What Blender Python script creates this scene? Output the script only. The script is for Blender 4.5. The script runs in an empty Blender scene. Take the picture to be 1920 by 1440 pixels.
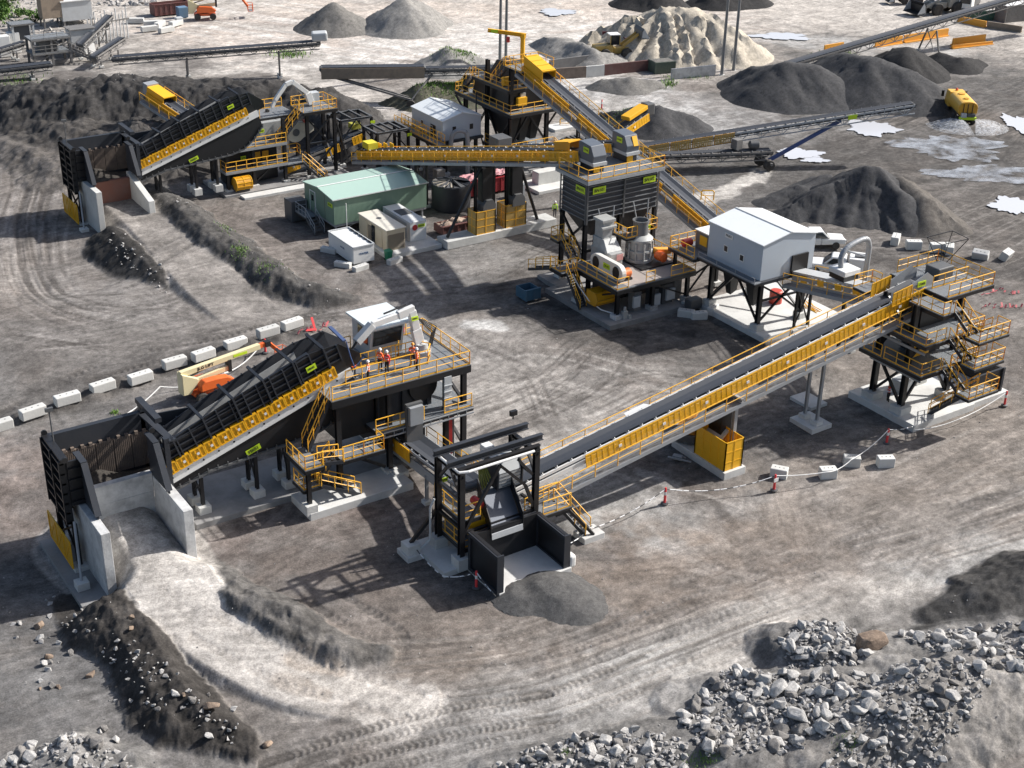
import bpy, bmesh, math, random
import numpy as np
from mathutils import Vector, Matrix, Quaternion
random.seed(7)
SC = bpy.context.scene
COL = SC.collection
V = Vector
# ---------------------------------------------------------------- image pixels to site
# Site grid: X and Y run along the plant's steelwork, Z up, metres. The function turns an image pixel of the
# camera (52 m up) into a point of the site at a chosen level.
CAM_F, CAM_P, CAM_T, CAM_H, CAM_R = 2635.0, math.radians(26.9), math.radians(34.1), 52.0, -0.0217
CAM_D = CAM_H / math.tan(CAM_P)
def pixel_to_site(u, v, z=0.0):
    cr, sr = math.cos(CAM_R), math.sin(CAM_R); c, s = math.cos(CAM_T), math.sin(CAM_T)
    x, y = u - 960, v - 720
    a = (cr * x - sr * y) / CAM_F; b = (sr * x + cr * y) / CAM_F
    d = (CAM_H - z) / (math.sin(CAM_P) + b * math.cos(CAM_P))
    r = a * d; f = d * (math.cos(CAM_P) - b * math.sin(CAM_P)) - CAM_D
    return V((c * r + s * f, -s * r + c * f, z))
S = pixel_to_site
# ---------------------------------------------------------------- materials
MATS = {}
def _nodes(name):
    m = bpy.data.materials.new(name); m.use_nodes = True
    nt = m.node_tree
    return m, nt, nt.nodes['Principled BSDF']
def P(name, col, rough=0.55, metal=0.0, dirt=0.25, dcol=(0.17, 0.15, 0.135), dscale=0.9, bump=0.0, stripes=None, spec=None, rnd=0.0):
    """painted / bare surface with dust and wear that follow a noise"""
    m, nt, b = _nodes(name)
    N = nt.nodes; L = nt.links
    b.inputs['Roughness'].default_value = rough; b.inputs['Metallic'].default_value = metal
    if spec is not None: b.inputs['Specular IOR Level'].default_value = spec
    tc = N.new('ShaderNodeTexCoord')
    nz = N.new('ShaderNodeTexNoise'); nz.inputs['Scale'].default_value = dscale; nz.inputs['Detail'].default_value = 8; nz.inputs['Roughness'].default_value = 0.68
    L.new(tc.outputs['Object'], nz.inputs['Vector'])
    rp = N.new('ShaderNodeMapRange'); rp.inputs[1].default_value = 0.42; rp.inputs[2].default_value = 0.78
    rp.inputs[3].default_value = 0.04; rp.inputs[4].default_value = dirt
    L.new(nz.outputs['Fac'], rp.inputs[0])
    mx = N.new('ShaderNodeMix'); mx.data_type = 'RGBA'
    mx.inputs[6].default_value = (*col, 1); mx.inputs[7].default_value = (*dcol, 1)
    L.new(rp.outputs[0], mx.inputs[0])
    out = mx.outputs[2]
    if stripes:
        ax, sc_, amt = stripes
        wv = N.new('ShaderNodeTexWave'); wv.bands_direction = ax; wv.inputs['Scale'].default_value = sc_
        L.new(tc.outputs['Object'], wv.inputs['Vector'])
        bp = N.new('ShaderNodeBump'); bp.inputs['Strength'].default_value = amt; bp.inputs['Distance'].default_value = 0.04
        L.new(wv.outputs['Fac'], bp.inputs['Height']); L.new(bp.outputs[0], b.inputs['Normal'])
    elif bump:
        n2 = N.new('ShaderNodeTexNoise'); n2.inputs['Scale'].default_value = dscale * 9; n2.inputs['Detail'].default_value = 6
        L.new(tc.outputs['Object'], n2.inputs['Vector'])
        bp = N.new('ShaderNodeBump'); bp.inputs['Strength'].default_value = bump; bp.inputs['Distance'].default_value = 0.05
        L.new(n2.outputs['Fac'], bp.inputs['Height']); L.new(bp.outputs[0], b.inputs['Normal'])
    if rnd:
        oi = N.new('ShaderNodeObjectInfo')
        hs = N.new('ShaderNodeHueSaturation')
        mr = N.new('ShaderNodeMapRange'); mr.inputs[3].default_value = 1 - rnd; mr.inputs[4].default_value = 1 + rnd * 0.6
        L.new(oi.outputs['Random'], mr.inputs[0]); L.new(mr.outputs[0], hs.inputs['Value']); L.new(out, hs.inputs['Color']); out = hs.outputs[0]
    L.new(out, b.inputs['Base Color'])
    MATS[name] = m
    return m
def MESHMAT(name, col, fac, sc_):
    """perforated sheet: round holes through painted steel"""
    m, nt, b = _nodes(name); N = nt.nodes; L = nt.links
    b.inputs['Base Color'].default_value = (*col, 1); b.inputs['Roughness'].default_value = .5
    tr = N.new('ShaderNodeBsdfTransparent'); mix = N.new('ShaderNodeMixShader')
    tc = N.new('ShaderNodeTexCoord'); vo = N.new('ShaderNodeTexVoronoi'); vo.inputs['Scale'].default_value = sc_; vo.inputs['Randomness'].default_value = 0
    L.new(tc.outputs['Object'], vo.inputs['Vector'])
    gt = N.new('ShaderNodeMath'); gt.operation = 'LESS_THAN'; gt.inputs[1].default_value = fac; L.new(vo.outputs['Distance'], gt.inputs[0])
    L.new(gt.outputs[0], mix.inputs[0]); L.new(b.outputs[0], mix.inputs[1]); L.new(tr.outputs[0], mix.inputs[2])
    L.new(mix.outputs[0], N['Material Output'].inputs['Surface'])
    MATS[name] = m; return m
BLK = P('black_steel', (.0085, .0095, .012), .42, 0, .07)
BLK2 = P('charcoal_steel', (.020, .025, .034), .5, 0, .14)
DUSTY = P('dusty_black_steel', (.018, .019, .022), .6, 0, .35)
YEL = P('safety_yellow', (.86, .45, .010), .45, 0, .08)
YDK = P('guard_yellow', (.62, .30, .008), .5, 0, .2)
YMESH = MESHMAT('yellow_mesh', (.82, .43, .012), .33, 11)
RAIL = P('rail_yellow', (.90, .47, .035), .45, 0, .06)
GAL = P('galvanised_steel', (.36, .38, .40), .5, .25, .35)
GRT = P('deck_grating', (.17, .19, .21), .6, 0, .45, (.27, .25, .23), 2.2, stripes=('X', 6, .5))
LGREY = P('pale_grey_paint', (.50, .52, .53), .5, 0, .25)
WHT = P('white_paint', (.78, .78, .76), .4, 0, .14)
CONC = P('concrete', (.60, .60, .575), .85, 0, .62, (.27, .265, .25), .55, .25)
CONCD = P('weathered_concrete', (.58, .585, .58), .88, 0, .9, (.15, .15, .155), .75, .3)
PAD = P('pad_concrete', (.62, .62, .60), .85, 0, .55, (.24, .225, .21), .42, .2)
PADG = P('grey_pad_concrete', (.27, .265, .26), .85, 0, .7, (.10, .095, .09), .5, .2)
BELT = P('conveyor_belt', (.040, .046, .058), .55, 0, .22, (.10, .10, .10), .6)
STEELP = P('worn_plate', (.13, .145, .175), .42, .3, .4, (.25, .25, .26), .5)
RUSTY = P('rusty_plate', (.20, .155, .125), .8, 0, .8, (.07, .058, .05), 1.5)
RUST = P('rust_red_steel', (.20, .08, .055), .75, 0, .5)
WALLG = P('cladding_blue_grey', (.50, .56, .62), .45, 0, .10, stripes=('Y', 5, .25))
ROOFW = P('roof_white', (.80, .83, .84), .4, 0, .10, stripes=('Y', 3.5, .2))
CABW = P('cabin_roof_white', (.66, .72, .74), .4, 0, .10, stripes=('Y', 1.1, .8))
GRNW = P('shed_green', (.175, .27, .20), .5, 0, .12, stripes=('X', 2.2, .25))
GRNR = P('shed_roof_green', (.38, .53, .46), .45, 0, .10)
ORG = P('machine_orange', (.74, .13, .018), .4, 0, .12)
CREAM = P('boom_cream', (.76, .68, .42), .4, 0, .12)
BEIGE = P('beige_paint', (.62, .53, .38), .5, 0, .25)
REDP = P('red_paint', (.48, .03, .03), .45, 0, .15)
BLUEP = P('blue_paint', (.035, .10, .16), .5, 0, .35)
SILV = P('dusty_machine_grey', (.40, .41, .40), .5, .1, .5, (.20, .19, .18), 2)
DKG = P('machine_dark_grey', (.085, .09, .095), .55, 0, .4)
TYRE = P('tyre_rubber', (.028, .027, .026), .85, 0, .6, (.14, .125, .11), 2)
RIM = P('wheel_rim', (.45, .44, .42), .5, .2, .3)
GLASS = P('dark_glass', (.012, .017, .022), .08, 0, .05)
LIME = P('sign_lime', (.55, .75, .02), .5, 0, .05)
INK = P('sign_ink', (.015, .015, .015), .6, 0, .02)
REDW = P('hivis_red', (.75, .045, .05), .5, 0, .05)
DCAR = P('old_grey_steel', (.19, .185, .18), .7, .1, .6, (.10, .09, .085), 1.2)
OLDT = P('old_rusted_frame', (.30, .24, .18), .8, 0, .6, (.10, .085, .075), 1.2)
# ---------------------------------------------------------------- object helpers
ORGN = {}
def tag(o, label=None, cat=None, group=None, kind=None):
    if label: o['label'] = label
    if cat: o['category'] = cat
    if group: o['group'] = group
    if kind: o['kind'] = kind
    return o
def thing(name, label, cat, loc=(0, 0, 0), rz=0.0, group=None, local=False):
    o = bpy.data.objects.new(name, None); COL.objects.link(o)
    o.empty_display_size = .5
    o.location = loc; o.rotation_euler = (0, 0, rz)
    ORGN[o.name] = V((0, 0, 0)) if (local or rz) else V(loc)
    return tag(o, label, cat, group)
class MB:
    def __init__(s): s.v = []; s.f = []
    def add(s, vs, fs):
        o = len(s.v); s.v += [tuple(p) for p in vs]; s.f += [tuple(i + o for i in f) for f in fs]; return s
    def hexa(s, c):
        return s.add(c, [(0, 3, 2, 1), (4, 5, 6, 7), (0, 1, 5, 4), (1, 2, 6, 5), (2, 3, 7, 6), (3, 0, 4, 7)])
    def box(s, x0, y0, z0, x1, y1, z1):
        x0, x1 = min(x0, x1), max(x0, x1); y0, y1 = min(y0, y1), max(y0, y1); z0, z1 = min(z0, z1), max(z0, z1)
        return s.hexa([(x0, y0, z0), (x1, y0, z0), (x1, y1, z0), (x0, y1, z0), (x0, y0, z1), (x1, y0, z1), (x1, y1, z1), (x0, y1, z1)])
    def cbox(s, x, y, z, w, d, h): return s.box(x - w / 2, y - d / 2, z, x + w / 2, y + d / 2, z + h)
    def beam(s, p, q, w, h, up=(0, 0, 1)):
        p, q = V(p), V(q); t = (q - p)
        if t.length < 1e-5: return s
        t.normalize(); up = V(up)
        if abs(t.dot(up)) > .98: up = V((0, 1, 0))
        n = up.cross(t).normalized(); b = t.cross(n)
        n = n * (w / 2); b = b * (h / 2)
        return s.hexa([p - n - b, p + n - b, q + n - b, q - n - b, p - n + b, p + n + b, q + n + b, q - n + b])
    def ibeam(s, p, q, w, h, up=(0, 0, 1), t=None):
        p, q = V(p), V(q); d = (q - p).normalized(); up = V(up)
        if abs(d.dot(up)) > .98: up = V((0, 1, 0))
        n = up.cross(d).normalized(); b = d.cross(n); t = t or max(.02, h * .1)
        o = b * (h / 2 - t / 2)
        s.beam(p + o, q + o, w, t, b); s.beam(p - o, q - o, w, t, b); return s.beam(p, q, t, h - 2 * t, b)
    def tube(s, p, q, r, n=6, r2=None, cap=True):
        p, q = V(p), V(q); t = (q - p)
        if t.length < 1e-5: return s
        t.normalize(); a = V((0, 0, 1)) if abs(t.z) < .9 else V((1, 0, 0))
        u = a.cross(t).normalized(); w = t.cross(u); r2 = r if r2 is None else r2
        vs = [p + (u * math.cos(i * 2 * math.pi / n) + w * math.sin(i * 2 * math.pi / n)) * r for i in range(n)]
        vs += [q + (u * math.cos(i * 2 * math.pi / n) + w * math.sin(i * 2 * math.pi / n)) * r2 for i in range(n)]
        fs = [(i, (i + 1) % n, n + (i + 1) % n, n + i) for i in range(n)]
        if cap: fs += [tuple(reversed(range(n))), tuple(range(n, 2 * n))]
        return s.add(vs, fs)
    def path(s, pts, r, n=6):
        for a, b in zip(pts, pts[1:]): s.tube(a, b, r, n)
        return s
    def prism(s, poly, d):
        """closed polygon (3-D points, one plane) pushed along vector d"""
        n = len(poly); d = V(d); vs = [V(p) for p in poly]; vs += [p + d for p in vs]
        return s.add(vs, [tuple(reversed(range(n))), tuple(range(n, 2 * n))] + [(i, (i + 1) % n, n + (i + 1) % n, n + i) for i in range(n)])
    def lathe(s, c, prof, n=20, ax=(0, 0, 1)):
        c = V(c); ax = V(ax).normalized(); a = V((1, 0, 0)) if abs(ax.x) < .9 else V((0, 1, 0))
        u = a.cross(ax).normalized(); w = ax.cross(u); k = len(prof); vs = []
        for r, z in prof:
            vs += [c + ax * z + (u * math.cos(i * 2 * math.pi / n) + w * math.sin(i * 2 * math.pi / n)) * r for i in range(n)]
        fs = [(j * n + i, j * n + (i + 1) % n, (j + 1) * n + (i + 1) % n, (j + 1) * n + i) for j in range(k - 1) for i in range(n)]
        fs += [tuple(reversed(range(n))), tuple(range((k - 1) * n, k * n))]
        return s.add(vs, fs)
    def build(s, name, mat, parent=None, label=None, smooth=False, bevel=0.0, kind=None):
        o0 = V((0, 0, 0))
        if parent is not None: o0 = ORGN[parent.name]
        me = bpy.data.meshes.new(name)
        me.from_pydata([(x - o0.x, y - o0.y, z - o0.z) for x, y, z in s.v], [], s.f); me.update()
        fix_normals(me)
        o = bpy.data.objects.new(name, me); COL.objects.link(o); me.materials.append(mat)
        if smooth:
            me.shade_smooth()
            try: me.set_sharp_from_angle(angle=math.radians(40))
            except Exception: pass
        if bevel:
            b = o.modifiers.new('edge', 'BEVEL'); b.width = bevel; b.segments = 2; b.limit_method = 'ANGLE'
        if parent is not None: o.parent = parent; ORGN[o.name] = o0
        if label: o['label'] = label
        if kind: o['kind'] = kind
        return o
    def solo(s, name, mat, label, cat, group=None, kind=None, origin=None, **kw):
        """a thing that is one mesh; its origin is put at its base"""
        xs = [p[0] for p in s.v]; ys = [p[1] for p in s.v]; zs = [p[2] for p in s.v]
        c = V(origin) if origin else V(((min(xs) + max(xs)) / 2, (min(ys) + max(ys)) / 2, min(zs)))
        s.v = [(x - c.x, y - c.y, z - c.z) for x, y, z in s.v]
        o = s.build(name, mat, **kw); o.location = c
        ORGN[o.name] = c
        return tag(o, label, cat, group, kind)
def fix_normals(me):
    bm = bmesh.new(); bm.from_mesh(me); bmesh.ops.recalc_face_normals(bm, faces=bm.faces); bm.to_mesh(me); bm.free()
def dup(root, loc=None, rz=None, label=None, group=None, scale=None):
    r = root.copy(); COL.objects.link(r)
    if loc is not None: r.location = loc
    if rz is not None: r.rotation_euler = (0, 0, rz)
    if scale is not None: r.scale = scale
    if label: r['label'] = label
    if group: r['group'] = group
    for ch in list(root.children):
        c = ch.copy(); COL.objects.link(c); c.parent = r
        for g in list(ch.children):
            d = g.copy(); COL.objects.link(d); d.parent = c
    return r
FONTC = {}
def text_mesh(txt, size):
    k = (txt, size)
    if k in FONTC: return FONTC[k]
    cu = bpy.data.curves.new('lettering', 'FONT'); cu.body = txt; cu.size = size; cu.align_x = 'CENTER'; cu.align_y = 'CENTER'; cu.extrude = .006; cu.resolution_u = 2
    cu.offset = size * .018
    o = bpy.data.objects.new('lettering', cu); COL.objects.link(o)
    dg = bpy.context.evaluated_depsgraph_get(); me = bpy.data.meshes.new_from_object(o.evaluated_get(dg))
    COL.objects.unlink(o); bpy.data.objects.remove(o)
    me.materials.clear(); me.materials.append(INK); FONTC[k] = me
    return me
def letters(parent, c, right, up, txt, size, mat=None):
    right, up = V(right).normalized(), V(up).normalized(); nrm = right.cross(up)
    me = text_mesh(txt, size)
    if mat is not None: me = me.copy(); me.materials.clear(); me.materials.append(mat)
    o = bpy.data.objects.new('lettering', me); COL.objects.link(o)
    o.parent = parent; c = V(c) - ORGN[parent.name]
    o.matrix_local = Matrix(((right.x, up.x, nrm.x, c.x), (right.y, up.y, nrm.y, c.y), (right.z, up.z, nrm.z, c.z), (0, 0, 0, 1)))
    ORGN[o.name] = ORGN[parent.name]
    return o
def sign(parent, c, right, up, w, h, txt, mat=None, label=None):
    """plate with lettering standing 8 mm proud of it"""
    right, up = V(right).normalized(), V(up).normalized(); n = right.cross(up); c = V(c)
    m = MB(); m.hexa([c + right * (a * w / 2) + up * (b * h / 2) + n * k for k in (-.02, .02) for a, b in ((-1, -1), (1, -1), (1, 1), (-1, 1))])
    p = m.build('sign_plate', mat or LIME, parent, label)
    if txt: letters(p, c + n * .027, right, up, txt, min(h * .95, w / max(1, len(txt)) * 1.45))
    return p
# ---------------------------------------------------------------- steelwork helpers
def rail(mb, pts, h=1.05, step=1.6, r=.04, mid=True, toe=True):
    pts = [V(p) for p in pts]
    for a, b in zip(pts, pts[1:]):
        L = (b - a).length; n = max(1, round(L / step)); up = V((0, 0, h))
        mb.tube(a + up, b + up, r, 5)
        if mid: mb.tube(a + up * .52, b + up * .52, r * .8, 4)
        if toe: mb.beam(a + V((0, 0, .07)), b + V((0, 0, .07)), .012, .1)
        for i in range(n + 1):
            p = a.lerp(b, i / n); mb.tube(p, p + up, r * .95, 5)
    return mb
def handrail(t, pts, name='handrail', mat=None, **kw):
    return rail(MB(), pts, **kw).build(name, mat or RAIL, t)
def deck(t, x0, y0, x1, y1, z, th=.06, edge=.3, emat=None, name='deck'):
    d = MB().box(x0, y0, z - th, x1, y1, z).build(name, GRT, t)
    e = MB(); w = .1
    for a, b in (((x0, y0), (x1, y0)), ((x1, y0), (x1, y1)), ((x1, y1), (x0, y1)), ((x0, y1), (x0, y0))):
        e.beam((*a, z - th - edge / 2 - .003), (*b, z - th - edge / 2 - .003), w, edge)
    e.build('edge_beam', emat or BLK, d)
    return d
def stair(t, top, bot, w, mat=None, rails=True, rmat=None):
    top, bot = V(top), V(bot); d = bot - top; hor = V((d.x, d.y, 0)).normalized(); n = V((-hor.y, hor.x, 0)) * (w / 2)
    m = MB(); k = max(3, int(abs(d.z) / .2))
    for sgn in (-1, 1): m.beam(top + n * sgn, bot + n * sgn, .06, .26)
    for i in range(1, k):
        p = top + d * (i / k); m.beam(p - n, p + n, .24, .04)
    o = m.build('stair', mat or BLK2, t)
    if rails:
        r = MB()
        for sgn in (-1, 1): rail(r, [top + n * sgn, bot + n * sgn], 1.0, 1.1, toe=False)
        r.build('handrail', rmat or RAIL, o)
    return o
def column(t, x, y, z0, z1, s=.32, mat=None, ped=0.0, pw=.8, name='column', top=None, pmat=None):
    tx, ty = top or (x, y)
    o = MB().ibeam((x, y, z0 + ped), (tx, ty, z1), s, s).build(name, mat or BLK, t)
    if ped: MB().cbox(x, y, z0, pw, pw, ped).build('pedestal', pmat or CONC, o, bevel=.02)
    return o
def braces(t, prs, s=.14, mat=None, name='brace'):
    for p, q in prs: MB().beam(p, q, s, s).build(name, mat or BLK, t)
def conveyor(name, label, p0, p1, w=1.2, frame='channel', depth=.3, fmat=None, guard=None, gmat=None, walk=None, rails=True,
             legs=(), lw=None, lmat=None, belt=True, group=None, wdrop=.9, gskip=(), idl=None, gh=(-.85, .05), ww=.8, cat='conveyor', idler_step=1.2, lspread=0.0, tail=True, ground=0.0):
    p0, p1 = V(p0), V(p1); L = (p1 - p0).length; t = (p1 - p0) / L
    h = V((t.x, t.y, 0)).normalized(); n = V((-h.y, h.x, 0)); up = t.cross(n)
    base = V((p0.x, p0.y, 0)) + h * (L * .5); base.z = ground
    T = thing(name, label, cat, base, group=group)
    Q = lambda s, a, b: p0 + t * s + n * a + up * b
    fmat = fmat or LGREY
    if belt:
        for nm, b0 in (('belt', 0.0), ('return_belt', -.42)):
            m = MB(); prof = [(-w / 2, .14), (-w / 5, 0), (w / 5, 0), (w / 2, .14)] if b0 == 0 else [(-w / 2, 0), (w / 2, 0)]
            k = len(prof); vs = [Q(s, a, b + b0 + d) for s in (0, L) for d in (0, -.025) for a, b in prof]
            loop = list(range(k)) + list(range(2 * k - 1, k - 1, -1)); N = 2 * k
            fs = [tuple(loop), tuple(N + i for i in reversed(loop))] + [(loop[i], loop[(i + 1) % N], N + loop[(i + 1) % N], N + loop[i]) for i in range(N)]
            m.add(vs, fs).build(nm, BELT, T)
        if tail:
            for s in (0, L): MB().tube(Q(s, -w / 2 - .05, -.2), Q(s, w / 2 + .05, -.2), .24, 12).build('pulley', DKG, T)
    m = MB(); e = w / 2 + .14
    for sg in (-1, 1):
        m.beam(Q(0, sg * e, -.08), Q(L, sg * e, -.08), .1, .22, up)
        if frame == 'truss':
            m.beam(Q(0, sg * e, -.1 - depth), Q(L, sg * e, -.1 - depth), .1, .12, up)
            k = max(2, int(L / (depth * 1.3))); k += k % 2
            for i in range(k):
                a, b = (-.12, -.1 - depth) if i % 2 == 0 else (-.1 - depth, -.12)
                m.beam(Q(L * i / k, sg * e, a), Q(L * (i + 1) / k, sg * e, b), .07, .07, up)
                if i % 2: m.beam(Q(L * i / k, sg * e, -.12), Q(L * i / k, sg * e, -.1 - depth), .06, .06, up)
        else:
            m.beam(Q(0, sg * e, -.2 - depth), Q(L, sg * e, -.2 - depth), .12, depth, up)
    k = int(L / 3)
    for i in range(k + 1): m.beam(Q(L * i / max(1, k), -e, -.5), Q(L * i / max(1, k), e, -.5), .09, .09, up)
    m.build('frame', fmat, T)
    m = MB(); k = int(L / idler_step)
    for i in range(1, k):
        s = L * i / k
        for sg in (-1, 1): m.beam(Q(s, sg * (w / 2 + .03), 0), Q(s, sg * (w / 2 + .15), .17), .09, .05, t)
        m.beam(Q(s, -w / 2, -.06), Q(s, w / 2, -.06), .08, .05, up)
    if k > 1: m.build('idlers', idl or WHT, T)
    for sd in (guard or ()):
        a = sd * (w / 2 + .34); k = max(1, round(L / 1.9))
        for i in range(k):
            if i in gskip: continue
            s0, s1 = L * i / k + .02, L * (i + 1) / k - .02
            g = MB(); b0, b1 = gh
            for q in (b0, b1): g.beam(Q(s0, a, q), Q(s1, a, q), .06, .08, up)
            for j in range(5): g.beam(Q(s0 + (s1 - s0) * j / 4, a, b0), Q(s0 + (s1 - s0) * j / 4, a, b1), .05, .06, t)
            o = g.build('guard_panel', gmat or YEL, T)
            MB().hexa([Q(s, a + d, b) for d in (-.008, .008) for s, b in ((s0 + .03, b0 + .04), (s1 - .03, b0 + .04), (s1 - .03, b1 - .04), (s0 + .03, b1 - .04))]).build('mesh_infill', YMESH, o)
            if i % 2 == 0: MB().hexa([Q(s0 + .95 + x, a + sd * .035 * (1 + dd), (b0 + b1) / 2 + y) for dd in (0, 1) for x, y in ((-.13, -.1), (.13, -.1), (.13, .1), (-.13, .1))]).build('label_plate', WHT, o)
    for sd in (walk or ()):
        a0, a1 = sd * (w / 2 + .4), sd * (w / 2 + .4 + ww); g = MB()
        g.hexa([Q(s, a, -wdrop + d) for d in (-.04, 0) for s, a in ((0, a0), (L, a0), (L, a1), (0, a1))])
        o = g.build('walkway', GRT, T)
        g = MB().beam(Q(0, a1, -wdrop - .16), Q(L, a1, -wdrop - .16), .08, .3, up)
        g.build('walkway_stringer', GAL, o)
        if rails: handrail(T, [Q(0, a1, -wdrop), Q(L, a1, -wdrop)], step=1.9, toe=False)
    for s in legs:
        s = s * L; z = Q(s, 0, -.2 - depth - .1).z
        for sg in (-1, 1):
            q = Q(s, sg * (e), 0)
            column(T, q.x + n.x * sg * lspread, q.y + n.y * sg * lspread, ground, z, .2, lmat or BLK, .3, .6, 'leg', (q.x, q.y))
        a, b = Q(s, -e, 0), Q(s, e, 0)
        if z - ground > 2.5: braces(T, [((a.x, a.y, ground + .6), (b.x, b.y, z - .2)), ((b.x, b.y, ground + .6), (a.x, a.y, z - .2))], .1, lmat or BLK)
    T['_'] = 0; del T['_']
    return T, Q, L
# ================================================================= GROUND
def _hash(ix, iy, seed):
    h = (ix.astype(np.int64) * 374761393 + iy.astype(np.int64) * 668265263 + seed * 1442695041) & 0xFFFFFFFF
    h = ((h ^ (h >> 13)) * 1274126177) & 0xFFFFFFFF
    return ((h ^ (h >> 16)) & 0xFFFF) / 65535.0
def vnoise(x, y, seed=0):
    ix, iy = np.floor(x), np.floor(y); fx, fy = x - ix, y - iy
    fx = fx * fx * (3 - 2 * fx); fy = fy * fy * (3 - 2 * fy)
    a, b = _hash(ix, iy, seed), _hash(ix + 1, iy, seed); c, d = _hash(ix, iy + 1, seed), _hash(ix + 1, iy + 1, seed)
    return (a + (b - a) * fx) * (1 - fy) + (c + (d - c) * fx) * fy
def fbm(x, y, sc, oc=4, seed=0, gain=.5):
    t = np.zeros_like(x); a = 1.0; n = 0.0
    for i in range(oc):
        t += a * vnoise(x * sc, y * sc, seed + i * 17); n += a; a *= gain; sc *= 2.03
    return t / n
def sstep(a, b, x):
    t = np.clip((x - a) / (b - a), 0, 1); return t * t * (3 - 2 * t)
_c, _s = math.cos(CAM_T), math.sin(CAM_T)
dd = np.concatenate([np.linspace(4, 44, 14), 45 * np.exp(np.arange(0, math.log(330 / 45), .0023)), np.geomspace(334, 2600, 36)])
ss = np.concatenate([np.linspace(-2.2, -.64, 26), np.linspace(-.62, .62, 1040), np.linspace(.64, 2.2, 26)])
DD, SS = np.meshgrid(dd, ss, indexing='ij')
GR = SS * DD; GF = DD - CAM_D
GX = _c * GR + _s * GF; GY = -_s * GR + _c * GF
GH = np.zeros_like(GX); GC = np.zeros(GX.shape + (3,))
NA = fbm(GX, GY, .045, 5, 1); NB = fbm(GX, GY, .22, 5, 2); NC = fbm(GX, GY, 1.1, 4, 3); ND = fbm(GX, GY, 4.5, 3, 4)
def pl(pts, reach):
    """nearest point of a polyline of (x, y[, z]): mask, distance, distance along, signed offset, level"""
    P_ = np.array([(p[0], p[1], p[2] if len(p) > 2 else 0) for p in pts], float)
    lo, hi = P_.min(0) - reach, P_.max(0) + reach
    m = (GX > lo[0]) & (GX < hi[0]) & (GY > lo[1]) & (GY < hi[1])
    x, y = GX[m], GY[m]
    D = np.full(x.shape, 1e9); A = np.zeros_like(x); Sg = np.zeros_like(x); Z = np.full(x.shape, P_[0, 2]); acc = 0.
    if len(P_) == 1: return m, np.hypot(x - P_[0, 0], y - P_[0, 1]), A, Sg, Z
    for a, b in zip(P_, P_[1:]):
        d = b - a; L2 = d[0] ** 2 + d[1] ** 2; L = math.sqrt(L2)
        t = np.clip(((x - a[0]) * d[0] + (y - a[1]) * d[1]) / L2, 0, 1)
        px_, py_ = x - a[0] - t * d[0], y - a[1] - t * d[1]; q = np.hypot(px_, py_); k = q < D
        D[k] = q[k]; A[k] = acc + t[k] * L; Sg[k] = (d[0] * py_[k] - d[1] * px_[k]) / L; Z[k] = a[2] + t[k] * d[2]; acc += L
    return m, D, A, Sg, Z
def smooth_line(pts, n=6):
    P_ = [np.array(p, float) for p in pts]; P_ = [2 * P_[0] - P_[1]] + P_ + [2 * P_[-1] - P_[-2]]; o = []
    for i in range(1, len(P_) - 2):
        for k in range(n):
            t = k / n; a, b, c, d = P_[i - 1:i + 3]
            o.append(.5 * ((2 * b) + (c - a) * t + (2 * a - 5 * b + 4 * c - d) * t * t + (3 * b - a - 3 * c + d) * t ** 3))
    return o + [P_[-2]]
def sv(px_, z=0.0):
    return smooth_line([tuple(S(p[0], p[1], p[2] if len(p) > 2 else z)) for p in px_]) if len(px_) > 1 else [tuple(S(*px_[0][:2], z))]
def ridge(pts, hw, slope, rough=.25, col=None, base=0., keep=1.0):
    zmax = max(p[2] for p in pts) - base + 1
    m, D, A, Sg, Z = pl(pts, hw + zmax / slope + 3)
    n = (NB[m] - .5) * 2 * rough * 1.6 + (NC[m] - .5) * rough * .8 + (ND[m] - .5) * rough * .15
    t = Z - slope * np.maximum(0, D - hw) + n * np.clip(Z - base, 0, 1.2)
    h = GH[m]; k = t > h
    h2 = np.where(k, t, h); GH[m] = h2
    if col is not None:
        c = GC[m]; a = np.clip((t - h) / .25, 0, 1)[:, None] * keep; GC[m] = c * (1 - a) + np.array(col) * (.75 + .5 * NC[m])[:, None] * a
def paint(px_, w, col, a=.8, soft=.6, brk=.5, z=0., seed=0, pts=None):
    pts = pts or sv(px_, z); m, D, A, Sg, Z = pl(pts, w * 1.6 + 2)
    wob = (NB[m] - .5) * w * 1.1 + (NC[m] - .5) * w * .35
    k = 1 - sstep(w * (1 - soft) * .5, w * .5 * (1 + soft), D + wob)
    x, y = GX[m], GY[m]
    nn = fbm(x, y, .55, 4, 31 + seed)
    k = k * a * (1 - brk + brk * sstep(.35, .65, nn))
    c = GC[m]; GC[m] = c * (1 - k[:, None]) + np.array(col) * k[:, None]
def streaks(px_, w, col, a=.6, n=9, z=0., seed=0, tw=.5):
    """wheel-worn streaks that follow a haul line"""
    pts = sv(px_, z); m, D, A, Sg, Z = pl(pts, w)
    q = vnoise(Sg * 1.7 / tw + seed * 3.1, A * .045 + seed, 50 + seed) * .6 + vnoise(Sg * 4.1 / tw, A * .09, 60 + seed) * .4
    k = sstep(.52, .72, q) * (1 - sstep(w * .3, w * .55, D)) * a * sstep(.3, .55, NB[m] * .6 + NA[m] * .4 + .05)
    c = GC[m]; GC[m] = c * (1 - k[:, None]) + np.array(col) * k[:, None]
    GH[m] -= k * .035
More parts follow.
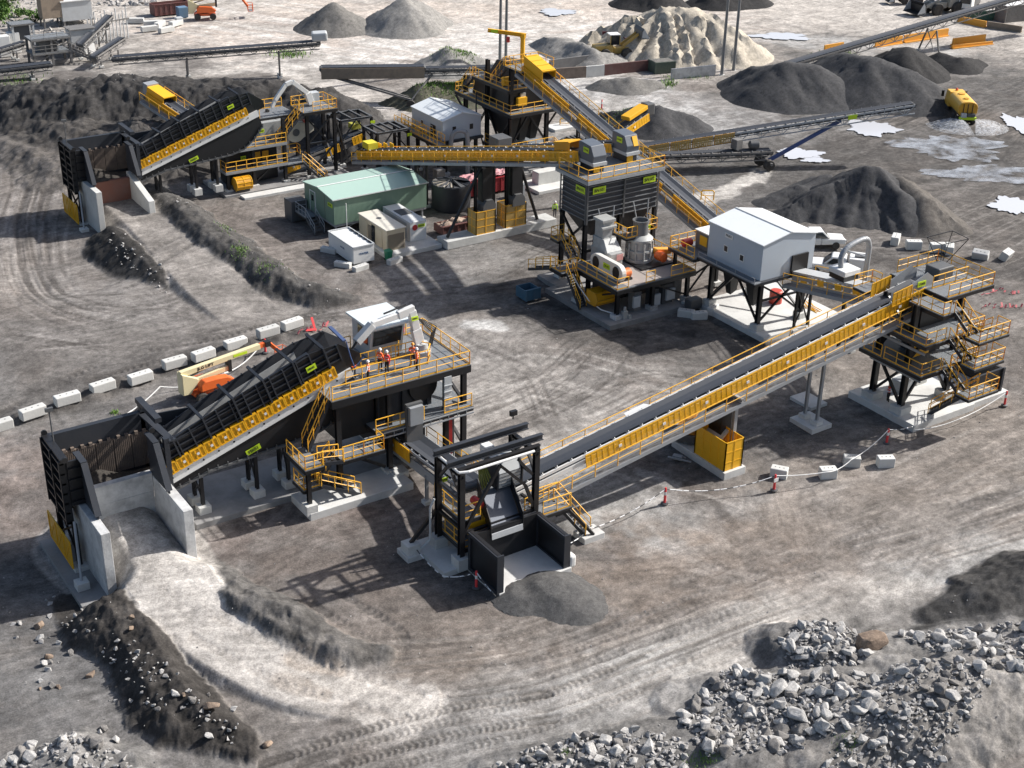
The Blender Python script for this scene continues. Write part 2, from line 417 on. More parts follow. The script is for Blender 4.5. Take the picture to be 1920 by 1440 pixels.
def tracks(px_, gauge=2.3, w=.62, col=(.075, .066, .06), a=.75, pitch=.55, dep=.07, z=0.):
    pts = sv(px_, z); m, D, A, Sg, Z = pl(pts, gauge)
    for g in (-gauge / 2, gauge / 2):
        o = np.abs(Sg - g); band = 1 - sstep(w * .42, w * .58, o)
        lug = .5 + .5 * np.sin((A + np.abs(Sg - g) * .5) * 2 * math.pi / pitch)
        fade = sstep(.38, .56, NB[m] * .5 + NA[m] * .5 + .04)
        k = band * fade * (D < gauge) * a
        GH[m] -= k * dep * (.35 + .65 * lug)
        kk = k * (.2 + .8 * lug); c = GC[m]; GC[m] = c * (1 - kk[:, None] * .8) + np.array(col) * kk[:, None] * .8
def flat(x0, y0, x1, y1, z, pad=1.2):
    dx = np.maximum(np.maximum(x0 - GX, GX - x1), 0); dy = np.maximum(np.maximum(y0 - GY, GY - y1), 0)
    k = 1 - sstep(0, pad, np.hypot(dx, dy)); global GH
    GH = GH * (1 - k) + z * k
# ---- base tone
tan = np.array((.195, .172, .152)); gry = np.array((.125, .119, .114)); pale = np.array((.31, .292, .272)); brn = np.array((.135, .11, .094))
u_ = sstep(.36, .64, NA)[..., None]; v_ = sstep(.42, .62, NB)[..., None]
GC[:] = gry * (1 - u_) + tan * u_
GC[:] = GC * (1 - .35 * v_) + brn * .35 * v_
w_ = (sstep(.56, .72, fbm(GX, GY, .11, 5, 9)))[..., None] * .25
GC[:] = GC * (1 - w_) + pale * w_
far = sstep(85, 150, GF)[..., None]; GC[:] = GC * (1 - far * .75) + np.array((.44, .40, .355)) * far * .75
GH += (NA - .5) * .5 + (NB - .5) * .22
# ---- levels
def lower(px_, r, dz):
    p = S(*px_); k = 1 - sstep(r * .4, r, np.hypot(GX - p.x, GY - p.y)); global GH
    GH = GH + dz * k
lower((20, 1080), 13, -1.0); lower((130, 500), 9, -.8)
DARK = (.040, .037, .035); LT = (.40, .375, .345)
# ---- colour zones, far to near
paint([(380, 20), (700, 60), (1100, 50), (1500, 40)], 60, (.47, .425, .375), .75)
paint([(560, 90), (800, 90), (1000, 100)], 22, (.56, .53, .49), .8)
paint([(850, 60), (1000, 40), (1250, 60)], 14, (.58, .55, .51), .6)
paint([(600, 20), (900, 20), (1300, 15)], 16, (.50, .41, .335), .6)
paint([(350, 60), (500, 90), (620, 60)], 14, (.47, .385, .32), .7)
paint([(1050, 140), (1150, 175), (1330, 220), (1560, 225)], 14, (.42, .41, .395), .9)
paint([(1250, 235), (1420, 245), (1640, 200)], 7, (.33, .32, .31), .7)
paint([(620, 150), (700, 190), (780, 200)], 6, (.46, .42, .38), .85)
paint([(1180, 200), (1130, 230), (1050, 240)], 9, (.36, .34, .31), .7)
paint([(1500, 90), (1700, 120), (1900, 160)], 26, (.10, .096, .092), .85)
paint([(1460, 75), (1600, 85), (1760, 95)], 7, (.50, .49, .47), .6)
paint([(1700, 230), (1850, 320), (1920, 420)], 44, (.10, .090, .082), .9)
paint([(1480, 330), (1700, 300), (1900, 300)], 18, (.085, .08, .076), .75)
paint([(1240, 300), (1330, 350), (1300, 380)], 10, (.16, .152, .145), .8)
paint([(1305, 375), (1370, 355), (1425, 320)], 2.6, (.48, .45, .41), .95, .3, .2)
paint([(1560, 500), (1750, 560), (1920, 640)], 24, (.125, .111, .10), .85)
paint([(1640, 560), (1900, 600)], 9, (.20, .178, .158), .6)
paint([(1700, 480), (1920, 510)], 7, (.06, .055, .052), .6)
paint([(1560, 640), (1920, 700)], 10, (.15, .13, .116), .6)
# left haul road and yard
paint([(20, 260), (40, 380), (60, 520), (200, 590), (420, 580)], 11, (.185, .162, .144), .85)
streaks([(10, 210), (55, 330), (40, 450), (90, 560), (260, 600), (520, 585)], 11, (.10, .088, .08), .7, seed=1)
streaks([(60, 210), (95, 330), (60, 470), (110, 570), (300, 610), (600, 590)], 9, (.31, .28, .255), .5, seed=2)
paint([(100, 240), (280, 300), (400, 210)], 12, (.135, .118, .105), .8)
paint([(40, 190), (260, 195), (480, 185)], 5, (.16, .145, .13), .7)
paint([(0, 640), (300, 640), (560, 580)], 13, (.15, .138, .128), .85)
paint([(100, 520), (190, 545), (260, 560)], 7, (.23, .213, .197), .8)
paint([(0, 780), (180, 720), (380, 660), (560, 600)], 4.5, (.085, .078, .073), .85)
paint([(40, 830), (250, 760), (420, 720)], 7, (.16, .15, .142), .8)
paint([(20, 880), (60, 940)], 9, (.225, .18, .155), .8)
paint([(60, 1130), (30, 1250), (120, 1330)], 14, (.125, .123, .122), .8)
paint([(480, 1000), (620, 980), (740, 960)], 8, (.155, .122, .108), .85)
paint([(560, 1080), (700, 1080), (760, 1130)], 10, (.105, .092, .083), .7)
paint([(700, 1000), (800, 1080), (880, 1120)], 4, (.07, .062, .057), .6)
paint([(500, 930), (470, 960)], 5, (.11, .085, .074), .8)
# generator yard
paint([(420, 400), (560, 460), (700, 520)], 10, (.145, .122, .107), .7)
paint([(760, 540), (900, 500), (1010, 470)], 8, (.26, .243, .226), .8)
paint([(850, 470), (980, 455)], 4, (.19, .185, .18), .7)
paint([(760, 590), (950, 540), (1080, 520)], 7, (.12, .112, .106), .7)
# middle yard
paint([(820, 640), (940, 700), (1080, 720)], 15, (.285, .262, .238), .85)
paint([(900, 780), (1000, 800), (960, 760)], 12, (.32, .295, .268), .8)
paint([(880, 610), (925, 612)], 2.2, (.46, .45, .43), .9, .3, .2)
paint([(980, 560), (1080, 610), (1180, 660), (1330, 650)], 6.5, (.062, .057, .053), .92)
paint([(880, 575), (1000, 590), (1090, 640)], 4, (.085, .078, .072), .7)
paint([(1180, 640), (1300, 620), (1420, 660)], 5, (.045, .042, .04), .8)
paint([(1030, 790), (1090, 720), (1170, 700)], 3, (.10, .092, .086), .6)
paint([(1150, 700), (1280, 700), (1340, 730)], 5, (.25, .23, .21), .6)
streaks([(760, 840), (950, 760), (1150, 690), (1330, 700)], 16, (.12, .105, .095), .6, seed=3, tw=.8)
streaks([(820, 740), (1000, 700), (1200, 760)], 14, (.40, .375, .345), .5, seed=4, tw=.9)
# around the gantry, cage and tower
paint([(1070, 900), (1180, 960), (1240, 1000)], 8, (.33, .325, .312), .9)
paint([(1130, 930), (1290, 980), (1400, 960)], 7, (.32, .31, .295), .75)
paint([(1440, 960), (1560, 950)], 6, (.34, .335, .325), .7)
paint([(1200, 880), (1330, 920)], 5, (.125, .103, .09), .8)
paint([(1420, 840), (1560, 820), (1640, 790)], 9, (.115, .106, .098), .8)
paint([(1480, 990), (1700, 940), (1900, 850)], 14, (.235, .203, .176), .85)
paint([(1500, 720), (1580, 740)], 4, (.26, .23, .205), .8)
paint([(1205, 888), (1260, 905)], 1.5, (.42, .41, .40), .8, .4, .5)
paint([(1338, 935), (1385, 1000), (1428, 1048)], 1.0, (.075, .066, .06), .85, .5, .3)
paint([(1160, 1010), (1190, 1050), (1195, 1100)], 1.6, (.12, .108, .10), .7)
paint([(1120, 1010), (1180, 1060)], 3, (.14, .112, .10), .6)
paint([(960, 880), (1000, 900)], 4, (.19, .175, .16), .5)
paint([(1350, 700), (1500, 690)], 8, (.12, .112, .105), .6)
# haul road across the front
paint([(760, 1270), (1000, 1250), (1220, 1190), (1500, 1090), (1920, 960)], 13, (.215, .175, .142), .8)
paint([(700, 1180), (900, 1160), (1080, 1130)], 9, (.165, .138, .118), .7)
paint([(950, 1350), (1200, 1270), (1450, 1190), (1700, 1120), (1920, 1050)], 7.5, (.36, .352, .335), .85)
paint([(760, 1420), (960, 1370), (1100, 1320)], 6, (.30, .29, .275), .7)
paint([(1150, 1290), (1300, 1220), (1420, 1150)], 5, (.38, .365, .34), .6)
paint([(1400, 1230), (1560, 1150), (1720, 1150)], 6, (.37, .335, .295), .6)
paint([(1000, 1100), (1130, 1140), (1330, 1090), (1600, 1020), (1920, 930)], 3.6, (.125, .122, .118), .85)
paint([(1620, 1200), (1800, 1170), (1920, 1150)], 5, (.10, .096, .092), .8)
streaks([(700, 1300), (1000, 1270), (1220, 1190), (1500, 1090), (1920, 960)], 14, (.34, .30, .26), .55, seed=5)
streaks([(700, 1330), (1000, 1290), (1250, 1200), (1500, 1110), (1920, 990)], 14, (.09, .077, .068), .6, seed=6)
streaks([(800, 1210), (1050, 1180), (1350, 1060), (1900, 880)], 12, (.11, .098, .09), .5, seed=7)
streaks([(1250, 960), (1500, 1000), (1900, 840)], 16, (.36, .33, .30), .45, seed=8, tw=.8)
streaks([(1480, 300), (1700, 260), (1900, 180)], 22, (.06, .055, .05), .6, seed=9)
streaks([(1550, 470), (1750, 470), (1920, 400)], 22, (.24, .22, .20), .5, seed=10)
streaks([(600, 50), (900, 75), (1250, 45)], 40, (.40, .33, .28), .6, seed=11, tw=1.6)
streaks([(500, 40), (850, 95), (1150, 110)], 36, (.62, .59, .55), .5, seed=12, tw=1.8)
paint([(900, 1440), (1200, 1420), (1500, 1380)], 6, (.20, .19, .178), .7)
paint([(1790, 1400), (1920, 1340)], 7, (.33, .285, .245), .8)
paint([(200, 1400), (500, 1400), (700, 1350)], 7, (.16, .15, .142), .7)
for k_, q_ in enumerate(([(0, 230), (40, 330), (20, 440), (70, 560), (220, 610)], [(70, 200), (80, 300), (55, 420), (95, 545), (270, 590), (480, 575)], [(120, 180), (115, 290), (90, 400)], [(150, 560), (300, 560), (380, 500), (330, 430)], [(60, 620), (260, 640), (520, 600)], [(120, 640), (330, 620), (600, 585)])):
    streaks(q_, 5, (.075, .066, .06), .75, seed=20 + k_, tw=.6); streaks(q_, 6, (.30, .275, .255), .4, seed=40 + k_, tw=.8)
for k_, q_ in enumerate(([(860, 800), (1000, 740), (1110, 650)], [(950, 800), (1100, 720), (1180, 620)], [(900, 640), (1010, 690), (1060, 780)], [(1120, 760), (1220, 720), (1330, 730)], [(1460, 1010), (1650, 940), (1850, 830)], [(1250, 1120), (1500, 1010), (1720, 900)], [(760, 540), (900, 520), (1010, 470)])):
    streaks(q_, 6, (.085, .074, .066), .55, seed=60 + k_, tw=.5)
paint([(1180, 1100), (1330, 1060), (1480, 1030)], 7, (.225, .178, .142), .7); paint([(560, 1130), (640, 1090), (760, 1120)], 8, (.15, .122, .104), .6); paint([(1560, 960), (1760, 870), (1900, 800)], 9, (.23, .198, .17), .6)
# ---- banks, berms and ramps
sp = [(-30, 175), (70, 165), (150, 148), (240, 155), (330, 150), (420, 160), (520, 165), (600, 180), (680, 215), (740, 250)]
spz = [1.5, 3.2, 4.6, 4.4, 5.0, 4.6, 4.6, 4.4, 3.0, .6]
ridge([tuple(S(u, v, z)) for (u, v), z in zip(sp, spz)], 2.2, .42, .8, (.052, .049, .047))
ridge([tuple(S(u, v, z)) for (u, v), z in zip([(60, 210), (180, 235), (300, 240), (420, 235), (560, 215)], [1.0, 2.6, 3.2, 3.0, 1.0])], 2.5, .33, .6, (.075, .068, .062))
ridge([tuple(S(u, v, z)) for (u, v), z in zip([(20, 260), (130, 300), (210, 330)], [.6, 1.8, .5])], 1.5, .35, .4, (.13, .116, .104))
ridge([tuple(S(u, v, z)) for (u, v), z in zip([(80, 200), (180, 180), (230, 200)], [.8, 2.5, 1.0])], 1.0, .4, .6, (.12, .115, .11))
# ramp to the front hopper
RP1 = [(-34.2, -4.0, 1.9), (-34.2, -10.5, 1.15), tuple(S(345, 1120, .95)), tuple(S(425, 1190, .7)), tuple(S(560, 1262, .35)), tuple(S(740, 1310, .02))]
ridge(smooth_line(RP1), 2.6, .85, .05, (.30, .275, .25))
paint(None, 5.6, (.43, .40, .365), .9, .2, .25, pts=smooth_line(RP1))
ridge([tuple(S(u, v, z)) for u, v, z in ((206, 1085, .9), (232, 1130, 1.2), (262, 1200, 1.3), (300, 1280, 1.2), (345, 1335, .9), (450, 1392, .3))], .8, .66, .5, (.050, .045, .041), base=-1)
ridge([tuple(S(u, v, z)) for u, v, z in ((378, 1050, .8), (430, 1098, 1.25), (490, 1135, 1.3), (560, 1172, 1.15), (640, 1205, .9), (710, 1222, .3))], .6, .68, .45, (.10, .094, .088))
paint([(640, 1290), (720, 1305)], 5, (.46, .42, .375), .9)
paint([(560, 1235, .3), (640, 1262, .2)], 1.4, (.30, .235, .175), .7, .5, .4)
paint([(530, 1280, .3), (610, 1305, .1)], 1.4, (.31, .25, .195), .7, .5, .4)
# ramp to the rear hopper
RP2 = [tuple(S(228, 362, 1.3)), tuple(S(290, 415, 1.2)), tuple(S(350, 480, .9)), tuple(S(410, 540, .5)), tuple(S(470, 590, .05))]
ridge(smooth_line(RP2), 2.8, .7, .05, (.22, .20, .18))
paint(None, 6.2, (.235, .213, .192), .85, .3, .4, pts=smooth_line(RP2))
ridge([tuple(S(u, v, z)) for u, v, z in ((206, 425, 1.2), (262, 470, 1.1), (300, 510, .8), (325, 540, .1))], .4, .62, .3, (.050, .047, .044))
ridge([tuple(S(u, v, z)) for u, v, z in ((286, 352, 1.5), (350, 398, 1.8), (430, 450, 1.9), (520, 505, 1.6), (600, 545, 1.0), (665, 560, .2))], .7, .62, .45, (.085, .08, .075))
# rough heaps in the foreground
for pts_, hw, sl, rg, cl in (
        ([(1480, 1195, .9), (1560, 1200, 1.3), (1620, 1215, .8)], 1.2, .6, .4, (.17, .162, .153)),
        ([(1290, 1310, .3), (1420, 1300, .8), (1560, 1290, .9), (1700, 1240, 1.0), (1920, 1200, 1.1)], 1.6, .4, .45, (.20, .19, .178)),
        ([(1540, 1400, .5), (1680, 1320, 1.4), (1800, 1260, 1.7), (1940, 1230, 1.4)], 1.3, .5, .5, (.21, .195, .178)),
        ([(930, 1440, .3), (1100, 1400, .8), (1280, 1370, .7), (1400, 1400, .5)], 1.0, .45, .4, (.15, .143, .135)),
        ([(40, 1440, .5), (120, 1415, 1.0), (220, 1430, .6)], 1.0, .5, .4, (.18, .172, .163)),
        ([(1760, 1150, .3), (1850, 1110, 1.3), (1960, 1060, 1.6)], .8, .5, .3, (.055, .053, .051)),
        ([(1740, 1185, .3), (1850, 1165, .8), (1960, 1140, 1.1)], .6, .5, .3, (.06, .058, .056)),
        ([(1800, 1225, .2), (1960, 1195, .7)], .5, .5, .25, (.075, .072, .069))):
    ridge([tuple(S(*p)) for p in pts_], hw, sl, rg, cl)
# little windrows beside the kerb blocks
for i in range(11):
    u = 30 + i * 50; v = 772 - i * 15.5 + random.uniform(-5, 5); p = S(u + 28, v + 8)
    ridge([(p.x - .7, p.y, .25), (p.x + .6, p.y + .2, random.uniform(.4, .75))], .45, .55, .5, (.088, .08, .074))
# wheel and track marks
tracks([(20, 200), (70, 330), (45, 470), (110, 575), (330, 600)], 2.4, .6, (.11, .098, .09), .6)
tracks([(100, 200), (120, 320), (70, 430), (60, 560)], 2.4, .6, (.12, .105, .095), .6)
tracks([(40, 770), (200, 690), (420, 640), (620, 590)], 2.2, .8, (.055, .05, .046), 1.0, .6, .13)
tracks([(560, 1440), (720, 1385), (880, 1345), (980, 1330)], 2.2, .75, (.06, .053, .047), 1.0, .42, .08)
tracks([(640, 1440), (800, 1390), (1000, 1340), (1180, 1270)], 2.4, .65, (.085, .076, .068), .9, .42, .07)
tracks([(980, 1220), (1200, 1150), (1450, 1050), (1800, 960)], 2.4, .62, (.15, .13, .115), .8)
tracks([(1050, 1290), (1280, 1210), (1500, 1140), (1750, 1080)], 2.4, .62, (.17, .155, .14), .8)
tracks([(1150, 1200), (1380, 1110), (1650, 1010), (1900, 940)], 2.4, .62, (.13, .12, .112), .8)
tracks([(430, 1215), (560, 1272), (720, 1310)], 2.3, .6, (.30, .27, .24), .7)
tracks([(640, 1140), (720, 1190), (728, 1215)], 2.0, .6, (.07, .064, .06), .9)
tracks([(1560, 1200), (1640, 1160), (1760, 1150)], 2.2, .6, (.09, .083, .077), .9)
tracks([(1500, 330), (1700, 240), (1900, 150)], 2.6, .7, (.055, .05, .047), .8, .8)
tracks([(1560, 380), (1800, 330), (1930, 220)], 2.6, .7, (.06, .055, .05), .8, .8)
tracks([(1650, 520), (1800, 480), (1930, 470)], 2.6, .7, (.09, .08, .072), .7, .8)
tracks([(130, 560), (230, 530), (330, 480)], 2.4, .6, (.10, .092, .085), .8)
for f_ in ((-39.4, -9.6, -38.4, -1.6, -1.1), (-30.2, -10, -14.8, -1, -.12), (-19, -25, -7, -15, -.12), (4.4, -21, 7, -14, -.12), (22, -23, 33.4, -15, -.12),
           (13, 4, 24, 15, -.12), (23, -5, 33, 5, -.12), (10.8, 28, 25, 31, -.12), (2, 29, 14, 44, -.12), (-1, 57, 13, 66, -.12), (26, 40, 34, 53, -.12), (14, 31, 26, 48, -.12)):
    flat(f_[0] - .5, f_[1] - .5, f_[2] + .5, f_[3] + .5, f_[4], pad=2.6)
GH += (NC - .5) * .055 + (ND - .5) * .03
lum = GC.mean(-1, keepdims=True); GC = lum + (GC - lum) * .78
_a, _b2 = GX + NA * 26, GY + NA * 30
st_ = vnoise(_a * .035, _b2 * .9, 71) * .5 + vnoise(_a * .06, _b2 * 2.1, 72) * .3 + vnoise(_a * .2, _b2 * 4.0, 73) * .2
GC *= (.80 + .40 * st_)[..., None] * (.92 + .16 * NC)[..., None] * (.88 + .24 * ND)[..., None]
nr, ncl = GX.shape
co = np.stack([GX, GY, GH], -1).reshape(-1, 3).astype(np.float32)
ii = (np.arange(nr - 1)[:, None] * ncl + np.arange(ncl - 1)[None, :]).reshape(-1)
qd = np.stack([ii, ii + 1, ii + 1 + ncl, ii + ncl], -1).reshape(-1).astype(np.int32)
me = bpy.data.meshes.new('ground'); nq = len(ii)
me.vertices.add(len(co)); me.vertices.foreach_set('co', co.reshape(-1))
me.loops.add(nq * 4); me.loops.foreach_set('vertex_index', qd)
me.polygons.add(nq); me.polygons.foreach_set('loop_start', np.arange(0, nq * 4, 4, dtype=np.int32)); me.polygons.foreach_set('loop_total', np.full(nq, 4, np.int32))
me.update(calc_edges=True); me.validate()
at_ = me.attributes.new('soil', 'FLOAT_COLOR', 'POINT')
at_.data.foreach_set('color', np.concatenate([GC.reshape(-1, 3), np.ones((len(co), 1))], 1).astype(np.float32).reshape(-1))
me.shade_smooth()
GROUND = bpy.data.objects.new('ground', me); COL.objects.link(GROUND); GROUND['kind'] = 'structure'; GROUND['label'] = 'bare grey brown quarry floor with haul tracks, ramps and berms'
def soil_mat(name, attr=True, col=(.2, .18, .16), sc=1.0, bump=.5):
    m, nt, b = _nodes(name); N = nt.nodes; L = nt.links
    b.inputs['Roughness'].default_value = .95; b.inputs['Specular IOR Level'].default_value = .12
    tc = N.new('ShaderNodeTexCoord')
    def noise(scale, det, ro, lo, hi, o0, o1, vec=None):
        n = N.new('ShaderNodeTexNoise'); n.inputs['Scale'].default_value = scale; n.inputs['Detail'].default_value = det; n.inputs['Roughness'].default_value = ro
        L.new(vec or tc.outputs['Object'], n.inputs['Vector'])
        r = N.new('ShaderNodeMapRange'); r.inputs[1].default_value = lo; r.inputs[2].default_value = hi; r.inputs[3].default_value = o0; r.inputs[4].default_value = o1
        L.new(n.outputs['Fac'], r.inputs[0]); return n, r.outputs[0]
    n1, f1 = noise(1.4 * sc, 12, .78, .32, .68, .58, 1.42)
    n2, f2 = noise(9.0 * sc, 5, .7, .3, .7, .70, 1.30)
    fs = [f1, f2]
    if attr:
        wn = N.new('ShaderNodeTexNoise'); wn.inputs['Scale'].default_value = .035; L.new(tc.outputs['Object'], wn.inputs['Vector'])
        ad = N.new('ShaderNodeVectorMath'); ad.operation = 'MULTIPLY_ADD'; ad.inputs[1].default_value = (34, 34, 0); L.new(wn.outputs['Color'], ad.inputs[0]); L.new(tc.outputs['Object'], ad.inputs[2])
        mp = N.new('ShaderNodeMapping'); mp.inputs['Rotation'].default_value = (0, 0, .25); mp.inputs['Scale'].default_value = (.16, 1.5, 1); L.new(ad.outputs[0], mp.inputs['Vector'])
        n3, f3 = noise(1.0, 8, .7, .34, .66, .80, 1.2, mp.outputs[0]); fs.append(f3)
        n4, f4 = noise(.33, 8, .72, .36, .64, .74, 1.26); fs.append(f4)
    cur = fs[0]
    for f in fs[1:]:
        mm = N.new('ShaderNodeMath'); mm.operation = 'MULTIPLY'; L.new(cur, mm.inputs[0]); L.new(f, mm.inputs[1]); cur = mm.outputs[0]
    mx = N.new('ShaderNodeVectorMath'); mx.operation = 'SCALE'; L.new(cur, mx.inputs['Scale'])
    if attr:
        a = N.new('ShaderNodeAttribute'); a.attribute_name = 'soil'; L.new(a.outputs['Color'], mx.inputs[0])
    else: mx.inputs[0].default_value = col
    L.new(mx.outputs[0], b.inputs['Base Color'])
    bp = N.new('ShaderNodeBump'); bp.inputs['Strength'].default_value = bump; bp.inputs['Distance'].default_value = .10
    a2 = N.new('ShaderNodeMath'); a2.operation = 'MULTIPLY_ADD'; a2.inputs[1].default_value = .45; L.new(n2.outputs['Fac'], a2.inputs[0]); L.new(n1.outputs['Fac'], a2.inputs[2])
    L.new(a2.outputs[0], bp.inputs['Height']); L.new(bp.outputs[0], b.inputs['Normal'])
    MATS[name] = m; return m
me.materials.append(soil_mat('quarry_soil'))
def gz(x, y):
    """level of the ground sheet at a point"""
    f = _s * x + _c * y; r = _c * x - _s * y; d = f + CAM_D
    i = int(np.clip(np.searchsorted(dd, d) - 1, 0, len(dd) - 2)); j = int(np.clip(np.searchsorted(ss, r / max(d, 1)) - 1, 0, len(ss) - 2))
    return float(max(GH[i, j], GH[i + 1, j], GH[i, j + 1], GH[i + 1, j + 1]))
def slab(name, x0, y0, x1, y1, z, mat=None, th=.5, label=None):
    o = MB().box(x0, y0, z - th, x1, y1, z + .17).build(name, mat or PAD, None, label, bevel=.03)
    o['kind'] = 'structure'; return o
# ================================================================= FEED HOPPERS WITH APRON FEEDERS
def hopper(ox, oy, oz, lab, wall_mat, rear_mat, rear_top, lab_walls, long_wall=True):
    """steel feed hopper: ribbed left side, liner plates on the far side, wing plates at the mouth"""
    T = thing('feed_hopper', lab, 'feed hopper', (ox - 34.8, oy - 1.5, oz - 1.0))
    X = lambda x: x + ox
    Y = lambda y: y + oy
    Z = lambda z: z + oz
    # left side panel with horizontal and vertical stiffeners
    m = MB().box(X(-38.0), Y(-6.1), Z(2.6), X(-37.85), Y(-2.3), Z(7.25))
    for i in range(7): m.box(X(-38.28), Y(-6.1), Z(2.65 + i * .72), X(-38.0), Y(-2.3), Z(2.77 + i * .72))
    for y in (-6.1, -4.3, -2.4): m.box(X(-38.34), Y(y), Z(2.6), X(-38.0), Y(y + .14), Z(7.25))
    m.box(X(-38.2), Y(-6.12), Z(7.25), X(-37.7), Y(-2.2), Z(7.37))
    m.build('side_panel', BLK, T)
    # corner post and wing at the near left
    m = MB().box(X(-37.85), Y(-6.25), Z(3.95), X(-36.9), Y(-6.1), Z(7.2))
    for z in (4.2, 5.0, 5.8, 6.6): m.box(X(-37.85), Y(-6.4), Z(z), X(-36.9), Y(-6.25), Z(z + .12))
    m.build('corner_panel', BLK, T)
    for xw in (-36.95, -32.05):
        m = MB(); ztop = 7.2 if xw < -36 else 6.9
        y0 = -6.2 if xw < -36 else -5.6
        poly = [(X(xw - .06), Y(y0 + .9), Z(3.9)), (X(xw - .06), Y(y0 - 2.4), Z(3.95)), (X(xw - .06), Y(y0 - 2.35), Z(4.25)), (X(xw - .06), Y(y0 - .7), Z(ztop)), (X(xw - .06), Y(y0 + .9), Z(ztop))]
        m.prism(poly, (.12, 0, 0))
        m.beam((X(xw), Y(y0 - 2.4), Z(4.15)), (X(xw), Y(y0 - .7), Z(ztop)), .42, .1); m.beam((X(xw), Y(y0 - .7), Z(ztop + .02)), (X(xw), Y(y0 + .9), Z(ztop + .02)), .42, .1)
        m.build('wing_plate', BLK2, T)
    # far side panel with liners
    m = MB().box(X(-38.0), Y(-2.3), Z(2.4), X(-30.6), Y(-2.12), Z(7.05)); m.box(X(-38.1), Y(-2.3), Z(7.05), X(-30.6), Y(-1.9), Z(7.2))
    for x in (-36.5, -34.5, -32.5): m.box(X(x), Y(-2.12), Z(2.4), X(x + .15), Y(-1.8), Z(7.0))
    m.build('far_panel', BLK2, T)
    for i in range(5):
        m = MB().box(X(-37.3 + i * 1.22), Y(-2.42), Z(3.3), X(-36.12 + i * 1.22), Y(-2.3), Z(5.8))
        for j in range(9): m.box(X(-37.27 + i * 1.22 + j * .128), Y(-2.47), Z(3.3), X(-37.21 + i * 1.22 + j * .128), Y(-2.42), Z(5.8))
        for j in (.25, .8): m.box(X(-37.3 + i * 1.22 + j), Y(-2.5), Z(5.75), X(-37.08 + i * 1.22 + j), Y(-2.3), Z(5.98))
        m.build('liner_plate', RUSTY, T)
    # throat frame where the feeder starts
    m = MB()
    m.beam((X(-31.5), Y(-1.9), Z(7.05)), (X(-30.95), Y(-6.3), Z(6.75)), .5, .12); m.box(X(-31.6), Y(-2.3), Z(3), X(-31.3), Y(-1.8), Z(7.9))
    m.beam((X(-31.45), Y(-1.7), Z(7.9)), (X(-31.3), Y(-5.0), Z(7.75)), .45, .35)
    m.box(X(-31.5), Y(-6.3), Z(3.2), X(-31.15), Y(-5.9), Z(7.0)); m.build('throat_frame', BLK2, T)
    # muck in the bottom: a sloping floor of fines
    n = 14; vs = []
    for i in range(n):
        for j in range(n):
            x, y = -37.8 + 6.6 * i / (n - 1), -5.0 + 2.7 * j / (n - 1)
            vs.append((X(x), Y(y), Z(3.0 + .9 * math.exp(-((x + 35.3) ** 2 / 3 + (y + 2.6) ** 2 / 3)) + random.uniform(-.06, .06))))
    MB().add(vs, [(i * n + j, (i + 1) * n + j, (i + 1) * n + j + 1, i * n + j + 1) for i in range(n - 1) for j in range(n - 1)]).build('fines', MATS['quarry_soil_dark'], T, smooth=True)
    # legs, brace and the yellow guard under the side panel
    for y in (-2.7, -6.2): column(T, X(-37.9), Y(y), Z(-.95), Z(2.7), .3, BLK, .5, .9, 'leg')
    for q in ((-37.9, -2.7, .2, -37.9, -6.2, 2.5), (-37.9, -6.2, .2, -37.9, -2.7, 2.5)): braces(T, [((X(q[0]), Y(q[1]), Z(q[2])), (X(q[3]), Y(q[4]), Z(q[5])))], .14)
    MB().tube((X(-38.5), Y(-8.4), Z(-.3)), (X(-37.95), Y(-6.5), Z(3.0)), .09, 8).build('raker_strut', GAL, T)
    MB().cbox(X(-38.5), Y(-8.4), Z(-.95), .8, .8, .7).build('pedestal', CONC, T, bevel=.02)
    m = MB(); a = [(X(-38.45), Y(-2.0), Z(-.4)), (X(-38.45), Y(-6.6), Z(-.4)), (X(-38.45), Y(-6.6), Z(1.6)), (X(-38.45), Y(-2.0), Z(1.6))]
    for i in range(4): m.beam(a[i], a[(i + 1) % 4], .08, .08)
    for k in (.33, .67):
        p, q = V(a[0]).lerp(V(a[1]), k), V(a[3]).lerp(V(a[2]), k); m.beam(p, q, .06, .06)
    for k in range(3):
        p0, p1 = V(a[0]).lerp(V(a[1]), k / 3), V(a[3]).lerp(V(a[2]), (k + 1) / 3); m.beam(p0, p1, .05, .05)
    o = m.build('guard_frame', YEL, T)
    MB().box(X(-38.44), Y(-6.55), Z(-.35), X(-38.42), Y(-2.05), Z(1.55)).build('mesh_infill', YMESH, o)
    # camera mast on the far left corner
    m = MB().tube((X(-37.75), Y(-3.4), Z(7.3)), (X(-37.75), Y(-3.4), Z(9.6)), .05, 6); m.box(X(-38.0), Y(-3.5), Z(9.5), X(-37.5), Y(-3.3), Z(9.75)); m.build('camera_mast', DKG, T)
    for q in ((-38, -2.3), (-38, -6.5), (-31.2, -2.2), (-32, -5.6)):
        m = MB(); m.lathe((X(q[0]), Y(q[1]), Z(7.5)), [(.2, -.06), (.2, .06)], 10, (0, 1, 0)); m.build('lifting_lug', BLK, T)
    # concrete wing walls and rear wall
    R = thing('ramp_walls', lab_walls, 'concrete wall', (ox - 34.3, oy - 7.5, oz - 1.4))
    zb = -1.5
    MB().box(X(-37.45), Y(-10.35), Z(zb), X(-36.85), Y(-4.6), Z(3.92)).build('side_wall', wall_mat, R, bevel=.03)
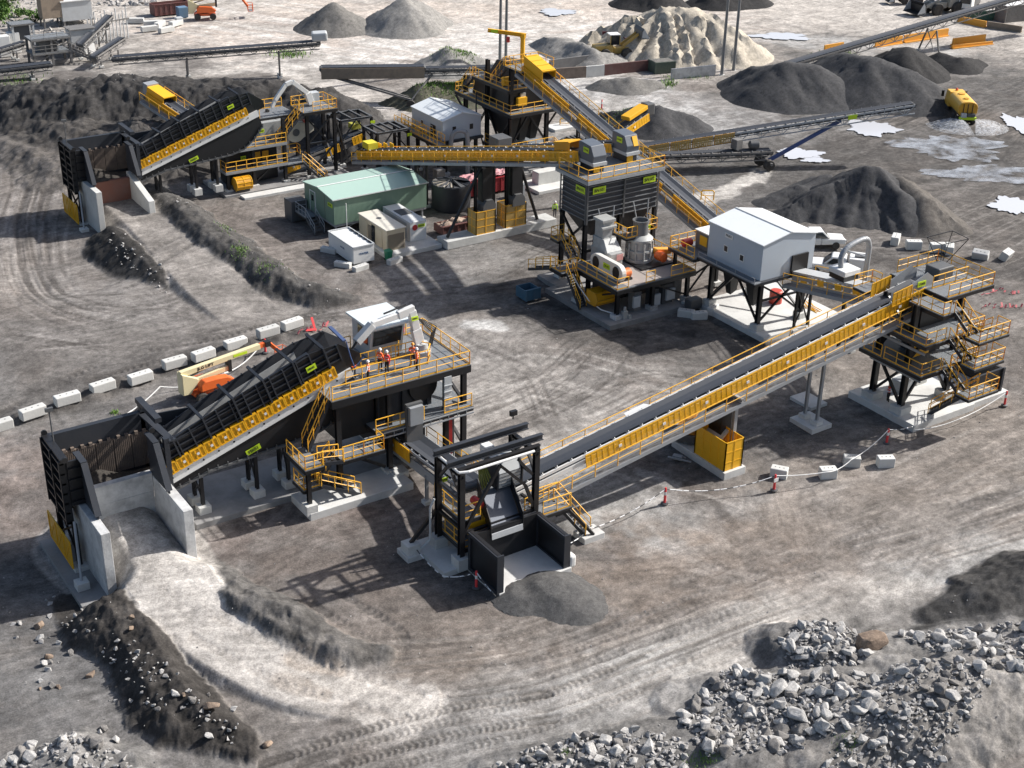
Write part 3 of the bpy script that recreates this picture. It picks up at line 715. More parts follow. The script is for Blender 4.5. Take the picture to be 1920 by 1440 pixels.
    if long_wall: MB().box(X(-32.1), Y(-10.4), Z(zb), X(-31.45), Y(-5.0), Z(3.85)).build('side_wall', wall_mat, R, bevel=.03)
    else: MB().hexa([(X(x), Y(y), z) for z0, z1 in ((Z(zb), 0), (0, 0)) for x, y, z in ((-32.1, -10.4, z0), (-31.45, -10.4, z0), (-31.45, -4, z0), (-32.1, -4, z0))][:4] +
                    [(X(-32.1), Y(-10.2), Z(2.0)), (X(-31.45), Y(-10.2), Z(2.0)), (X(-31.45), Y(-4), Z(3.5)), (X(-32.1), Y(-4), Z(3.5))]).build('side_wall', wall_mat, R, bevel=.04)
    o = MB().box(X(-36.85), Y(-5.0), Z(zb), X(-32.1), Y(-4.5), Z(rear_top)).build('rear_wall', rear_mat, R, bevel=.03)
    if long_wall: MB().box(X(-36.83), Y(-5.04), Z(2.62), X(-32.12), Y(-5.0), Z(2.68)).build('construction_joint', CONCD, o)
    return T
def apron(ox, oy, oz, lab, sgn):
    """inclined apron feeder: white side beam, yellow guards, black stiffened trough above"""
    T = thing('apron_feeder', lab, 'feeder', (ox - 25, oy - 4.2, oz))
    yn, yf = oy - 5.9, oy - 4.0
    x0, z0, x1, z1 = ox - 31.6, oz + 3.75, ox - 17.6, oz + 8.3
    L = math.hypot(x1 - x0, z1 - z0); t = V(((x1 - x0) / L, 0, (z1 - z0) / L)); u = V((-t.z, 0, t.x))
    Q = lambda s, y, b: V((x0, y, z0)) + t * s + u * b
    for y, nm in ((yn, 'side_beam'), (yf, 'side_beam')): MB().beam(Q(0, y, -.1), Q(L, y, -.1), .35, .72, u).build(nm, WHT if y == yn else LGREY, T)
    for i in range(12): MB().lathe(Q(.5 + L * i / 12.5, yn - .18, -.05), [(.07, -.03), (.07, .03)], 8, (0, 1, 0)).build('bolt', BLK, T)
    m = MB(); n = int(L / .33)
    for i in range(n): m.beam(Q(i * .33, yn + .2, .0), Q(i * .33, yf - .2, .0), .3, .08, u)
    m.build('apron_pans', DKG, T)
    # yellow guards on the near side
    k = 13
    for i in range(k):
        s0, s1 = .15 + (L - 1.2) * i / k, .15 + (L - 1.2) * (i + 1) / k - .1; g = MB(); y = yn - .3
        for b in (.32, 1.12): g.beam(Q(s0, y, b), Q(s1, y, b), .1, .09, u)
        for j in range(4): g.beam(Q(s0 + (s1 - s0) * j / 3, y, .32), Q(s0 + (s1 - s0) * j / 3, y, 1.12), .08, .08, t)
        g.beam(Q(s0, y + .25, 1.15), Q(s1, y + .25, 1.15), .5, .05, u)
        o = g.build('guard_panel', YEL, T)
        MB().hexa([Q(s, y + d, b) for d in (-.01, .01) for s, b in ((s0 + .03, .36), (s1 - .03, .36), (s1 - .03, 1.08), (s0 + .03, 1.08))]).build('mesh_infill', YMESH, o)
        MB().hexa([Q((s0 + s1) / 2 + a, y - .05 - d, .72 + b) for d in (0, .02) for a, b in ((-.09, -.09), (.09, -.09), (.09, .09), (-.09, .09))]).build('label_plate', WHT, o)
    # trough walls: near wall leans out, far wall stands higher
    prof = [(0.0, 1.3, 1.0), (.7, 2.5, 2.2), (5.5, 2.95, 2.75), (L - 2.6, 3.05, 2.95), (L - .2, 2.5, 2.6), (L + 1.0, 1.0, 1.1)]
    for y0, y1, nm, hi in ((yn + .05, yn - .12, 'near_wall', 1), (yf - .05, yf + .2, 'far_wall', 2)):
        vs = []
        for s, hN, hF in prof:
            hh = hN if hi == 1 else hF
            for b, y in ((.15, y0), (hh, y1)): vs += [Q(s, y, b), Q(s, y + (.06 if hi == 2 else -.06), b)]
        fs = []
        for i in range(len(prof) - 1):
            a, b = i * 4, (i + 1) * 4
            fs += [(a, b, b + 2, a + 2), (a + 1, a + 3, b + 3, b + 1), (a + 2, b + 2, b + 3, a + 3), (a, a + 1, b + 1, b)]
        fs += [(0, 2, 3, 1), (len(vs) - 4, len(vs) - 3, len(vs) - 1, len(vs) - 2)]
        w = MB().add(vs, fs).build(nm, BLK if hi == 1 else BLK2, T)
        f = MB()
        for i in range(14):
            s = .8 + (L - 1.2) * i / 13; hh = np.interp(s, [p[0] for p in prof], [p[hi] for p in prof]); yy = (y0 + y1) / 2 + (-.16 if hi == 1 else .22)
            f.beam(Q(s, yy - .0, 1.15 if hi == 1 else .2), Q(s, yy, hh), .22, .09, t)
        if hi == 1:
            for b in (1.45, 1.95, 2.4): f.beam(Q(.8, yn - .2, b), Q(L - .4, yn - .2, b), .16, .07, u)
            f.beam(Q(.7, yn - .02, 2.42), Q(L - 2.4, yn - .02, 2.95), .55, .06, u)
        f.build('stiffener', BLK2 if hi == 1 else BLK, w)
    # wear liner on the far wall's inside (the bright strip)
    MB().hexa([Q(s, yf - .10 + d, b) for d in (-.03, 0) for s, b in ((1.2, 1.1), (L - 2.8, 1.6), (L - 2.8, 2.5), (1.2, 1.95))]).build('liner', P('liner_grey', (.62, .63, .62), .5, .2, .4) if 'liner_grey' not in MATS else MATS['liner_grey'], T)
    fl = [(Q(0, 0, 0).x - .2, yf + 1.9, Q(0, 0, 2.9).z + .3), (Q(4.2, 0, 0).x, yf + .15, Q(4.2, 0, 2.5).z), (Q(4.2, 0, 0).x, yf + .15, Q(4.2, 0, .4).z), (Q(0, 0, 0).x - .2, yf + 1.9, Q(0, 0, .6).z)]
    MB().prism(fl, (.02, .1, 0)).build('flare_panel', BLK2, T)
    m = MB()
    for i in range(6):
        s = 1.6 + 2.35 * i; hN = np.interp(s, [p[0] for p in prof], [p[1] for p in prof]) + .1; hF = np.interp(s, [p[0] for p in prof], [p[2] for p in prof]) + .2
        mm = MB().beam(Q(s, yn - .2, hN), Q(s, yf + .35, hF), .2, .14, u); mm.beam(Q(s, yn - .24, 1.2), Q(s, yn - .24, hN + .05), .28, .12, t); mm.build('cross_frame', BLK2, T)
    # return strand, skirt and chute below
    m = MB(); N_ = 10; top = [Q(L * i / N_, yn, -.45) for i in range(N_ + 1)]; bot = []
    for i in range(N_ + 1):
        k_ = i / N_; p = Q(L * k_, yn, -float(np.interp(k_, [0, .2, .36, .55, .72, .85, 1], [.95, 1.1, 1.7, 2.4, 3.0, 3.0, 1.6]))); bot.append(p)
    poly = [tuple(p) for p in top] + [tuple(p) for p in reversed(bot)]
    m.prism(poly, (0, .06, 0)); m.build('skirt_plate', BLK, T)
    m = MB()
    for a, b in zip(bot, bot[1:]): m.beam(a + V((0, -.05, -.1)), b + V((0, -.05, -.1)), .2, .14)
    for i in range(22):
        f_ = i / 21 * N_; j = min(N_ - 1, int(f_)); p = bot[j].lerp(bot[j + 1], f_ - j); m.cbox(p.x, p.y - .12, p.z - .1, .07, .1, .3)
    m.build('return_rollers', DKG, T)
    # trestles
    for xl in (-29.0, -25.0, -22.6):
        zt = z0 + (ox + xl - x0) * t.z / t.x - 1.6
        for y in (yn + .35, yf - .1): column(T, ox + xl, y, oz + .1, zt, .24, BLK, .75, .85, 'leg')
        braces(T, [((ox + xl, yn + .35, oz + 1.2), (ox + xl, yf - .1, zt - .4)), ((ox + xl, yf - .1, oz + 1.2), (ox + xl, yn + .35, zt - .4))], .1)
    sign(T, Q(L * .42, yn - .08, -1.5), t, u, 1.1, .4, 'FE051')
    sign(T, Q(L * .82, yn - .3, 2.0), t, u, .75, .42, 'FE051')
    return T
soil_mat('quarry_soil_dark', False, (.062, .056, .05), 1.2, .6)
hopper(0, 0, 0, 'black ribbed steel feed hopper at the top of the pale ramp in the foreground', CONCD, CONCD, 4.05, 'pair of stained grey concrete walls either side of the pale foreground ramp')
hopper(20.2, 60.1, .55, 'black ribbed steel feed hopper with camera mast, far behind the kerb blocks at upper left', CONC, RUST, 3.1, 'clean pale concrete walls with a rusty red cross plate at the upper left ramp', False)
apron(0, 0, 0, 'long black trough feeder with white beam and yellow guards beside the workers', 1)
apron(20.2, 60.1, .55, 'black trough feeder with yellow guards climbing to the rear crusher at upper left', 1)
slab('concrete_pad', -39.2, -10.4, -37.4, -1.6, -.95, PADG)
slab('concrete_pad', -30.1, -6.9, -9, -1.2, .12, PADG)
slab('concrete_pad', -23.1, -9.95, -15.0, -6.88, .28, PAD)
# ================================================================= FRONT CRUSHER PLATFORM
def front_platform():
    T = thing('crusher_platform', 'tall black steel platform carrying six workers, its deck level with the feeder head', 'platform', (-14.5, -4.8, .1))
    zt = 7.45
    deck(T, -20.2, -8.0, -9.05, -1.2, zt, edge=.55)
    cols = [(-19.6, -7.6), (-15.6, -7.6), (-9.4, -7.6), (-10.9, -7.6), (-19.6, -2.0), (-14.5, -2.0), (-9.4, -2.0)]
    for x, y in cols: column(T, x, y, .12, zt - .6, .36, BLK, .55, .95, pmat=CONC)
    # lower deck with the lube skid
    deck(T, -16.9, -8.3, -9.0, -1.8, 4.2, edge=.3)
    deck(T, -20.3, -9.5, -17.0, -7.9, 3.55, edge=.25)
    braces(T, [((-9.4, -7.6, 4.4), (-9.4, -2.0, 6.8)), ((-9.4, -2.0, 4.4), (-9.4, -7.6, 6.8)), ((-9.4, -7.6, .8), (-9.4, -2.0, 4.0)), ((-9.4, -2.0, .8), (-9.4, -7.6, 4.0)),
               ((-15.4, -7.6, 3.8), (-11.2, -7.6, .9)), ((-10.9, -7.6, 3.9), (-14.8, -2, .9)), ((-19.6, -7.6, 3.2), (-16.0, -7.6, .9)), ((-19.6, -2, 3), (-15.6, -2, 6.6)), ((-14.5, -2, 6.6), (-10, -2, 4.3))], .2)
    handrail(T, [(-20.1, -7.95, zt), (-9.1, -7.95, zt), (-9.1, -1.25, zt), (-12.0, -1.25, zt)], step=1.45)
    handrail(T, [(-15.2, -1.25, zt), (-20.1, -1.25, zt), (-20.1, -2.2, zt)], step=1.3)
    handrail(T, [(-18.2, -6.25, zt), (-13.0, -6.25, zt)], step=1.4)
    handrail(T, [(-13.2, -4.4, zt), (-11.5, -4.4, zt), (-10.9, -5.4, zt), (-11.6, -6.3, zt), (-13.0, -6.25, zt)], step=.9)
    handrail(T, [(-16.6, -4.3, zt), (-12.9, -4.3, zt), (-12.6, -3.8, zt)], step=.6)
    handrail(T, [(-17.0, -8.25, 4.2), (-13.1, -8.25, 4.2)], step=1.0); handrail(T, [(-11.4, -8.25, 4.2), (-9.1, -8.25, 4.2)], step=1.2)
    handrail(T, [(-18.6, -9.45, 3.55), (-17.05, -9.45, 3.55), (-17.05, -8.4, 3.55)], step=.8)
    handrail(T, [(-20.25, -9.45, 3.55), (-18.6, -9.45, 3.55)], step=.8)
    # flights: deck -> landing beside the feeder -> cross landing -> ground
    deck(T, -23.3, -9.9, -21.9, -6.9, 3.9, edge=.25)
    stair(T, (-20.2, -7.3, zt), (-22.0, -7.3, 3.95), .9)
    stair(T, (-21.9, -9.3, 3.9), (-20.3, -9.3, 3.6), .8)
    handrail(T, [(-23.25, -7.0, 3.9), (-23.25, -9.85, 3.9), (-21.9, -9.85, 3.9)], step=.9)
    column(T, -22.9, -9.5, .28, 3.7, .28, BLK, .75, .85, pmat=CONC)
    deck(T, -23.2, -9.3, -21.8, -7.6, 2.0, edge=.2)
    stair(T, (-20.6, -8.5, 3.55), (-22.0, -8.5, 2.05), .8)
    handrail(T, [(-23.15, -7.7, 2.0), (-23.15, -9.25, 2.0), (-22.0, -9.25, 2.0)], step=.8)
    stair(T, (-21.9, -8.9, 2.0), (-18.9, -8.9, .35), .95)
    # crusher body and dark plant below the deck
    o = MB().box(-19.2, -6.6, 3.4, -16.2, -2.4, 7.2).box(-16.2, -6.9, 1.9, -15.2, -3.0, 6.9).build('crusher_housing', BLK, T)
    m = MB()
    for i in range(5): m.box(-16.1 + i * 1.0, -6.95, 4.5, -15.98 + i * 1.0, -6.75, 6.9)
    m.box(-16.2, -6.75, 4.4, -11.6, -6.6, 6.9); m.build('housing_ribs', BLK2, T)
    m = MB().lathe((-12.4, -6.9, 6.15), [(.1, -.1), (1.15, -.1), (1.2, 0), (1.2, 1.8), (1.1, 1.9)], 24, (0, 1, 0)); m.build('flywheel_guard', BLK, T, smooth=True)
    sign(T, (-13.2, -7.0, 6.6), (1, 0, 0), (0, 0, 1), .95, .42, 'CR051')
    m = MB().box(-14.7, -8.6, 2.6, -13.4, -8.3, 5.9); m.build('cabinet_frame', DKG, T)
    o = MB().box(-14.6, -8.9, 4.3, -13.5, -8.6, 5.75).build('electrical_cabinet', GAL, T, bevel=.03)
    m = MB()
    for i in range(12): m.box(-17.9 + i * .75, -8.42, 3.75, -17.86 + i * .75, -8.36, 4.1)
    m.beam((-18.0, -8.4, 3.72), (-9.0, -8.4, 3.72), .08, .1); m.beam((-18.0, -8.4, 4.1), (-9.0, -8.4, 4.1), .08, .08); m.build('cable_tray', GAL, T)
    m = MB().box(-11.3, -8.1, 3.6, -10.7, -7.95, 7.0)
    for i in range(6): m.box(-11.35, -8.16, 3.8 + i * .5, -10.65, -8.1, 3.86 + i * .5)
    m.build('cable_ladder', LGREY, T)
    for i in range(5): MB().tube((-10.95 + i * .09, -8.2, 4.2), (-10.95 + i * .09, -8.2, .4), .04, 6).build('cable', REDP if i < 3 else DKG, T)
    m = MB().box(-15.0, -7.0, 1.0, -12.3, -4.6, 2.9); m.box(-14.8, -7.4, .9, -12.6, -7.0, 2.2); m.build('discharge_chute', BLK2, T)
    MB().cbox(-15.2, -8.1, .12, 1.2, 1.0, .5).build('pedestal', CONC, T)
    # control cabin
    C = thing('control_cabin', 'small grey operator cabin with a ribbed pale roof on the front platform deck', 'cabin', (-15.6, -2.9, zt))
    dx, dy = 2.15, .75
    n0 = len(COL.objects)
    m = MB().hexa([(-17.0, -4.2, zt), (-14.3, -4.2, zt), (-14.3, -1.7, zt), (-17.0, -1.7, zt), (-17.0, -4.7, zt + 2.5), (-14.3, -4.7, zt + 2.5), (-14.3, -1.7, zt + 2.5), (-17.0, -1.7, zt + 2.5)])
    m.build('wall', LGREY, C)
    f = MB().hexa([(-16.8, -4.44, zt + 1.0), (-14.5, -4.44, zt + 1.0), (-14.5, -4.72, zt + 2.25), (-16.8, -4.72, zt + 2.25), (-16.8, -4.38, zt + 1.0), (-14.5, -4.38, zt + 1.0), (-14.5, -4.66, zt + 2.25), (-16.8, -4.66, zt + 2.25)])
    o = f.build('window', GLASS, C)
    MB().box(-17.04, -4.1, zt + 1.05, -16.98, -2.6, zt + 2.2).build('window', GLASS, C)
    MB().hexa([(-17.3, -5.2, zt + 2.62), (-13.9, -5.2, zt + 2.62), (-13.9, -1.3, zt + 2.55), (-17.3, -1.3, zt + 2.55), (-17.3, -5.2, zt + 2.76), (-13.9, -5.2, zt + 2.76), (-13.9, -1.3, zt + 2.69), (-17.3, -1.3, zt + 2.69)]).build('roof', CABW, C)
    for o in list(C.children):
        o.data.transform(Matrix.Translation((dx, dy, 0)))
    # rock breaker
    B = thing('rock_breaker', 'white hydraulic rock breaker arm bent over the feeder head on the front platform', 'rock breaker', (-11.6, -4.4, zt))
    MB().lathe((-11.2, -4.6, zt), [(.75, 0), (.75, .35), (.55, .4), (.55, .9)], 16).build('pedestal', LGREY, B, smooth=True)
    a, b, c, d = V((-11.3, -4.6, zt + .6)), V((-11.95, -4.6, zt + 3.6)), V((-15.2, -4.7, zt + 3.3)), V((-17.0, -4.9, zt + 2.0))
    m = MB().beam(a, a.lerp(b, .5), .5, .75); m.beam(a.lerp(b, .5), b, .45, .6); m.build('boom', WHT, B, bevel=.04)
    m = MB().beam(b + V((.2, 0, .1)), b.lerp(c, .35), .4, .62); m.beam(b.lerp(c, .35), c, .34, .45); m.build('stick', WHT, B, bevel=.04)
    MB().beam(c, c.lerp(d, .75), .5, .55).build('hammer', LGREY, B, bevel=.04); MB().tube(c.lerp(d, .75), d + V((-.2, -.1, -.3)), .09, 8).build('chisel', BLK, B)
    MB().tube(a + V((.1, .6, .2)), b + V((.1, .3, -.3)), .09, 8).build('hydraulic_cylinder', BLK, B); MB().tube(b + V((-.4, .1, .5)), b.lerp(c, .7) + V((0, 0, .5)), .07, 8).build('hydraulic_cylinder', BLK, B)
    m = MB()
    for k in range(5):
        q = [a + V((.5 + .08 * k, -.4, .1)), a + V((.9 + .1 * k, -.2, 1.0 + .1 * k)), a + V((.4, .1, 1.6 + .1 * k)), b.lerp(a, .3) + V((.3, 0, .2))]; m.path(q, .03, 5)
    m.build('hose', BLK, B); sign(B, b.lerp(a, .18) + V((0, -.3, 0)), (1, 0, 0), (0, .2, 1), .55, .3, 'RB051')
front_platform()
m = MB()
m.beam((-18.1, -6.1, 10.75), (-18.1, -3.9, 10.95), .26, .1); m.path([(-18.0, -6.15, 10.7), (-17.8, -6.3, 9.6), (-17.5, -6.35, 8.6)], .045, 6); m.path([(-17.5, -6.35, 8.7), (-16.7, -6.2, 9.2)], .035, 6)
m.solo('sling', P('sling_blue', (.03, .07, .19), .6), 'bright blue lifting sling looped over the front feeder head', 'sling')
# steep belt from the crusher down to the screen gantry
conveyor('belt_conveyor', 'short wide grey conveyor from under the front crusher to the black gantry', (-13.9, -6.4, 2.6), (-14.6, -17.2, 3.9), 1.7, depth=.75, fmat=GAL, walk=(1,), wdrop=1.0, guard=(-1,), gskip=(2, 3, 4, 5), legs=(.55,), lmat=GAL, ww=.7)
# ================================================================= SCREEN GANTRY, BUNKER, LONG CONVEYOR
def gantry():
    T = thing('screen_gantry', 'black open steel gantry with cross braces standing over the black plate bunker', 'gantry', (-14.6, -19, .1))
    xs = (-17.45, -11.75); ys = (-20.35, -17.5); zt = 7.3
    for x in xs:
        for y in ys: column(T, x, y, .1, zt, .36, BLK, .9, .95, pmat=CONC)
    for y in (-20.35, -17.5): MB().ibeam((-17.7, y, zt + .05), (-11.5, y, zt + .05), .3, .34).build('top_beam', BLK, T)
    for x in xs: MB().ibeam((x, -20.6, zt - .3), (x, -17.2, zt - .3), .28, .3).build('top_beam', BLK, T)
    for y in (-19.9, -18.2): MB().ibeam((-18.2, y, zt + .45), (-11.0, y, zt + .45), .3, .42).build('hoist_beam', BLK2, T)
    y = -20.4
    braces(T, [((-17.4, y, 2.6), (-14.6, y, 6.9)), ((-14.6, y, 6.9), (-12.6, y, 4.8)), ((-12.6, y, 4.8), (-11.9, y, 3.0))], .2)
    for x in xs: braces(T, [((x, -20.3, 5.4), (x, -18.9, 7.1)), ((x, -17.5, 5.4), (x, -18.9, 7.1)), ((x, -20.3, 5.2), (x, -17.5, 5.2)), ((x, -20.3, 3.0), (x, -17.5, 3.0))], .18)
    braces(T, [((-17.5, -20.4, 2.7), (-11.7, -20.4, 2.7)), ((-12.1, -20.4, 5.5), (-13.2, -20.4, 6.9)), ((-11.8, -18.4, 5.2), (-11.8, -17.6, 7))], .18)
    braces(T, [((-19.4, -17.2, .9), (-17.6, -17.5, 3.0))], .22); MB().cbox(-19.4, -17.2, .1, .95, .95, .85).build('pedestal', CONC, T, bevel=.02)
    m = MB().path([(-17.75, -17.6, zt + .1), (-17.75, -20.55, zt + .1), (-17.2, -20.75, zt + .1), (-12.2, -20.75, zt + .1)], .09, 8); m.build('conduit', WHT, T)
    m = MB().path([(-18.0, -17.9, 4.2), (-18.3, -17.9, 3.6), (-18.3, -17.9, 1.2), (-18.9, -17.6, .5)], .08, 8); m.build('conduit', LGREY, T)
    for z, x0, x1 in ((3.5, -17.3, -15.9), (1.35, -17.2, -15.6)):
        deck(T, x0, -20.2, x1, -16.6, z, edge=.25)
        handrail(T, [(x0 + .05, -16.7, z), (x0 + .05, -20.15, z), (x1, -20.15, z)], step=1.1)
    deck(T, -11.6, -21.0, -9.2, -19.3, 2.4, edge=.2); handrail(T, [(-11.5, -20.95, 2.4), (-9.25, -20.95, 2.4)], step=.9); handrail(T, [(-9.25, -19.35, 2.4), (-11.5, -19.35, 2.4)], step=.9)
    stair(T, (-9.5, -19.6, 2.4), (-8.2, -21.6, .25), .9)
    m = MB().hexa([(-14.9, -18.5, 3.9), (-12.6, -18.5, 3.9), (-13.2, -21.1, 2.25), (-15.6, -21.1, 2.25), (-14.9, -18.45, 4.0), (-12.6, -18.45, 4.0), (-13.2, -21.05, 2.35), (-15.6, -21.05, 2.35)])
    o = m.build('discharge_chute', STEELP, T)
    for x0, x1 in ((-14.95, -15.65), (-12.55, -13.15)):
        MB().hexa([(x0, -18.3, 3.4), (x0, -18.3, 5.0), (x1, -21.0, 3.3), (x1, -21.1, 2.2), (x0 + .06, -18.3, 3.4), (x0 + .06, -18.3, 5.0), (x1 + .06, -21.0, 3.3), (x1 + .06, -21.1, 2.2)]).build('chute_side', BLK, o)
    MB().hexa([(-15.6, -21.12, 2.0), (-13.2, -21.12, 2.0), (-13.2, -21.16, 2.0), (-15.6, -21.16, 2.0), (-15.6, -21.08, 2.42), (-13.2, -21.08, 2.42), (-13.2, -21.12, 2.42), (-15.6, -21.12, 2.42)]).build('chute_lip', LGREY, o)
    # overband drum cover, scrapers and drive
    pr = [(-.9, -.9), (-.95, .2), (-.55, .95), (.45, .95), (.85, .2), (.85, -.9)]
    m = MB().prism([(-13.6, -17.9 + a, 4.9 + b) for a, b in pr], (1.7, 0, 0)); o = m.build('drum_cover', LGREY, T, bevel=.03)
    m = MB()
    for i in range(5): m.box(-13.6, -18.86, 4.1 + i * .25, -11.9, -18.8, 4.13 + i * .25)
    m.build('cover_ribs', DKG, o)
    for x in (-13.75, -11.85): MB().prism([(x, -17.9 + a * 1.08, 4.9 + b * 1.06) for a, b in pr], (.1, 0, 0)).build('end_plate', BLK2, o)
    m = MB()
    for i in range(6): m.tube((-14.8 + .12 * i, -18.4 - .1 * i, 4.0 + .15 * i), (-14.4 + .1 * i, -17.6, 5.3), .06, 5)
    m.build('hose', P('hose_olive', (.22, .22, .02), .5), T)
    m = MB().lathe((-15.6, -19.3, 3.9), [(.28, -.45), (.3, 0), (.28, .45)], 12, (0, 1, 0)); m.build('motor', REDP, T, smooth=True)
    MB().box(-16.6, -19.9, 2.0, -14.9, -18.6, 2.9).box(-15.0, -20.2, 1.4, -13.9, -18.4, 2.4).build('underscreen_guard', YEL, T)
    MB().box(-16.4, -19.8, .5, -14.6, -18.2, 1.9).build('return_chute', BLK2, T)
    MB().box(-13.6, -17.2, 5.2, -12.9, -16.4, 6.3).build('gearbox_cover', WHT, T, bevel=.05)
    sign(T, (-16.2, -16.2, 4.2), (1, 0, 0), (0, -.3, 1), .5, .4, 'CV052')
    m = MB().tube((-11.5, -17.2, zt + .6), (-11.5, -17.2, zt + 1.0), .05, 6); m.box(-11.75, -17.35, zt + .9, -11.25, -17.1, zt + 1.25); m.build('floodlight', BLK, T)
    # bunker
    K = thing('bunker', 'open black steel plate bunker with three walls under the front gantry chute', 'bunker', (-14.5, -22.4, .1))
    for nm, (x0, y0, x1, y1, h) in (('side_wall', (-17.1, -24.2, -16.85, -20.8, 3.0)), ('rear_wall', (-16.85, -21.0, -11.9, -20.8, 2.75)), ('side_wall', (-11.9, -24.1, -11.65, -20.8, 2.7))):
        o = MB().box(x0, y0, .1, x1, y1, h).build(nm, BLK, K)
        f = MB()
        if nm == 'side_wall':
            f.box(x0 - .12, y0, h - .28, x0 - .005, y1, h - .02); f.box(x0 - .12, y0, .15, x0 - .005, y1, .4)
            f.box(x0 - .14, y0 - .1, .1, x1 + .1, y0 - .005, h + .05); f.box(x0 - .12, y1 - .25, .4, x0 - .005, y1, h - .28)
        else: f.box(x0, y1 + .005, h - .3, x1, y1 + .12, h - .02)
        f.build('flange', BLK2, o)
    MB().cbox(-11.3, -23.9, .1, .5, .7, .9).solo('bag', P('white_bag', (.7, .7, .68), .8), 'small white bulk bag at the open end of the black bunker', 'bag', bevel=.15)
    p = MB(); p.beam((-10.4, -20.8, 2.0), (-9.5, -21.1, 2.25), .25, .2); p.beam((-9.5, -21.1, 2.25), (-8.0, -22.0, .3), .18, .2); p.build('stair_stringer', BLK, T)
gantry()
slab('concrete_pad', -18.85, -20.55, -17.1, -16.3, .1, PAD); slab('concrete_pad', -20.0, -17.9, -18.85, -16.4, .1, PAD)
slab('concrete_pad', -17.1, -24.35, -11.5, -16.0, .09, PAD); slab('concrete_pad', -8.9, -22.2, -7.2, -20.9, .14, PAD)
LC, LQ, LL = conveyor('belt_conveyor', 'long dark belt with yellow guards rising from the gantry to the right hand tower', (-12.4, -17.9, 3.5), (26.0, -17.9, 9.74), 1.35, depth=.32, fmat=WHT,
                      guard=(-1,), walk=(-1, 1), wdrop=1.25, gskip=(0, 1, 2), legs=(), ww=.85, gh=(-.95, .02))
# far side cable tray and support trestles
m = MB(); m.beam(LQ(2, 1.1, -.45), LQ(LL - 2, 1.1, -.45), .35, .06); m.beam(LQ(2, 1.3, -.35), LQ(LL - 2, 1.3, -.35), .04, .2); m.build('cable_tray', WHT, LC)
m = MB().hexa([LQ(s, a, b) for b in (-.3, -.25) for s, a in ((11, .95), (13.4, .95), (13.0, 1.7), (11.2, 1.7))]); m.build('splash_plate', WHT, LC)
for y, x in ((-19.3, 6.55), (-16.55, 6.55)):
    column(LC, x, y, .3, 5.5, .3, GAL, 0, name='leg')
column(LC, 5.2, -15.8, .3, 5.2, .28, GAL, 0, name='raker_leg', top=(8.0, -16.6))
MB().ibeam((6.55, -19.9, 5.55), (6.55, -16.0, 5.55), .25, .3).build('cross_head', GAL, LC)
braces(LC, [((6.55, -19.2, .6), (6.55, -16.6, 5.2))], .1, GAL)
for y in (-18.6, -17.3): column(LC, 16.0, y, .2, 6.6, .22, GAL, .5, .7, name='leg')
m = MB().box(6.0, -18.6, 2.0, 7.1, -17.2, 5.4); m.build('take_up_skirt', BLK, LC)
m = MB().hexa([(5.5, -18.9, 1.6), (5.5, -17.0, 1.6), (6.5, -17.0, 2.55), (6.5, -18.9, 2.55), (5.45, -18.9, 1.75), (5.45, -17.0, 1.75), (6.45, -17.0, 2.7), (6.45, -18.9, 2.7)]); m.build('take_up_hood', P('plate_pale_blue', (.55, .66, .74), .35), LC)
G = thing('guard_cage', 'bright yellow mesh cage around the counterweight under the long conveyor', 'guard cage', (5.6, -19.0, .3))
def cage(t, x0, y0, x1, y1, z0, h, nx, ny, fill=True, nz=3):
    for (ax, ay), (bx, by), n in (((x0, y0), (x1, y0), nx), ((x1, y0), (x1, y1), ny), ((x1, y1), (x0, y1), nx), ((x0, y1), (x0, y0), ny)):
        a, b = V((ax, ay, z0)), V((bx, by, z0)); m = MB()
        for i in range(n + 1): p = a.lerp(b, i / n); m.beam(p, p + V((0, 0, h)), .08, .08)
        for k in range(nz + 1): m.beam(a + V((0, 0, h * k / nz + (.04 if k == 0 else 0))), b + V((0, 0, h * k / nz + (.04 if k == 0 else 0))), .06, .08)
        o = m.build('panel_frame', YEL if fill else RAIL, t)
        d = (b - a).normalized(); nrm = V((-d.y, d.x, 0)) * .012
        MB().hexa([a + nrm, b + nrm, b - nrm, a - nrm, a + nrm + V((0, 0, h)), b + nrm + V((0, 0, h)), b - nrm + V((0, 0, h)), a - nrm + V((0, 0, h))]).build('mesh_infill', YMESH if fill else YMESH2, o)
YMESH2 = MESHMAT('tan_mesh', (.52, .34, .10), .42, 9)
cage(G, 4.85, -20.5, 6.5, -17.2, .3, 2.5, 2, 4)
slab('concrete_pad', 4.7, -20.75, 6.75, -14.75, .3, PAD); slab('concrete_pad', 15.0, -19.2, 17.1, -16.7, .2, PAD); slab('concrete_pad', 17.6, -16.4, 19.4, -14.0, .15, PAD)
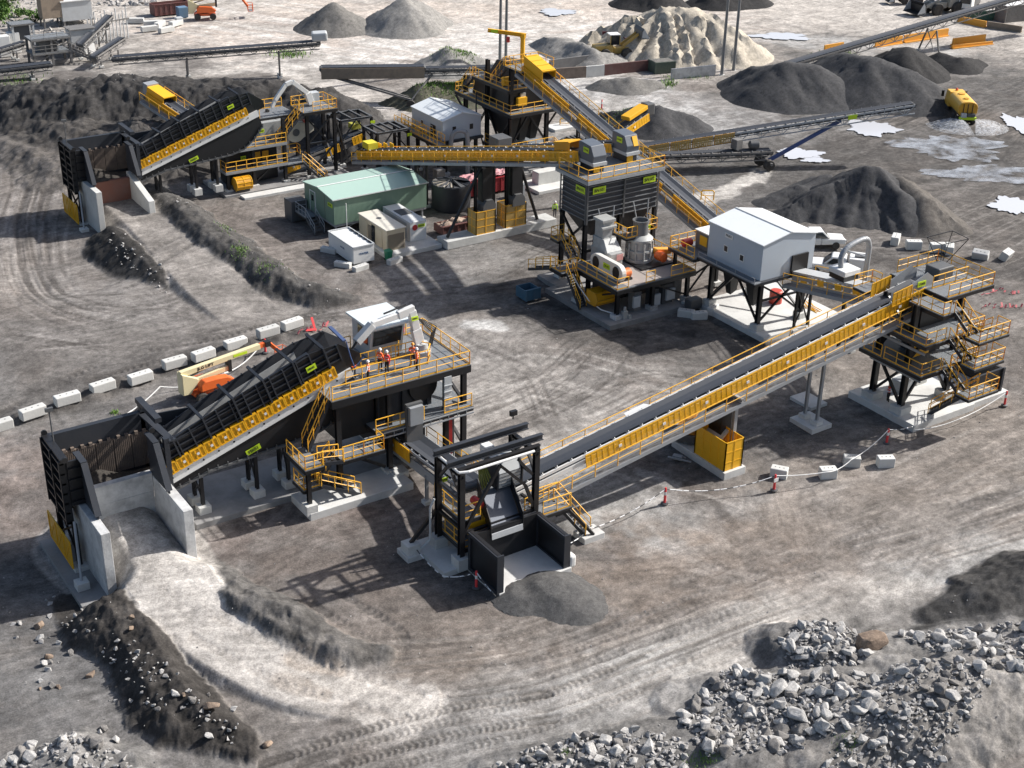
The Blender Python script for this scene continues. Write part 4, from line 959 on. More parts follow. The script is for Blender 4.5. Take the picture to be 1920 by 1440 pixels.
# ================================================================= TRANSFER TOWER
def tower():
    T = thing('transfer_tower', 'black steel tower at right with three stacked decks and yellow railed stairs', 'tower', (25.5, -19, .3))
    zs = (4.7, 7.25, 9.75)
    for x in (23.0, 28.2):
        for y in (-20.7, -17.7): column(T, x, y, .3, 9.6, .42, BLK, .75, 1.2, pmat=CONC)
    for z in zs[:2]: deck(T, 22.0, -22.9, 28.6, -16.6, z, edge=.28)
    deck(T, 23.4, -22.9, 25.8, -19.6, zs[2] - .3, edge=.28); deck(T, 25.8, -21.2, 31.2, -15.4, zs[2], edge=.28)
    for z in zs:
        x0 = 22.05 if z < 9 else 23.45; zz = z if z < 9 else z - .3
        handrail(T, [(x0, -17.0 if z < 9 else -19.8, zz), (x0, -18.8 if z < 9 else -20.4, zz)], step=1.0); handrail(T, [(x0, -19.1 if z < 9 else -20.6, zz), (x0, -22.85, zz), (24.2, -22.85, zz)], step=1.2)
    for z in zs[:2]: handrail(T, [(25.4, -22.85, z), (28.5, -22.85, z), (28.5, -16.7, z)], step=1.4)
    z = zs[2]; handrail(T, [(25.9, -21.15, z), (31.1, -21.15, z), (31.1, -15.5, z), (26.4, -15.5, z)], step=1.3); handrail(T, [(26.2, -19.3, z), (30.2, -19.3, z)], step=1.2)
    handrail(T, [(22.6, -14.6, 9.0), (24.6, -14.6, 9.0), (24.6, -15.6, 9.0)], step=.8); deck(T, 22.6, -15.9, 24.6, -14.6, 9.0, edge=.15)
    for z, x in ((4.7, 24.8), (7.25, 25.0), (9.45, 25.1)):
        zl = z - 1.25; deck(T, 24.2, -25.9, 27.6, -24.6, zl, edge=.16)
        stair(T, (x, -22.9, z), (x, -24.65, zl + .05), .9)
        if z > 5: stair(T, (x + 1.5, -24.65, zl), (x + 1.5, -22.9, z - 2.5), .9)
        handrail(T, [(24.25, -24.7, zl), (24.25, -25.85, zl), (27.55, -25.85, zl), (27.55, -24.7, zl)], step=.9)
        braces(T, [((26, -25.7, zl - .2), (26, -22.6, zl - 1.3))], .12)
    stair(T, (26.6, -24.7, 3.4), (25.0, -21.9, .35), .9)
    braces(T, [((23, -20.7, .9), (23, -17.7, 4.4)), ((23, -20.7, 4.5), (23, -17.7, 1.1)), ((23, -20.7, 7), (23, -17.7, 9.4)), ((28.2, -20.7, .9), (28.2, -17.7, 4.4)), ((23.0, -20.7, 1.0), (25.6, -20.7, 4.5)),
               ((28.2, -20.7, 1.0), (25.6, -20.7, 4.5)), ((23.0, -17.7, 5.0), (28.2, -17.7, 9.4)), ((23.0, -20.7, 5.0), (25.6, -20.7, 7.0))], .2)
    MB().box(24.2, -20.3, 5.6, 27.6, -18.2, 9.3).build('screen_box', BLK, T); MB().box(24.8, -20.2, 2.9, 27.2, -18.3, 5.4).build('hopper_chute', BLK2, T)
    MB().box(23.4, -20.6, 5.0, 25.4, -20.4, 6.3).build('machine_guard', YEL, T)
    for z in (6.2, 3.9): MB().beam((22.7, -17.2, z), (22.7, -22.4, z), .1, .22).build('cable_tray', GAL, T)
    # head chute of the long conveyor
    for y in (-18.75, -17.05):
        MB().prism([(24.0, y, 9.3), (24.0, y, 10.15), (26.1, y, 10.95), (26.9, y, 10.4), (26.9, y, 9.2)], (0, .06, 0)).build('head_chute_side', GAL, T)
    MB().box(24.1, -18.69, 9.35, 26.85, -17.05, 9.45).build('head_chute_floor', BLK2, T)
    sign(T, (25.5, -18.82, 10.15), (1, 0, 0), (0, 0, 1), .9, .45, 'CV052')
    for x0 in (22.2,):
        for y in (-19.0, -16.8):
            m = MB()
            for b in (9.0, 10.1): m.beam((x0, y, b), (x0 + 2, y, b + .3), .06, .08)
            for j in range(5): m.beam((x0 + j * .5, y, 9 + j * .075), (x0 + j * .5, y, 10.1 + j * .075), .06, .06)
            o = m.build('guard_panel', YEL, T); MB().hexa([(x0, y - .01, 9), (x0 + 2, y - .01, 9.3), (x0 + 2, y + .01, 9.3), (x0, y + .01, 9), (x0, y - .01, 10.1), (x0 + 2, y - .01, 10.4), (x0 + 2, y + .01, 10.4), (x0, y + .01, 10.1)]).build('mesh_infill', YMESH, o)
    m = MB()   # thin jib frame on the top deck
    c = V((30.0, -16.8, 9.75)); tp = [c + V((a, b, 2.6)) for a, b in ((-1.3, -.8), (1.6, -1.0), (1.9, .9), (-1.0, 1.0))]
    for a, b in zip(tp, tp[1:] + tp[:1]): m.beam(a, b, .05, .05); m.beam(c, a, .05, .05)
    m.build('antenna_frame', BLK, T); MB().box(27.6, -18.6, 9.8, 29.4, -17.2, 10.8).build('drive_unit', DKG, T, bevel=.1)
    K = thing('bunker_wall', 'black steel plate wall beside the right hand tower', 'wall', (30.8, -22.1, .2))
    MB().box(29.2, -22.3, .2, 33.0, -22.1, 2.4).build('plate', BLK, K)
    for x in (29.15, 32.8): MB().box(x, -22.45, .2, x + .25, -22.31, 2.5).build('post', BLK2, K)
    MB().box(32.8, -22.1, .2, 33.0, -17.5, 2.4).build('return_plate', BLK, K)
    MB().box(25.2, -18.6, .3, 26.6, -17.6, 1.5).solo('electrical_cabinet', GAL, 'grey electrical cabinet on the pad inside the right hand tower', 'cabinet', bevel=.03)
tower()
slab('concrete_pad', 22.15, -22.95, 29.2, -16.0, .3, PAD); slab('concrete_pad', 29.2, -22.7, 33.6, -16.5, .2, PAD)
# ================================================================= TWIN BIN AND CRUSHER DECK
def binhouse():
    T = thing('twin_bin', 'tall black ribbed twin storage bin with a railed deck on top', 'bin', (20.2, 14.2, .2))
    x0, x1, y0, y1, zb, zt = 16.1, 24.2, 12.2, 16.1, 7.15, 10.5
    m = MB().box(x0, y0, zb, x1, y0 + .1, zt).box(x0, y0 + .1, zb, x0 + .1, y1, zt).box(x1 - .1, y0 + .1, zb, x1, y1, zt).box(x0 + .1, y1 - .1, zb, x1 - .1, y1, zt).box(20.1, y0 + .1, zb, 20.25, y1 - .1, zt)
    o = m.build('bin_wall', BLK2, T)
    m = MB()
    for i in range(8):
        z = zb + .02 + i * (zt - zb - .1) / 7
        m.box(x0 - .07, y0 - .08, z, x1 + .07, y0 - .004, z + .07); m.box(x0 - .08, y0 - .08, z + .003, x0 - .004, y1 + .07, z + .073)
    m.build('ribs', P('rib_grey', (.19, .20, .21), .5, 0, .3), o)
    m = MB()
    for x in (x0 - .16, 20.15, x1 - .06): m.box(x, y0 - .2, zb - .3, x + .16, y0 - .125, zt + .2)
    m.box(x0 - .2, y0 - .1, zb - .3, x0 - .125, y0 + .1, zt + .2); m.box(x0 - .2, y1, zb - .3, x0 - .125, y1 + .15, zt + .2); m.build('corner_post', DKG, o)
    # hopper bottoms
    for xa, xb in ((x0 + .2, 20.0), (20.4, x1 - .2)):
        MB().hexa([((xa + xb) / 2 - .7, 13.2, 5.2), ((xa + xb) / 2 + .7, 13.2, 5.2), ((xa + xb) / 2 + .7, 14.8, 5.2), ((xa + xb) / 2 - .7, 14.8, 5.2), (xa, y0 + .2, zb), (xb, y0 + .2, zb), (xb, y1 - .2, zb), (xa, y1 - .2, zb)]).build('hopper_bottom', DUSTY, T)
        for s in (-.9, .9): MB().tube(((xa + xb) / 2 + s, 12.0, 8.2), ((xa + xb) / 2 + s * .6, 11.6, 6.0), .06, 6).build('gate_strut', GAL, T)
        MB().box((xa + xb) / 2 - .8, 11.7, 5.4, (xa + xb) / 2 + .8, 12.1, 6.3).build('gate', DUSTY, T)
    deck(T, x0 - .5, y0 - .6, x1 + .3, y1 + .5, 11.2, edge=.3, emat=GAL)
    handrail(T, [(x0 - .45, y1, 11.2), (x0 - .45, y0 - .55, 11.2), (x1 + .25, y0 - .55, 11.2), (x1 + .25, y1 + .4, 11.2)], step=1.5)
    for x in (x0, 20.1, x1):
        for y in (y0 + .15, y1 - .15): column(T, x, y, 3.2 if y < 13 else .2, zb, .36, BLK, 0 if y < 13 else .6, .9)
    braces(T, [((x0, y0 + .1, 3.5), (x0, y1, 6.9)), ((x0, y1, 3.5), (x0, y0 + .2, 6.9)), ((x0, y0, 4.2), (20.1, y0, 4.2)), ((x0, 16, .8), (x0, 12.4, 3.2))], .2)
    sign(T, (17.3, y0 - .16, 10.0), (1, 0, 0), (0, 0, 1), 1.45, .62, 'BN101'); sign(T, (23.1, y0 - .16, 10.05), (1, 0, 0), (0, 0, 1), 1.45, .62, 'BN102')
    sign(T, (x0 - .16, 13.1, 10.0), (0, -1, 0), (0, 0, 1), 1.4, .62, 'BN101')
    # head chutes over the bins
    for cx, cy, lb, txt in ((18.0, 14.3, 'slate grey conveyor head chute nearer the front corner of the bin deck', 'CV106'), (22.6, 15.3, 'slate grey conveyor head chute with yellow hatch farther along the bin deck', 'CV107')):
        H = thing('head_chute', lb, 'chute', (cx, cy, 11.2))
        pr = [(-1.1, .9), (-1.2, 1.6), (-.7, 2.5), (.5, 2.6), (1.1, 2.6), (1.1, .9)]
        MB().prism([(cx - .75, cy + a, 11.2 + b) for a, b in pr], (1.5, 0, 0)).build('hood', P('slate_paint_' + txt, (.10, .12, .15), .45, 0, .2), H, bevel=.05)
        MB().box(cx - .78, cy - 1.3, 11.9, cx + .78, cy + 1.0, 12.2).build('collar', LGREY, H); MB().box(cx - .65, cy - 1.0, 11.2, cx + .65, cy + .9, 11.9).build('base_box', BLK2, H)
        MB().box(cx - .55, cy - 1.12, 11.25, cx + .1, cy - 1.02, 11.85).build('hatch', YEL, H)
        if txt == 'CV107': MB().hexa([(cx + .05, cy - 1.26, 12.75), (cx + .6, cy - 1.26, 12.75), (cx + .6, cy - .85, 13.6), (cx + .05, cy - .85, 13.6), (cx + .05, cy - 1.2, 12.7), (cx + .6, cy - 1.2, 12.7), (cx + .6, cy - .79, 13.55), (cx + .05, cy - .79, 13.55)]).build('hatch', YEL, H)
        sign(H, (cx - .79, cy - .1, 13.2), (0, -1, 0), (0, 0, 1), .8, .5, txt)
binhouse()
def crushdeck():
    T = thing('crusher_deck', 'dusty steel crusher deck with yellow railings below the black twin bin', 'platform', (18.6, 9.5, .2))
    zt = 3.35
    deck(T, 14.3, 4.9, 23.4, 12.0, zt, edge=.4, th=.08)
    MB().box(15.7, 5.1, zt + .004, 23.2, 11.8, zt + .012).build('dusty_plate', P('dusty_plate', (.30, .265, .24), .85, 0, .7, (.40, .36, .33), .8), T)
    for x in (14.8, 18.8, 22.9):
        for y in (5.4, 9.8): column(T, x, y, .2, zt - .4, .34, BLK, .55, .85, pmat=CONCD)
    column(T, 14.0, 10.3, .2, zt - .2, .3, BLK, .55, .8, pmat=CONCD)
    handrail(T, [(14.35, 11.0, zt), (14.35, 4.95, zt), (15.6, 4.95, zt)], step=1.5); handrail(T, [(17.6, 4.95, zt), (18.6, 4.95, zt)], step=.9); handrail(T, [(20.5, 4.95, zt), (23.35, 4.95, zt), (23.35, 11.6, zt)], step=1.5)
    deck(T, 12.4, 10.6, 14.3, 12.6, zt, edge=.3); handrail(T, [(14.3, 11.0, zt), (12.45, 11.0, zt), (12.45, 12.5, zt)], step=.9)
    stair(T, (12.6, 12.2, zt), (12.4, 15.4, 2.2), .9); stair(T, (13.2, 10.6, zt), (13.6, 8.8, .3), .85)
    stair(T, (15.1, 12.4, zt), (15.1, 14.2, 4.9), .9); deck(T, 14.4, 14.2, 16.0, 15.4, 4.9, edge=.2); handrail(T, [(14.45, 14.25, 4.9), (14.45, 15.35, 4.9), (15.9, 15.35, 4.9)], step=.8)
    handrail(T, [(15.2, 12.6, 4.6), (15.2, 14.4, 4.6)], step=.8)
    braces(T, [((14.8, 9.8, .9), (14.8, 5.4, 2.8)), ((22.9, 5.4, .9), (18.8, 5.4, 2.8)), ((22.9, 9.8, .9), (22.9, 5.4, 2.8)), ((23.4, 5.0, 3.0), (25.0, 4.0, 4.4)), ((23.0, 5.4, 1.0), (24.6, 4.4, 4.2))], .15)
    for i, (x, w, h) in enumerate(((17.0, .8, 1.9), (19.0, 1.0, 1.6), (20.3, 1.2, 1.9), (21.8, .9, 2.0))): MB().box(x, 5.7 + .2 * (i % 2), .35, x + w, 6.6, .35 + h).build('cabinet', DKG if i % 3 else DCAR, T, bevel=.03)
    for x, w, z in ((16.7, .75, .9), (18.9, .9, .6), (20.5, 1.0, .8)): MB().box(x, 5.35, z, x + w, 5.6, z + 1.1).build('control_box', LGREY, T, bevel=.02)
    m = MB().box(15.6, 8.4, .6, 18.2, 10.2, 2.9).box(19.6, 8.6, .4, 22.6, 10.6, 2.9); m.build('machine_base', BLK, T)
    m = MB()
    for k in (0, 1): m.prism([(13.9 + k * 2.2, 8.8, .9), (13.9 + k * 2.2, 7.5, .9), (13.9 + k * 2.2, 7.1, 1.5), (13.9 + k * 2.2, 7.5, 2.2), (13.9 + k * 2.2, 8.8, 2.2)], (.1, 0, 0))
    for z, y in ((.95, 7.5), (1.5, 7.15), (2.15, 7.5), (2.15, 8.7), (.95, 8.7)): m.beam((13.9, y, z), (16.2, y, z), .08, .08)
    o = m.build('tail_guard', YDK, T); MB().box(14.0, 7.55, 1.0, 16.1, 8.7, 2.1).build('mesh_infill', YMESH, o)
    m = MB(); pts = [(13.4, 10.4, 3.2), (13.6, 9.6, 2.2), (13.9, 8.4, 1.2), (14.3, 7.0, .7), (14.8, 5.9, .65)]; m.path(pts, .06, 6); m.build('hose', WHT, T)
    m = MB().cbox(15.4, 5.0, .2, .5, .4, .9); m.cbox(15.8, 4.8, .2, .3, .3, .5); m.lathe((15.4, 5.0, 1.1), [(.15, 0), (.12, .4)], 8); m.build('grease_pump', SILV, T)
    # impact crusher with belt guard
    A = thing('impact_crusher', 'dusty white impact crusher with a long cream belt guard at the deck corner', 'crusher', (16.6, 8.2, zt))
    pr = [(16.3, 8.6), (17.7, 8.6), (17.9, 9.4), (17.9, 11.6), (16.3, 11.6)]
    MB().prism([(x, y, zt) for x, y in pr], (0, 0, 1.7)).build('body', SILV, A, bevel=.06)
    MB().hexa([(16.2, 9.0, zt + 1.7), (17.9, 9.0, zt + 1.7), (17.9, 11.2, zt + 1.7), (16.2, 11.2, zt + 1.7), (16.4, 9.9, zt + 2.7), (17.8, 9.9, zt + 2.7), (17.8, 11.5, zt + 2.7), (16.4, 11.5, zt + 2.7)]).build('shroud', SILV, A, bevel=.05)
    m = MB().box(16.5, 10.2, zt + 2.7, 17.6, 11.4, zt + 4.2); m.box(16.2, 9.9, zt + 3.6, 17.9, 10.2, zt + 3.85); m.box(16.3, 10.0, zt + 4.2, 17.8, 11.5, zt + 4.5); m.build('feed_box', SILV, A, bevel=.04)
    m = MB().prism([(17.0, 9.0, zt + 1.0), (17.0, 8.55, zt + 1.0), (17.0, 8.55, zt + 1.55), (17.0, 9.0, zt + 1.55)], (.7, 0, 0)); m.build('warning_plate', P('pale_red_plate', (.6, .3, .28), .5), A)
    pr = []
    for c, a0, a1 in ((9.6, 90, 270), (6.3, -90, 90)):
        for i in range(9):
            a = math.radians(a0 + (a1 - a0) * i / 8); r = .75
            pr.append((15.4, c - r * math.cos(a) * (-1), zt + .85 + r * math.sin(a)))
    pr = [(15.35, 9.6 + .8 * math.cos(math.radians(a)), zt + .9 + .8 * math.sin(math.radians(a))) for a in range(-90, 91, 20)] + [(15.35, 6.4 + .8 * math.cos(math.radians(a)), zt + .9 + .8 * math.sin(math.radians(a))) for a in range(90, 271, 20)]
    o = MB().prism(pr, (.5, 0, 0)).build('belt_guard', P('guard_cream', (.72, .70, .64), .4, 0, .12), A, bevel=.05)
    for y in (9.5, 6.5): MB().prism([(15.33, y + .48 * math.cos(math.radians(a)), zt + .9 + .6 * math.sin(math.radians(a))) for a in range(0, 360, 30)], (-.03, 0, 0)).build('mesh_window', BLK, o)
    sign(o, (15.33, 7.9, zt + 1.05), (0, -1, 0), (0, 0, 1), .95, .5, 'CR102')
    m = MB().lathe((16.5, 6.6, zt + .6), [(.25, -.6), (.42, -.5), (.45, .4), (.3, .55)], 14, (1, 0, 0)); m.build('motor', P('motor_orange', (.80, .20, .05), .45, 0, .15), A, smooth=True); MB().cbox(16.5, 6.6, zt, 1.1, .8, .2).build('motor_base', BLK, A)
    # cone crusher
    B = thing('cone_crusher', 'round grey cone crusher with an orange motor on the crusher deck', 'crusher', (20.6, 9.4, zt))
    MB().cbox(20.8, 8.9, zt, 3.6, 3.2, .16).build('base_frame', BLK, B)
    MB().lathe((20.4, 9.6, zt + .15), [(1.3, 0), (1.3, .25), (1.12, .3), (1.12, .85), (1.25, .9), (1.25, 1.1), (1.1, 1.15), (1.1, 1.9), (1.22, 1.95), (1.22, 2.15), (.8, 2.5)], 28).build('bowl', SILV, B, smooth=True)
    m = MB().lathe((20.4, 9.6, zt + 2.6), [(.72, 0), (.72, 1.2), (.78, 1.25), (.78, 1.4), (.66, 1.4), (.64, .4)], 22); m.build('feed_hopper_ring', P('hopper_grey', (.16, .17, .18), .5, .2, .3), B, smooth=True)
    for k in range(10):
        a = k * math.pi / 5; MB().tube((20.4 + 1.25 * math.cos(a), 9.6 + 1.25 * math.sin(a), zt + .3), (20.4 + 1.2 * math.cos(a), 9.6 + 1.2 * math.sin(a), zt + 2.0), .1, 6).build('clamp_cylinder', SILV, B)
    MB().lathe((21.6, 7.9, zt + .75), [(.2, -.6), (.45, -.5), (.45, .45), (.25, .6)], 14, (0, 1, 0)).build('motor', ORG, B, smooth=True)
    MB().hexa([(21.4, 8.3, zt + .7), (22.9, 7.9, zt + .7), (22.9, 8.6, zt + .7), (21.4, 9.0, zt + .7), (21.4, 8.3, zt + 1.35), (22.9, 7.9, zt + 1.2), (22.9, 8.6, zt + 1.2), (21.4, 9.0, zt + 1.35)]).build('drive_guard', P('guard_orange_yellow', (.82, .36, .04), .45), B, bevel=.08)
    sign(B, (20.9, 9.05, zt + 3.4), (1, 0, 0), (0, 0, 1), .4, .3, 'CR101')
    deck(T, 18.5, 9.2, 19.8, 11.2, zt + 2.6, edge=.15); handrail(T, [(18.55, 11.1, zt + 2.6), (18.55, 9.25, zt + 2.6), (19.75, 9.25, zt + 2.6)], step=.7)
    handrail(T, [(21.3, 10.4, zt + 2.4), (23.0, 10.4, zt + 2.4), (23.0, 12.0, zt + 2.4)], step=.8)
crushdeck()
slab('concrete_pad', 13.3, 4.35, 22.3, 14.4, .2, PADG); slab('concrete_pad', 14.5, 14.4, 25.5, 17.5, .18, PADG)
# ================================================================= CLAD BUILDINGS ON LEGS
def house(lab, txt, x0, x1, y0, y1, zf, ze, zr, opening=True):
    T = thing('clad_building', lab, 'building', ((x0 + x1) / 2, (y0 + y1) / 2, .2))
    xm = (x0 + x1) / 2
    for nm, poly, d in (('gable_wall', [(x0, y0, zf), (x1, y0, zf), (x1, y0, ze), (xm, y0, zr), (x0, y0, ze)], (0, .08, 0)), ('gable_wall', [(x0, y1 - .08, zf), (x1, y1 - .08, zf), (x1, y1 - .08, ze), (xm, y1 - .08, zr), (x0, y1 - .08, ze)], (0, .08, 0)),
                        ('side_wall', [(x0 + .004, y0 + .08, zf), (x0 + .004, y1 - .08, zf), (x0 + .004, y1 - .08, ze), (x0 + .004, y0 + .08, ze)], (.08, 0, 0)), ('side_wall', [(x1 - .084, y0 + .08, zf), (x1 - .084, y1 - .08, zf), (x1 - .084, y1 - .08, ze), (x1 - .084, y0 + .08, ze)], (.08, 0, 0))):
        MB().prism(poly, d).build(nm, WALLG, T)
    for xa, xb, za, zb in ((x0 - .12, xm, ze - .03, zr + .02), (xm, x1 + .12, zr + .02, ze - .03)):
        MB().hexa([(xa, y0 - .12, za), (xb, y0 - .12, zb), (xb, y1 + .12, zb), (xa, y1 + .12, za), (xa, y0 - .12, za + .08), (xb, y0 - .12, zb + .08), (xb, y1 + .12, zb + .08), (xa, y1 + .12, za + .08)]).build('roof', ROOFW, T)
    MB().box(xm - .12, y0 - .13, zr + .09, xm + .12, y1 + .13, zr + .13).build('ridge_cap', LGREY, T)
    MB().box(x0 - .3, y0 - .3, zf - .3, x1 + .2, y1 + .2, zf - .02).build('floor', BLK2, T)
    for q in ((y0 + (y1 - y0) * .66, zf + (ze - zf) * .45), (y0 + (y1 - y0) * .36, zf + (ze - zf) * .4)):
        o = MB().box(x0 - .03, q[0] - .22, q[1] - .28, x0 + .0, q[0] + .22, q[1] + .28).build('window', BLK, T); m = MB()
        for a, b in ((-.28, -.22), (.22, .28)): m.box(x0 - .045, q[0] + a, q[1] - .32, x0 - .002, q[0] + b, q[1] + .32); m.box(x0 - .042, q[0] - .28, q[1] + a * 1.15, x0 - .002, q[0] + .28, q[1] + b * 1.15)
        m.build('frame', WHT, o)
    if txt:
        sign(T, (x0 - .04, y0 + (y1 - y0) * .62, ze - .55), (0, -1, 0), (0, 0, 1), 1.0, .42, txt, WHT)
    return T
PK = house('blue grey clad building with plain white gable roof on black legs beside the crusher deck', 'PK051', 23.5, 29.7, -3.3, 3.7, 5.2, 8.5, 9.1)
for x in (24.0, 29.2):
    for y in (-3.0, 3.4): column(PK, x, y, .25, 4.9, .36, BLK, .7, .9, pmat=CONC)
braces(PK, [((24, -3, 1.0), (24, .2, 4.6)), ((24, 3.4, 1.0), (24, .2, 4.6)), ((24, -3, 1.0), (26.6, -3, 3.0)), ((26.6, -3, 3.0), (29.2, -3, 4.6)), ((29.2, -3, 1.0), (26.6, -3, 3.0)), ((26.6, -3, 3.0), (24, -3, 4.6)),
            ((24, 3.4, 1.2), (29.2, 3.4, 4.5)), ((29.2, -3, 1.0), (29.2, 3.4, 4.5)), ((24, -3, 3.1), (29.2, -3, 3.0))], .17)
for y in (1.6, -1.4):
    MB().hexa([(24.6, y - .25, 2.0), (25.3, y - .25, 2.3), (25.3, y + .35, 2.3), (24.6, y + .35, 2.0), (24.0, y - .6, 4.9), (25.4, y - .6, 4.9), (25.4, y + .6, 4.9), (24.0, y + .6, 4.9)]).build('reject_chute', BLK, PK)
MB().box(27.0, -3.5, 5.3, 28.9, -3.32, 6.9).build('conveyor_opening', BLK, PK)
deck(PK, 22.6, -3.6, 23.4, 4.0, 5.2, edge=.2); 
deck(PK, 22.2, 4.0, 28.5, 7.6, 5.0, edge=.25); handrail(PK, [(22.65, -3.5, 5.2), (22.65, 3.9, 5.2)], mat=GAL, h=.5, mid=False, step=2.4)
handrail(PK, [(22.3, 7.4, 5.0), (22.3, 4.1, 5.0)], step=1.1); handrail(PK, [(22.3, 7.5, 5.0), (28.4, 7.5, 5.0)], step=1.1)
column(PK, 22.6, 7.0, .2, 4.7, .26, BLK, .4); column(PK, 27.9, 7.0, .2, 4.7, .26, BLK, .4)
m = MB().box(24.3, 4.5, 5.05, 26.6, 6.3, 6.7); m.solo('sampler_cabinet', DCAR, 'grey machine housing with white lid and yellow hatch behind the white roofed building', 'housing')
MB().box(24.2, 4.4, 6.705, 26.7, 6.4, 6.8).solo('machine_lid', WHT, 'white flat lid on the grey machine housing behind the white roofed building', 'lid')
MB().box(24.24, 4.7, 5.5, 24.29, 5.7, 6.4).solo('hatch', YEL, 'yellow hatch panel on the grey machine housing beside the clad building', 'hatch')
MB().lathe((23.6, 6.6, 5.5), [(.2, -.6), (.36, -.5), (.36, .4), (.2, .5)], 12, (1, 0, 0)).solo('motor', REDP, 'red drive motor on the walkway behind the white roofed building', 'motor', smooth=True)
slab('concrete_pad', 23.3, -4.7, 33.0, 4.6, .22, PAD)
# conveyor out of the building towards the long belt
CVB, _, _ = conveyor('belt_conveyor', 'covered grey conveyor with yellow side panels leaving the white roofed building', (27.9, -3.5, 5.0), (27.2, -16.4, 7.6), 1.3, depth=.4, fmat=GAL, walk=(1, -1), wdrop=.55, belt=False, legs=(.08, .52), lmat=BLK)
a_, b_ = V((27.9, -3.5, 5.35)), V((27.2, -15.2, 7.75)); MB().beam(a_, b_, 1.5, .18).build('belt_cover', LGREY, CVB)
for i in range(11):
    p, q = a_.lerp(b_, i / 11 + .005), a_.lerp(b_, (i + .8) / 11)
    for s in (-.8, .8): MB().beam(p + V((s, 0, -.42)), q + V((s, 0, -.42)), .05, .55).build('side_panel', YEL if i % 2 else GAL, CVB)
m = MB().cbox(27.55, -9.0, 6.75, 1.7, 1.7, .45); m.solo('extraction_hood', BLK, 'black and white dust hood on the conveyor beside the ute', 'dust hood')
MB().cbox(27.55, -9.0, 7.21, 1.9, 1.9, .5).solo('hood_cover', WHT, 'white square hood cover under the curved silver duct beside the ute', 'hood cover', bevel=.08)
def duct(pts, r, name, label, mat):
    sm = smooth_line(pts, 5); m = MB()
    for a, b in zip(sm, sm[1:]): m.tube(a, b, r, 12)
    return m.solo(name, mat, label, 'duct', smooth=True)
duct([(27.2, -8.9, 7.7), (27.3, -8.7, 8.6), (28.2, -8.6, 9.3), (30.0, -8.6, 9.6), (30.6, -8.6, 9.0), (30.7, -8.6, 7.6), (30.7, -8.6, .2)], .24, 'dust_duct', 'silver dust duct arching over from the conveyor hood beside the ute', GAL)
# ================================================================= SWITCHROOM AND GENERATOR YARD
def shed():
    T = thing('switchroom', 'long green clad shed on short steel legs beside the generators', 'shed', (8.3, 40.5, 0))
    x0, x1, y0, y1, zf, ze, zr = 2.9, 13.8, 37.2, 43.9, 1.25, 3.9, 4.25; ym = (y0 + y1) / 2
    MB().box(x0, y0, zf, x1, y0 + .08, ze).build('front_wall', GRNW, T); MB().box(x0, y1 - .08, zf, x1, y1, ze).build('rear_wall', GRNW, T)
    for x in (x0, x1 - .08): MB().prism([(x, y0 + .08, zf), (x, y1 - .08, zf), (x, y1 - .08, ze), (x, ym, zr), (x, y0 + .08, ze)], (.08, 0, 0)).build('end_wall', GRNW, T)
    for ya, yb, za, zb in ((y0 - .15, ym, ze - .02, zr + .02), (ym, y1 + .15, zr + .02, ze - .02)):
        MB().hexa([(x0 - .15, ya, za), (x1 + .15, ya, za), (x1 + .15, yb, zb), (x0 - .15, yb, zb), (x0 - .15, ya, za + .1), (x1 + .15, ya, za + .1), (x1 + .15, yb, zb + .1), (x0 - .15, yb, zb + .1)]).build('roof', GRNR, T)
    m = MB().box(x0 - .16, ym - .1, zr + .13, x1 + .16, ym + .1, zr + .17); m.build('ridge_cap', WHT, T)
    m = MB().box(x0 - .19, y0 - .17, ze + .0, x1 + .19, y0 - .15, ze + .1); m.build('gutter', WHT, T)
    MB().box(x0 + .05, y0 + .05, zf - .25, x1 - .05, y1 - .05, zf).build('base_frame', GAL, T)
    for x in (x0 + .3, 8.3, x1 - .4):
        for y in (y0 + .3, y1 - .3): column(T, x, y, 0, zf - .2, .16, GAL, .12, .6, 'leg')
    braces(T, [((x0 + .3, y0 + .3, .2), (5.6, y0 + .3, 1.0)), ((8.3, y0 + .3, .2), (5.6, y0 + .3, 1.0)), ((8.3, y0 + .3, .2), (11, y0 + .3, 1.0)), ((x1 - .4, y0 + .3, .2), (11, y0 + .3, 1.0))], .08, GAL)
    o = MB().box(x0 - .05, 41.4, zf + .05, x0 - .005, 42.5, zf + 2.1).build('door', GRNW, T)
    m = MB()
    for a, b, c, d in ((41.3, 41.4, 0, 2.2), (42.5, 42.6, 0, 2.2), (41.3, 42.6, 2.2, 2.28)): m.box(x0 - .06, a, zf + c, x0 - .004, b, zf + d)
    m.build('door_frame', WHT, o); MB().box(x0 - .06, 41.7, zf + 1.2, x0 - .052, 42.2, zf + 1.85).build('door_window', GLASS, o)
    MB().box(x0 - .02, 39.2, zf, x0 - .003, 39.26, ze).build('wall_joint', DKG, T)
    sign(T, (x0 - .03, 37.95, 3.2), (0, -1, 0), (0, 0, 1), 1.0, .4, 'SR101')
    deck(T, 1.3, 40.6, 2.7, 43.0, zf, edge=.15); stair(T, (1.9, 40.6, zf), (1.9, 38.6, .1), 1.1, DKG, True, GAL); handrail(T, [(2.6, 43.0, zf), (1.35, 43.0, zf), (1.35, 40.65, zf)], mat=GAL, step=.9)
    MB().box(1.0, 43.2, 0, 2.8, 45.0, 2.2).solo('air_conditioner', DKG, 'dark box unit with a white lid beside the green shed door', 'air conditioner', bevel=.04)
    MB().tube((4.0, 36.6, 0), (4.0, 36.6, 3.6), .04, 6).solo('aerial', WHT, 'thin white aerial mast in front of the green shed', 'aerial')
shed()
slab('concrete_pad', 4.6, 29.2, 10.9, 36.8, .14, PAD)
